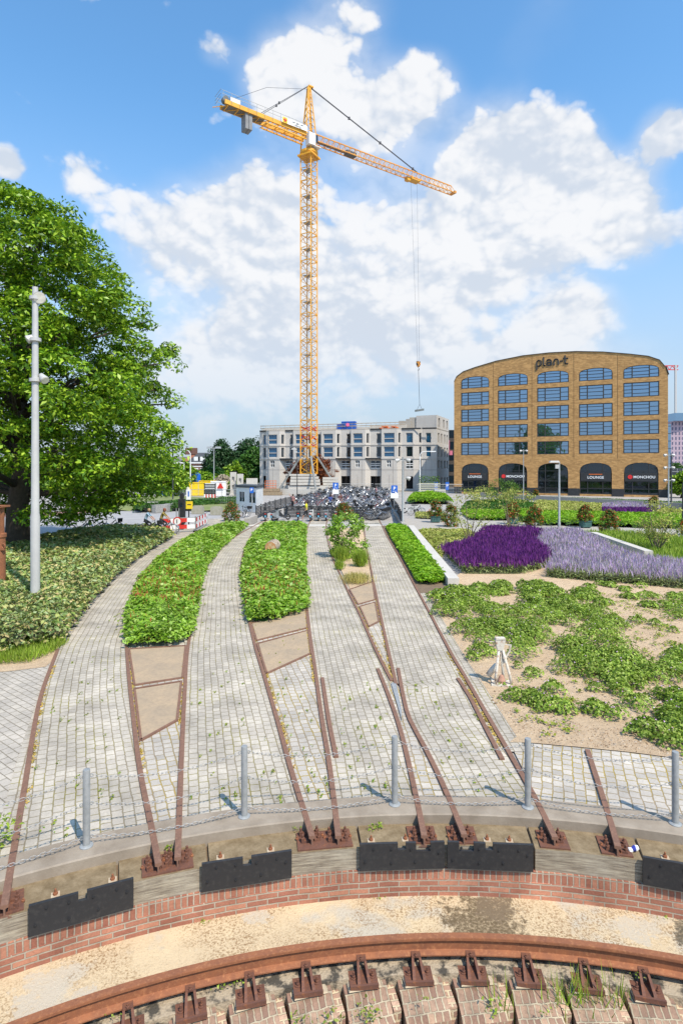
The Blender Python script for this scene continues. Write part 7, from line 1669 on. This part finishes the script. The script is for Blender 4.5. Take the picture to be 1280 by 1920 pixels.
# people -------------------------------------------------------------
def person(name_label, loc, rz, joints, mats, hair, hlong=0, H=1.72, cat='person', hold=None):
    """joints: dict of pose points in metres for a 1.72 m body (x right, y forward, z up)"""
    J = dict(pelvis=(0, 0, .93), chest=(0, 0, 1.28), neck=(0, 0, 1.47), head=(0, .02, 1.60), top=(0, .01, 1.71), shL=(-.18, 0, 1.41), shR=(.18, 0, 1.41), elL=(-.24, -.02, 1.14), elR=(.24, -.02, 1.14), haL=(-.25, .08, .90), haR=(.25, .08, .90),
             hipL=(-.09, 0, .90), hipR=(.09, 0, .90), knL=(-.10, .03, .49), knR=(.10, .03, .49), anL=(-.10, 0, .08), anR=(.10, 0, .08), toL=(-.11, .17, .03), toR=(.11, .17, .03)); J.update(joints)
    order = ['pelvis', 'chest', 'neck', 'head', 'top', 'shL', 'elL', 'haL', 'shR', 'elR', 'haR', 'hipL', 'knL', 'anL', 'toL', 'hipR', 'knR', 'anR', 'toR']; rad = dict(pelvis=.145, chest=.15, neck=.055, head=.095, top=.07, shL=.062, shR=.062, elL=.043, elR=.043, haL=.03, haR=.03, hipL=.095, hipR=.095, knL=.06, knR=.06, anL=.042, anR=.042, toL=.035, toR=.035)
    E = [('pelvis', 'chest'), ('chest', 'neck'), ('neck', 'head'), ('head', 'top'), ('chest', 'shL'), ('shL', 'elL'), ('elL', 'haL'), ('chest', 'shR'), ('shR', 'elR'), ('elR', 'haR'), ('pelvis', 'hipL'), ('hipL', 'knL'), ('knL', 'anL'), ('anL', 'toL'), ('pelvis', 'hipR'), ('hipR', 'knR'), ('knR', 'anR'), ('anR', 'toR')]
    V = [Vector(J[k]) for k in order]; rr = [rad[k] for k in order]; ed = [(order.index(a), order.index(b)) for a, b in E]
    for s in ('L', 'R'):      # short fingers and a thumb at each hand
        hi = order.index('ha' + s); e = Vector(J['el' + s]); h = Vector(J['ha' + s]); d = (h - e).normalized(); sd = d.orthogonal().normalized()
        for k, (o_, l_) in enumerate(((-.03, .075), (-.01, .09), (.012, .085), (.032, .065))): V.append(h + d * l_ + sd * o_ * .8); rr.append(.011); ed.append((hi, len(V) - 1))
        V.append(h + d * .03 + sd.cross(d) * .05); rr.append(.013); ed.append((hi, len(V) - 1))
    me = bpy.data.meshes.new('body'); me.from_pydata(V, ed, []); o = bpy.data.objects.new('tmpbody', me); COL.objects.link(o)
    sk = o.modifiers.new('s', 'SKIN'); sk.use_smooth_shade = True; ss = o.modifiers.new('u', 'SUBSURF'); ss.levels = 2; ss.render_levels = 2
    for i, v in enumerate(me.skin_vertices[0].data): v.radius = (rr[i], rr[i] * (.75 if i < 2 else 1)); v.use_root = (i == 0)
    bpy.context.view_layer.update(); m2 = bpy.data.meshes.new_from_object(o.evaluated_get(bpy.context.evaluated_depsgraph_get())); bpy.data.objects.remove(o)
    m2.name = 'body'; m2.materials.clear(); [m2.materials.append(x) for x in mats]   # skin, shirt, trousers, shoes
    names = {}
    segs = [(Vector(J['pelvis']), Vector(J['chest']), 1, .2), (Vector(J['chest']), Vector(J['neck']), 1, .0), (Vector(J['chest']), Vector(J['shL']), 1, 0), (Vector(J['chest']), Vector(J['shR']), 1, 0), (Vector(J['shL']), Vector(J['elL']), 1, 0), (Vector(J['shR']), Vector(J['elR']), 1, 0), (Vector(J['elL']), Vector(J['haL']), 0, 0), (Vector(J['elR']), Vector(J['haR']), 0, 0), (Vector(J['neck']), Vector(J['head']), 0, 0), (Vector(J['head']), Vector(J['top']), 0, 0),
            (Vector(J['pelvis']), Vector(J['hipL']), 2, 0), (Vector(J['pelvis']), Vector(J['hipR']), 2, 0), (Vector(J['hipL']), Vector(J['knL']), 2, 0), (Vector(J['hipR']), Vector(J['knR']), 2, 0), (Vector(J['knL']), Vector(J['anL']), 4, 0), (Vector(J['knR']), Vector(J['anR']), 4, 0), (Vector(J['anL']), Vector(J['toL']), 3, 0), (Vector(J['anR']), Vector(J['toR']), 3, 0)]
    for p in m2.polygons:
        c = p.center; best = 9; k = 0
        for a, b, mi, _ in segs:
            ab = b - a; t = max(0, min(1, (c - a).dot(ab) / max(1e-6, ab.length_squared))); dd = (c - a - ab * t).length
            if dd < best: best = dd; k = mi
        p.material_index = (0 if len(mats) < 5 else 4) if k == 4 else k; p.use_smooth = True
    s = H / 1.72; rt = empty('person', loc, rz, name_label, cat); rt.scale = (s, s, s)
    ob = bpy.data.objects.new('body', m2); COL.objects.link(ob); local(ob, rt)
    hd = Vector(J['head']); mb = MB(); mb.lathe([(.02, .135), (.075, .115), (.102, .06), (.104, .0), (.09, -.05 - hlong)], hd + Vector((0, -.022, .005)), 14); own(mb, 'hair', hair, rt, smooth='all')
    mb = MB(); mb.lathe([(.012, -.03), (.018, .0), (.006, .03)], hd + Vector((0, .10, -.005)), 6); mb.box(hd + Vector((0, .098, -.05)), (.045, .01, .012))
    for sx in (-1, 1): mb.box(hd + Vector((sx * .098, 0, 0)), (.02, .04, .06))
    own(mb, 'nose_mouth_ears', M['skin'], rt)
    mb = MB(); [mb.lathe([(.012, 0), (.012, .006)], hd + Vector((sx * .035, .094, .02)), 6, AXY) for sx in (-1, 1)]; own(mb, 'eyes', M['black'], rt)
    return rt
def people():
    cl = lambda n, c: mat('cloth_' + n, c, None, 5, .85)
    white = cl('white', (.7, .7, .68)); dark = cl('dark', (.02, .022, .028)); hb = mat('hair_brown', (.05, .03, .02), None, 5, .6); hg = mat('hair_blond', (.45, .33, .18), None, 5, .6); sk = M['skin']
    step = dict(hipL=(-.09, 0, .88), knL=(-.10, .20, .50), anL=(-.10, .34, .11), toL=(-.10, .50, .05), knR=(.10, -.06, .47), anR=(.10, -.40, .16), toR=(.10, -.30, .03), elL=(-.24, -.10, 1.15), haL=(-.22, .02, .93), elR=(.23, -.02, 1.14), haR=(.14, .24, 1.12), pelvis=(0, 0, .91))
    person('man in yellow shirt and black shorts walking left past the scooters', G(574, 977), R(78), step, [sk, cl('yellow', (.62, .60, .03)), dark, white], hb, 0, 1.72)
    person('person with blue top and white bag standing among the parked bicycles', G(619, 956), R(10), {}, [sk, cl('blue', (.04, .07, .25)), cl('jeans', (.3, .4, .55)), dark, cl('jeans2', (.3, .4, .55))], hb, .1, 1.68)
    person('person in dark red top standing in the aisle of the bicycle parking', G(638, 955), R(190), step, [sk, cl('darkred', (.13, .05, .04)), cl('maroon', (.2, .06, .05)), dark, cl('maroon2', (.2, .06, .05))], hb, .02, 1.75)
    person('person in pale pink shirt at the far end of the bicycle parking', G(705, 934), R(100), {}, [sk, cl('pink', (.6, .25, .28)), dark, dark, cl('trousers', (.3, .3, .3))], hb, .0, 1.72)
    person('person standing at the left end of the bicycles with raised arm', G(549, 956), R(140), dict(elR=(.3, .12, 1.5), haR=(.34, .2, 1.72)), [sk, cl('rose', (.45, .22, .2)), dark, dark, dark], hb, .05, 1.7)
    ride = dict(pelvis=(0, -.28, 1.02), chest=(0, -.14, 1.36), neck=(0, -.05, 1.54), head=(0, 0, 1.67), top=(0, 0, 1.79), shL=(-.18, -.1, 1.48), shR=(.18, -.1, 1.48), elL=(-.25, .1, 1.27), elR=(.25, .1, 1.27), haL=(-.27, .28, 1.08), haR=(.27, .28, 1.08), hipL=(-.1, -.26, .99), hipR=(.1, -.26, .99), knL=(-.12, .12, .80), knR=(.12, .02, .62), anL=(-.12, -.08, .46), anR=(.12, -.16, .24), toL=(-.12, .08, .42), toR=(.12, -.0, .20))
    for px, py, lab, m_, h_, lb, k in ((280, 1004, 'cyclist in pale blue top riding behind the hedge, left one', cl('paleblue', (.30, .45, .60)), hg, 'bicycle ridden by the cyclist in pale blue', 2), (309, 1003, 'cyclist in olive jacket riding just behind the red white barrier', cl('olive', (.28, .22, .06)), mat('hair_red', (.25, .07, .03), None, 5, .6), 'bicycle ridden by the cyclist in the olive jacket', 0)):
        g = G(px, py); r = R(-82); person(lab, g, r, ride, [sk, m_, dark, dark, dark], h_, .04, 1.7)
        o = PROT[k].copy(); COL.objects.link(o); o.location = g; o.rotation_euler = (0, 0, r + R(90)); o['label'] = lb; o['category'] = 'bicycle'
        if 'group' in o.keys(): del o['group']
people()

def site_things():
    # red and white barriers with the round sign
    def barrier(p0, p1, label):
        a, b = G(*p0), G(*p1); rt = empty('road_barrier', (a + b) / 2, 0, label, 'barrier', 'red and white road barriers'); d = (b - a); L = d.length; d.normalize()
        mb = MB()
        for z in (.08, 1.0): mb.bar(a + Vector((0, 0, z)), b + Vector((0, 0, z)), .04)
        for p in (a, b): mb.bar(p, p + Vector((0, 0, 1.08)), .05); mb.box(p + Vector((0, 0, .04)), (.25, .6, .08))
        mb.build('frame', M['galv'], rt); n = max(3, int(L / .55))
        for z in (.38, .84):
            for i in range(n):
                mb = MB(); mb.bar(a + d * L * i / n + Vector((0, 0, z)), a + d * L * (i + 1) / n + Vector((0, 0, z)), .03, .27); mb.build('board', M['red'] if (i % 2 == 0) else M['brightwhite'], rt)
    barrier((303, 1000), (366, 997), 'long red and white barrier in front of the path by the black column'); barrier((367, 997), (388, 985), 'short red and white barrier going back beside the long one')
    b = G(333, 1002); rt = empty('no_entry_sign', b, 0, 'round white sign with red ring on grey poles at the barrier', 'sign'); mb = MB()
    for x in (-.09, .09): mb.bar(b + Vector((x, 0, 0)), b + Vector((x, 0, 1.75)), .05)
    mb.build('poles', M['galv'], rt); c = b + Vector((0, -.06, .88)); mb = MB(); mb.lathe([(.3, 0), (.3, .02)], c, 24, AXY); mb.build('red_ring', M['red'], rt); mb = MB(); mb.lathe([(.22, 0), (.22, .03)], c, 24, AXY); mb.build('white_disc', M['brightwhite'], rt)
    mb = MB(); mb.box(c + Vector((-.02, -.035, 0)), (.05, .01, .26)); mb.build('mark', M['black'], rt)
    # black column and yellow box
    b = G(341, 992); rt = empty('parking_column', b, 0, 'tall black parking column behind the red and white barrier', 'column'); mb = MB(); mb.box(b + Vector((0, 0, 1.3)), (.44, .4, 1.8)); mb.box(b + Vector((0, 0, .2)), (.3, .3, .4)); mb.box(b + Vector((0, 0, 2.42)), (.25, .3, .4)); mb.build('housing', M['black'], rt)
    mb = MB(); mb.box(b + Vector((0, -.21, 1.8)), (.2, .02, .3)); mb.build('display', M['glass_dark'], rt)
    b = G(354, 985); rt = empty('ticket_box', b, 0, 'yellow box on a post with a white blue sign above it', 'sign'); mb = MB(); mb.bar(b, b + Vector((0, 0, 2.75)), .08); mb.build('post', M['black'], rt); mb = MB(); mb.box(b + Vector((.06, -.08, 1.58)), (.5, .1, .58)); yb = mb.build('yellow_box', M['yel2'], rt)
    mb = MB(); mb.box(b + Vector((0, -.08, 2.4)), (.34, .05, .8)); mb.build('sign_board', M['brightwhite'], rt); mb = MB(); mb.box(b + Vector((0, -.11, 2.45)), (.1, .01, .4)); mb.build('blue_symbol', M['blue'], rt); mb = MB(); mb.box(b + Vector((.06, -.135, 1.62)), (.3, .008, .07)); mb.build('text_line', M['black'], yb).location = (0, 0, 0)
    # concrete blocks, planter wall
    for px, py, lab in ((371, 963, 'left grey concrete block carrying the wire mesh fence'), (406, 965, 'right grey concrete block carrying the wire mesh fence')):
        g = G(px, py); mb = MB(); mb.box(g + Vector((0, 0, .35)), (1.1, .8, .7), taper=.93); mb.box(g + Vector((0, 0, .75)), (.8, .3, .1)); tag(mb.build('concrete_block', concrete('block_' + str(px), (.36, .34, .28), (.2, .2, .12), 4, .6)), lab, 'concrete block', 'concrete blocks of the site fence')
    mb = MB(); g = gp([(288, 962), (310, 960), (333, 955)]); [mb.bar(g[i] + Vector((0, 0, .4)), g[i + 1] + Vector((0, 0, .4)), .5, .8) for i in range(2)]; tag(mb.build('gabion_wall', concrete('gabion', (.40, .39, .37), (.12, .12, .11), 9, .9, .02)), 'low grey stone wall on the left road behind the cyclists', 'wall')
    g = G(300, 958); mb = MB(); mb.box(g + Vector((-.9, 0, .55)), (1.4, .4, .8)); mb.box(g + Vector((-.9, 0, .1)), (1.2, .6, .2)); tag(mb.build('white_block', M['concrete_pale']), 'white concrete block at the left end of the grey stone wall', 'concrete block')
    mb = MB(); g = gp([(479, 978), (462, 986)]); mb.bar(g[0] + Vector((0, 0, .28)), g[1] + Vector((0, 0, .28)), .35, .56); tag(mb.build('bench_block', M['concrete']), 'low grey concrete bench block beside the left black fence end', 'bench')
    mb = MB(); g = gp([(740, 963), (757, 992)]); mb.bar(g[0] + Vector((0, 0, .2)), g[1] + Vector((0, 0, .2)), .3, .4); tag(mb.build('kerb_wall', M['concrete']), 'low grey kerb wall along the right black fence', 'wall')
    # working yard behind the lawn: sheds, boards, heaps
    def thing(px, py, Y, w, h, dpt, m_, name, label, cat, grp=None, ribs=0, z0=0.0):
        x = (px - 640) * Y / F; rt = empty(name, (x, Y, z0), 0, label, cat, grp); mb = MB(); mb.bx(x - w / 2, x + w / 2, Y, Y + dpt, z0 + .05, z0 + h); mb.bx(x - w / 2 - .04, x + w / 2 + .04, Y - .05, Y + .02, z0 + h - .15, z0 + h - .02); mb.build('body', m_, rt)
        for i in range(ribs): mb = MB(); xx = x - w / 2 + w * (i + .5) / ribs; mb.bx(xx - .04, xx + .04, Y - .03, Y - .004, z0 + .1, z0 + h - .2); mb.build('rib', M['greypaint'], rt)
        return rt
    def z(py, Y): return zat(py, Y)
    thing(372, 0, 96, 3.4, z(904, 96), .3, M['yel2'], 'yellow_hoarding', 'left yellow hoarding of the working yard beside the flag poles', 'hoarding', 'yellow hoardings', 3); thing(389, 0, 97, 2.8, z(901, 97), .3, M['yel2'], 'yellow_hoarding', 'right yellow hoarding, directly left of the heap of stone', 'hoarding', 'yellow hoardings', 3)
    thing(349.5, 0, 95, .45, z(900, 95), .4, M['yel2'], 'yellow_post', 'yellow upright post at the left end of the yellow hoardings', 'post')
    thing(409, 0, 94, 2.4, z(902, 94), .3, M['brightwhite'], 'white_hoarding', 'white hoarding with red warning triangle right of the yellow ones', 'hoarding', None, 2)
    rt = empty('warning_triangle', (P(413, 0, 93.8).x, 93.8, 2.2), 0, 'red warning triangle fixed on the white hoarding', 'sign'); mb = MB(); x = P(413, 0, 93.8).x; mb.prism([(x - .55, 1.3), (x + .55, 1.3), (x, 2.25)], -93.8, -93.76, Matrix(((1, 0, 0, 0), (0, 0, -1, 0), (0, 1, 0, 0), (0, 0, 0, 1)))); mb.build('triangle', M['red'], rt)
    thing(393.5, 0, 84, 1.7, z(906, 84) , .1, M['black'], 'black_board', 'black notice board with white text lines at the yard', 'sign'); x = P(393.5, 0, 83.9).x; o = [c for c in COL.objects if c.name.startswith('black_board')][0]
    for i in range(3): mb = MB(); mb.bx(x - .7, x + .7, 83.88, 83.94, 1.6 + i * .32, 1.7 + i * .32); mb.build('text_line', M['brightwhite'], o)
    for k, (px, Y) in enumerate(((388, 80), (399, 80))):
        x = P(px, 0, Y).x; rt = empty('warning_board', (x, Y, 0), 0, ['left', 'right'][k] + ' red and white board below the black notice board', 'barrier', 'red and white boards at the yard')
        for j in range(4): mb = MB(); mb.bx(x - .4 + j * .2, x - .2 + j * .2, Y - .04, Y, .35, .95); mb.build('board', M['red'] if j % 2 else M['brightwhite'], rt)
    for k, (px, c, lab) in enumerate(((305, 'blue', 'blue container half hidden by the big tree, left in the yard'), (322, 'brightwhite', 'white container with stripes left in the yard'), (338, 'brightwhite', 'white container below the flag poles'))): thing(px, 0, 96 - k, 2.2, 1.5, 1.5, M[c], 'site_container', lab, 'container', None, 4)
    for px, lab in ((360, 'left small blue silo behind the yellow hoardings'), (368, 'right small blue silo behind the yellow hoardings')):
        Y = 106; x = P(px, 0, Y).x; rt = empty('blue_silo', (x, Y, 0), 0, lab, 'silo', 'blue silos'); mb = MB(); mb.lathe([(.15, 0), (.8, 1.2), (.8, z(890, Y)), (.3, z(889, Y) + .3)], (x, Y, 0), 12); mb.build('tank', M['blue'], rt, smooth=True)
    # heap of rubble, precast stacks
    n = 900; a = rng.uniform(0, 2 * PI, n); rr = np.sqrt(rng.uniform(size=n)); Y = 104; x0 = P(418, 0, Y).x; hz = 3.3 * (1 - rr ** 1.5); pos = np.stack([x0 + 3.4 * rr * np.cos(a), Y + 3 * rr * np.sin(a), hz + .1], 1); nr = rng.normal(size=(n, 3)) + [0, -.4, .8]; L = rng.uniform(.3, .6, n)
    v = mound('', [(x0 + 3.6 * math.cos(t), Y + 3.2 * math.sin(t)) for t in np.linspace(0, 2 * PI, 13)[:-1]], 3.0, None, 3.2, 14)
    tag(npobj('rubble_heap', [leafmesh(pos, nr, L, L * .8, '', None, mi=np.zeros(n)), (v[0], v[1], v[2] * 0)], [concrete('rubble', (.42, .36, .27), (.25, .22, .16), 6, .7)], loc=(x0, Y, 0)), 'pale heap of sand and rubble before the dark conifer', 'heap')
    for px, Y, w, h, lab in ((437, 98, 1.0, 3.9, 'left white precast frame standing behind the cabin'), (450, 97, 1.0, 3.6, 'second white precast frame behind the cabin'), (472, 96, 1.8, 2.9, 'grey precast slab leaning upright behind the cabin')):
        x = P(px, 0, Y).x; rt = empty('precast_element', (x, Y, 0), 0, lab, 'precast element', 'precast elements behind the cabin'); mb = MB(); holed(mb, Vector((x - w / 2, Y, 0)), Vector((x + w / 2, Y, 0)), 0, h, [(w * .3, w * .7, h * .25, h * .45), (w * .3, w * .7, h * .6, h * .8)] if w < 1.5 else [], Vector((0, -1, 0)), .3); mb.bx(x - w / 2 - .1, x + w / 2 + .1, Y - .2, Y + .8, 0, .25); mb.bx(x - w / 2, x + w / 2, Y + .31, Y + .35, 0, h); mb.build('slab', M['concrete_pale'], rt)
    Y = 99; x = P(488, 0, Y).x; rt = empty('orange_cage', (x + 1.8, Y, 0), 0, 'orange steel cage left of the crane ballast', 'cage'); mb = MB()
    for i in range(5): mb.bar((x + .8 + i * .45, Y, 1.2), (x + .8 + i * .45, Y, 2.4), .05)
    for zz_ in (1.2, 1.6, 2.0, 2.4): mb.bar((x + .8, Y, zz_), (x + 2.6, Y, zz_), .06); mb.bar((x + .8, Y + 1, zz_), (x + 2.6, Y + 1, zz_), .06); mb.bar((x + .8, Y, zz_), (x + .8, Y + 1, zz_), .06); mb.bar((x + 2.6, Y, zz_), (x + 2.6, Y + 1, zz_), .06)
    mb.build('bars', M['orange'], rt); mb = MB(); mb.bx(x - .6, x + 3.2, Y - .3, Y + 1.4, .6, 1.1); mb.bx(x - .3, x + 3.6, Y - .6, Y + 1.0, .02, .55); tag(mb.build('timber_stack', mat('stacked_timber', (.36, .27, .17), (.2, .15, .1), 5, .85)), 'stack of weathered timber under the orange cage', 'timber stack')
    mb = MB(); x = P(482, 0, 95).x; mb.box((x, 95, .35), (1.6, .8, .6), taper=.7); tag(mb.build('blue_tarpaulin', M['blue']), 'crumpled blue tarpaulin on the ground beside the timber stack', 'tarpaulin')
    Y = 101; mb = MB(); mb.bar((P(505, 0, Y).x, Y, .5), (P(606, 0, Y).x, Y - 3, .5), .4, 1.0); tag(mb.build('concrete_barrier', M['concrete_pale']), 'long pale concrete barrier in front of the crane ballast', 'barrier')
    # planter with pale crates right of the block
    for px, lab in ((805, 'wooden planter box with shrubs before the unfinished block'),):
        Y = 93; x = P(px, 0, Y).x; rt = empty('planter_box', (x, Y, 0), 0, lab, 'planter'); mb = MB()
        for i in range(4): mb.bx(x - 1.7, x + 1.7, Y, Y + .5, .9 + i * .35, 1.1 + i * .35)
        mb.build('boards', mat('pale_board', (.5, .48, .36), None, 4, .8), rt); mb = MB(); mb.bx(x - 2.0, x + 2.0, Y - .3, Y + .8, .0, .85); mb.build('base', M['whitepaint'], rt)
        n = 260; p = np.stack([x + rng.uniform(-1.6, 1.6, n), Y + .6 + rng.normal(0, .2, n), 2.2 + rng.uniform(0, 1.1, n)], 1); L = rng.uniform(.2, .35, n); npobj('plants', [leafmesh(p, rng.normal(size=(n, 3)) + [0, 0, .4], L, L * .5, '', None)], [LG['shrub']], rt)
    Y = 90; x = P(825, 0, Y).x; rt = empty('pallet_stack', (x, Y, 0), 0, 'stack of white slabs beside the planter box', 'stack'); mb = MB()
    for i in range(4): mb.bx(x - .95 + .05 * (i % 2), x + .95 - .04 * i, Y - .03 * i, Y + 1, .1 + i * .3, .34 + i * .3)
    mb.build('slabs', M['concrete_pale'], rt)
site_things()

def foreground_things():
    # old hand lever of the points, standing in the sand
    b = G(938, 1283); s = b.y / F; rt = empty('switch_lever', b, 0, 'old white and rusty hand switch lever with lantern head standing in the sand', 'switch lever'); wp = NT('old_white_paint'); co = wp.coord(); mw = wp.fin(wp.mix(wp.ramp(wp.noise(14, 6, .7, co), .5, .66), (.62, .57, .49), (.30, .15, .08)), .7, 0, wp.bump(wp.noise(60, 4, .7, co), 1, .002))
    q = lambda px, py, dy=0.0: P(px, py, b.y + dy)
    mb = MB(); mb.box(b + Vector((.02, .0, .02)), (.40, .36, .03), rz=R(-14)); mb.build('base_plate', mw, rt)
    mb = MB(); mb.lathe([(.08, 0), (.08, .05), (.045, .14), (.02, .16)], b + Vector((.02, 0, .03)), 10); mb.build('foot', mat('faded_rust_paint', (.48, .28, .20), (.35, .18, .12), 12, .8), rt)
    for i, (x0, x1, dy) in enumerate(((-.13, -.03, -.1), (.19, .03, -.1), (-.07, -.015, .12), (.09, .015, .12))):
        mb = MB(); mb.tube([b + Vector((x0, dy, .03)), b + Vector((x0 * .75 + x1 * .25, dy * .8, .25)), b + Vector((x1, 0, .74))], [.03, .028, .028], 7); mb.build('leg', mw, rt, smooth='all')
    mb = MB(); mb.tube([q(943, 1262), q(939, 1236), q(938, 1215)], .016, 7); mb.build('rod', mw, rt)
    hd = q(937, 1208); mb = MB(); hw = .105
    mb.v += [hd + Vector(p) for p in ((-.055, -.04, -.12), (.055, -.04, -.12), (hw, -.05, .10), (-hw, -.05, .10), (-.055, .06, -.12), (.055, .06, -.12), (hw, .07, .10), (-hw, .07, .10))]
    for f in ((0, 1, 2, 3), (7, 6, 5, 4), (0, 4, 5, 1), (1, 5, 6, 2), (2, 6, 7, 3), (3, 7, 4, 0)): mb.face(f)
    mb.box(hd + Vector((0, 0, .12)), (.19, .12, .03)); mb.build('lantern_head', mw, rt)
    mb = MB(); mb.bar(q(917, 1203), q(930, 1204), .014); mb.bar(q(944, 1208), q(957, 1210), .02); mb.tube([q(957, 1209), q(955, 1222), q(948, 1233), q(943, 1243)], .022, 7); mb.build('hand_lever', mw, rt)
    mb = MB(); mb.tube([b + Vector((-.22, .12, .14)), b + Vector((-.12, .10, .28)), b + Vector((-.05, .05, .42))], [.06, .06, .03], 8); mb.build('counterweight', mw, rt, smooth='all')
    # log lying in the second bed
    g = G(511, 1047); Y = g.y - .2; c = P(511, 1024, Y + .3); d = Vector((.18, 1, .06)).normalized(); x = d.cross(Vector((0, 0, 1))).normalized(); z = x.cross(d); ax = Matrix((x, z, d)).transposed()
    rt = empty('cut_log', (c.x, c.y, 0.2), 0, 'short cut log with orange end grain lying in the second flower bed', 'log'); r0 = .29
    bk = NT('birch_bark'); co = bk.coord(); mbk = bk.fin(bk.mix(bk.ramp(bk.noise(5, 6, .7, co), .4, .62), (.50, .42, .33), (.16, .11, .07)), .85, 0, bk.bump(bk.noise(14, 5, .7, co), 1, .02))
    prof = [(r0 * (1 + .04 * math.sin(i * 2.1)), t) for i, t in enumerate(np.linspace(-.36, .36, 7))]; mb = MB(); mb.lathe(prof, c, 18, ax); mb.build('bark', mbk, rt, smooth=True)
    rg = NT('log_end'); co = rg.coord(); me_ = rg.fin(rg.mix(rg.ramp(rg.noise(4, 5, .7, co), .42, .6), (.52, .20, .06), (.62, .44, .26)), .8)
    mb = MB(); mb.lathe([(r0 * .93, -.012), (r0 * .93, 0)], c - d * .362, 18, ax); mb.build('cut_face', me_, rt)
    # rusted column at the left border
    g = Vector((P(-4, 0, 20.2).x, 20.2, 0)); rt = empty('rusty_column', g, 0, 'rusty riveted steel column with a ring at the left edge of the picture', 'column'); mb = MB(); w = .24
    H = 3.05; mb.lathe([(w, 0), (w, 2.0), (w + .03, 2.02), (w + .03, 2.14), (w * .85, 2.16), (w * .85, H)], g, 14); mb.build('shaft', M['rust'], rt, smooth=True)
    mb = MB(); mb.tube([g + Vector((w + .02 + .06 * math.cos(a), -.12, 1.72 + .08 * math.sin(a))) for a in np.linspace(0, 2 * PI, 11)[:-1]], .022, 6, closed=True); mb.box(g + Vector((w * .8, -.12, 1.62)), (.22, .1, .08)); mb.build('ring', M['rust'], rt)
    mb = MB(); [mb.bar(g + Vector((w * .7 * s_, -.18, 2.16)), g + Vector((w * .7 * s_, -.18, H)), .035) for s_ in (-1, 0, 1)]; mb.box(g + Vector((0, 0, H + .03)), (.55, .55, .06)); mb.build('flanges', M['rust'], rt)
    # crumpled drink can on the timber beam
    c = G(1187, 1592, -.06); rt = empty('crushed_can', c, 0, 'crushed blue and white drink can lying behind the right rail end', 'can'); ax = Matrix.Rotation(R(70), 3, 'Y') @ Matrix.Rotation(R(20), 3, 'Z')
    mb = MB(); mb.lathe([(.024, -.06), (.033, -.05), (.022, -.01), (.034, .02), (.027, .05), (.02, .06)], c + Vector((0, 0, -.002)), 9, ax); mb.build('can_body', M['brightwhite'], rt); mb = MB(); mb.lathe([(.0235, -.016), (.026, -.008), (.0345, .018), (.03, .03)], c, 9, ax); mb.build('blue_band', mat('can_blue', (.08, .10, .5), None, 4, .3, .4), rt)
foreground_things()

def extras():
    # roads on the left: pale asphalt with red cycle strip and grey plaza band behind the beds
    sheet('road', [(-900,1010),(120,1010),(300,985),(420,968),(445,958),(380,950),(100,958),(-900,985)], mat('pale_asphalt', (.36, .35, .34), (.30, .29, .29), .6, .9), -.026)
    sheet('cycle_path', [(-900,985),(80,968),(230,957),(235,953),(80,960),(-900,972)], mat('red_asphalt', (.38, .20, .17), (.32, .17, .15), .6, .9), -.022)
    mb = MB(); q = gp([(405, 984), (760, 983), (760, 986), (405, 987)]); mb.prism([(p.x, p.y) for p in q], -.002, .006); tag(mb.build('paving_band', M['concrete_pale'], loc=(0, 0, 0)), kind='structure')
    sheet('site_ground', [(330,924),(620,922),(900,922),(900,917),(330,917)], mat('site_sand', (.36, .31, .24), (.28, .25, .2), .2, .95), -.02)
    # pots by the office and dark awning signs
    Y = 92; x = P(800, 0, Y).x
extras()
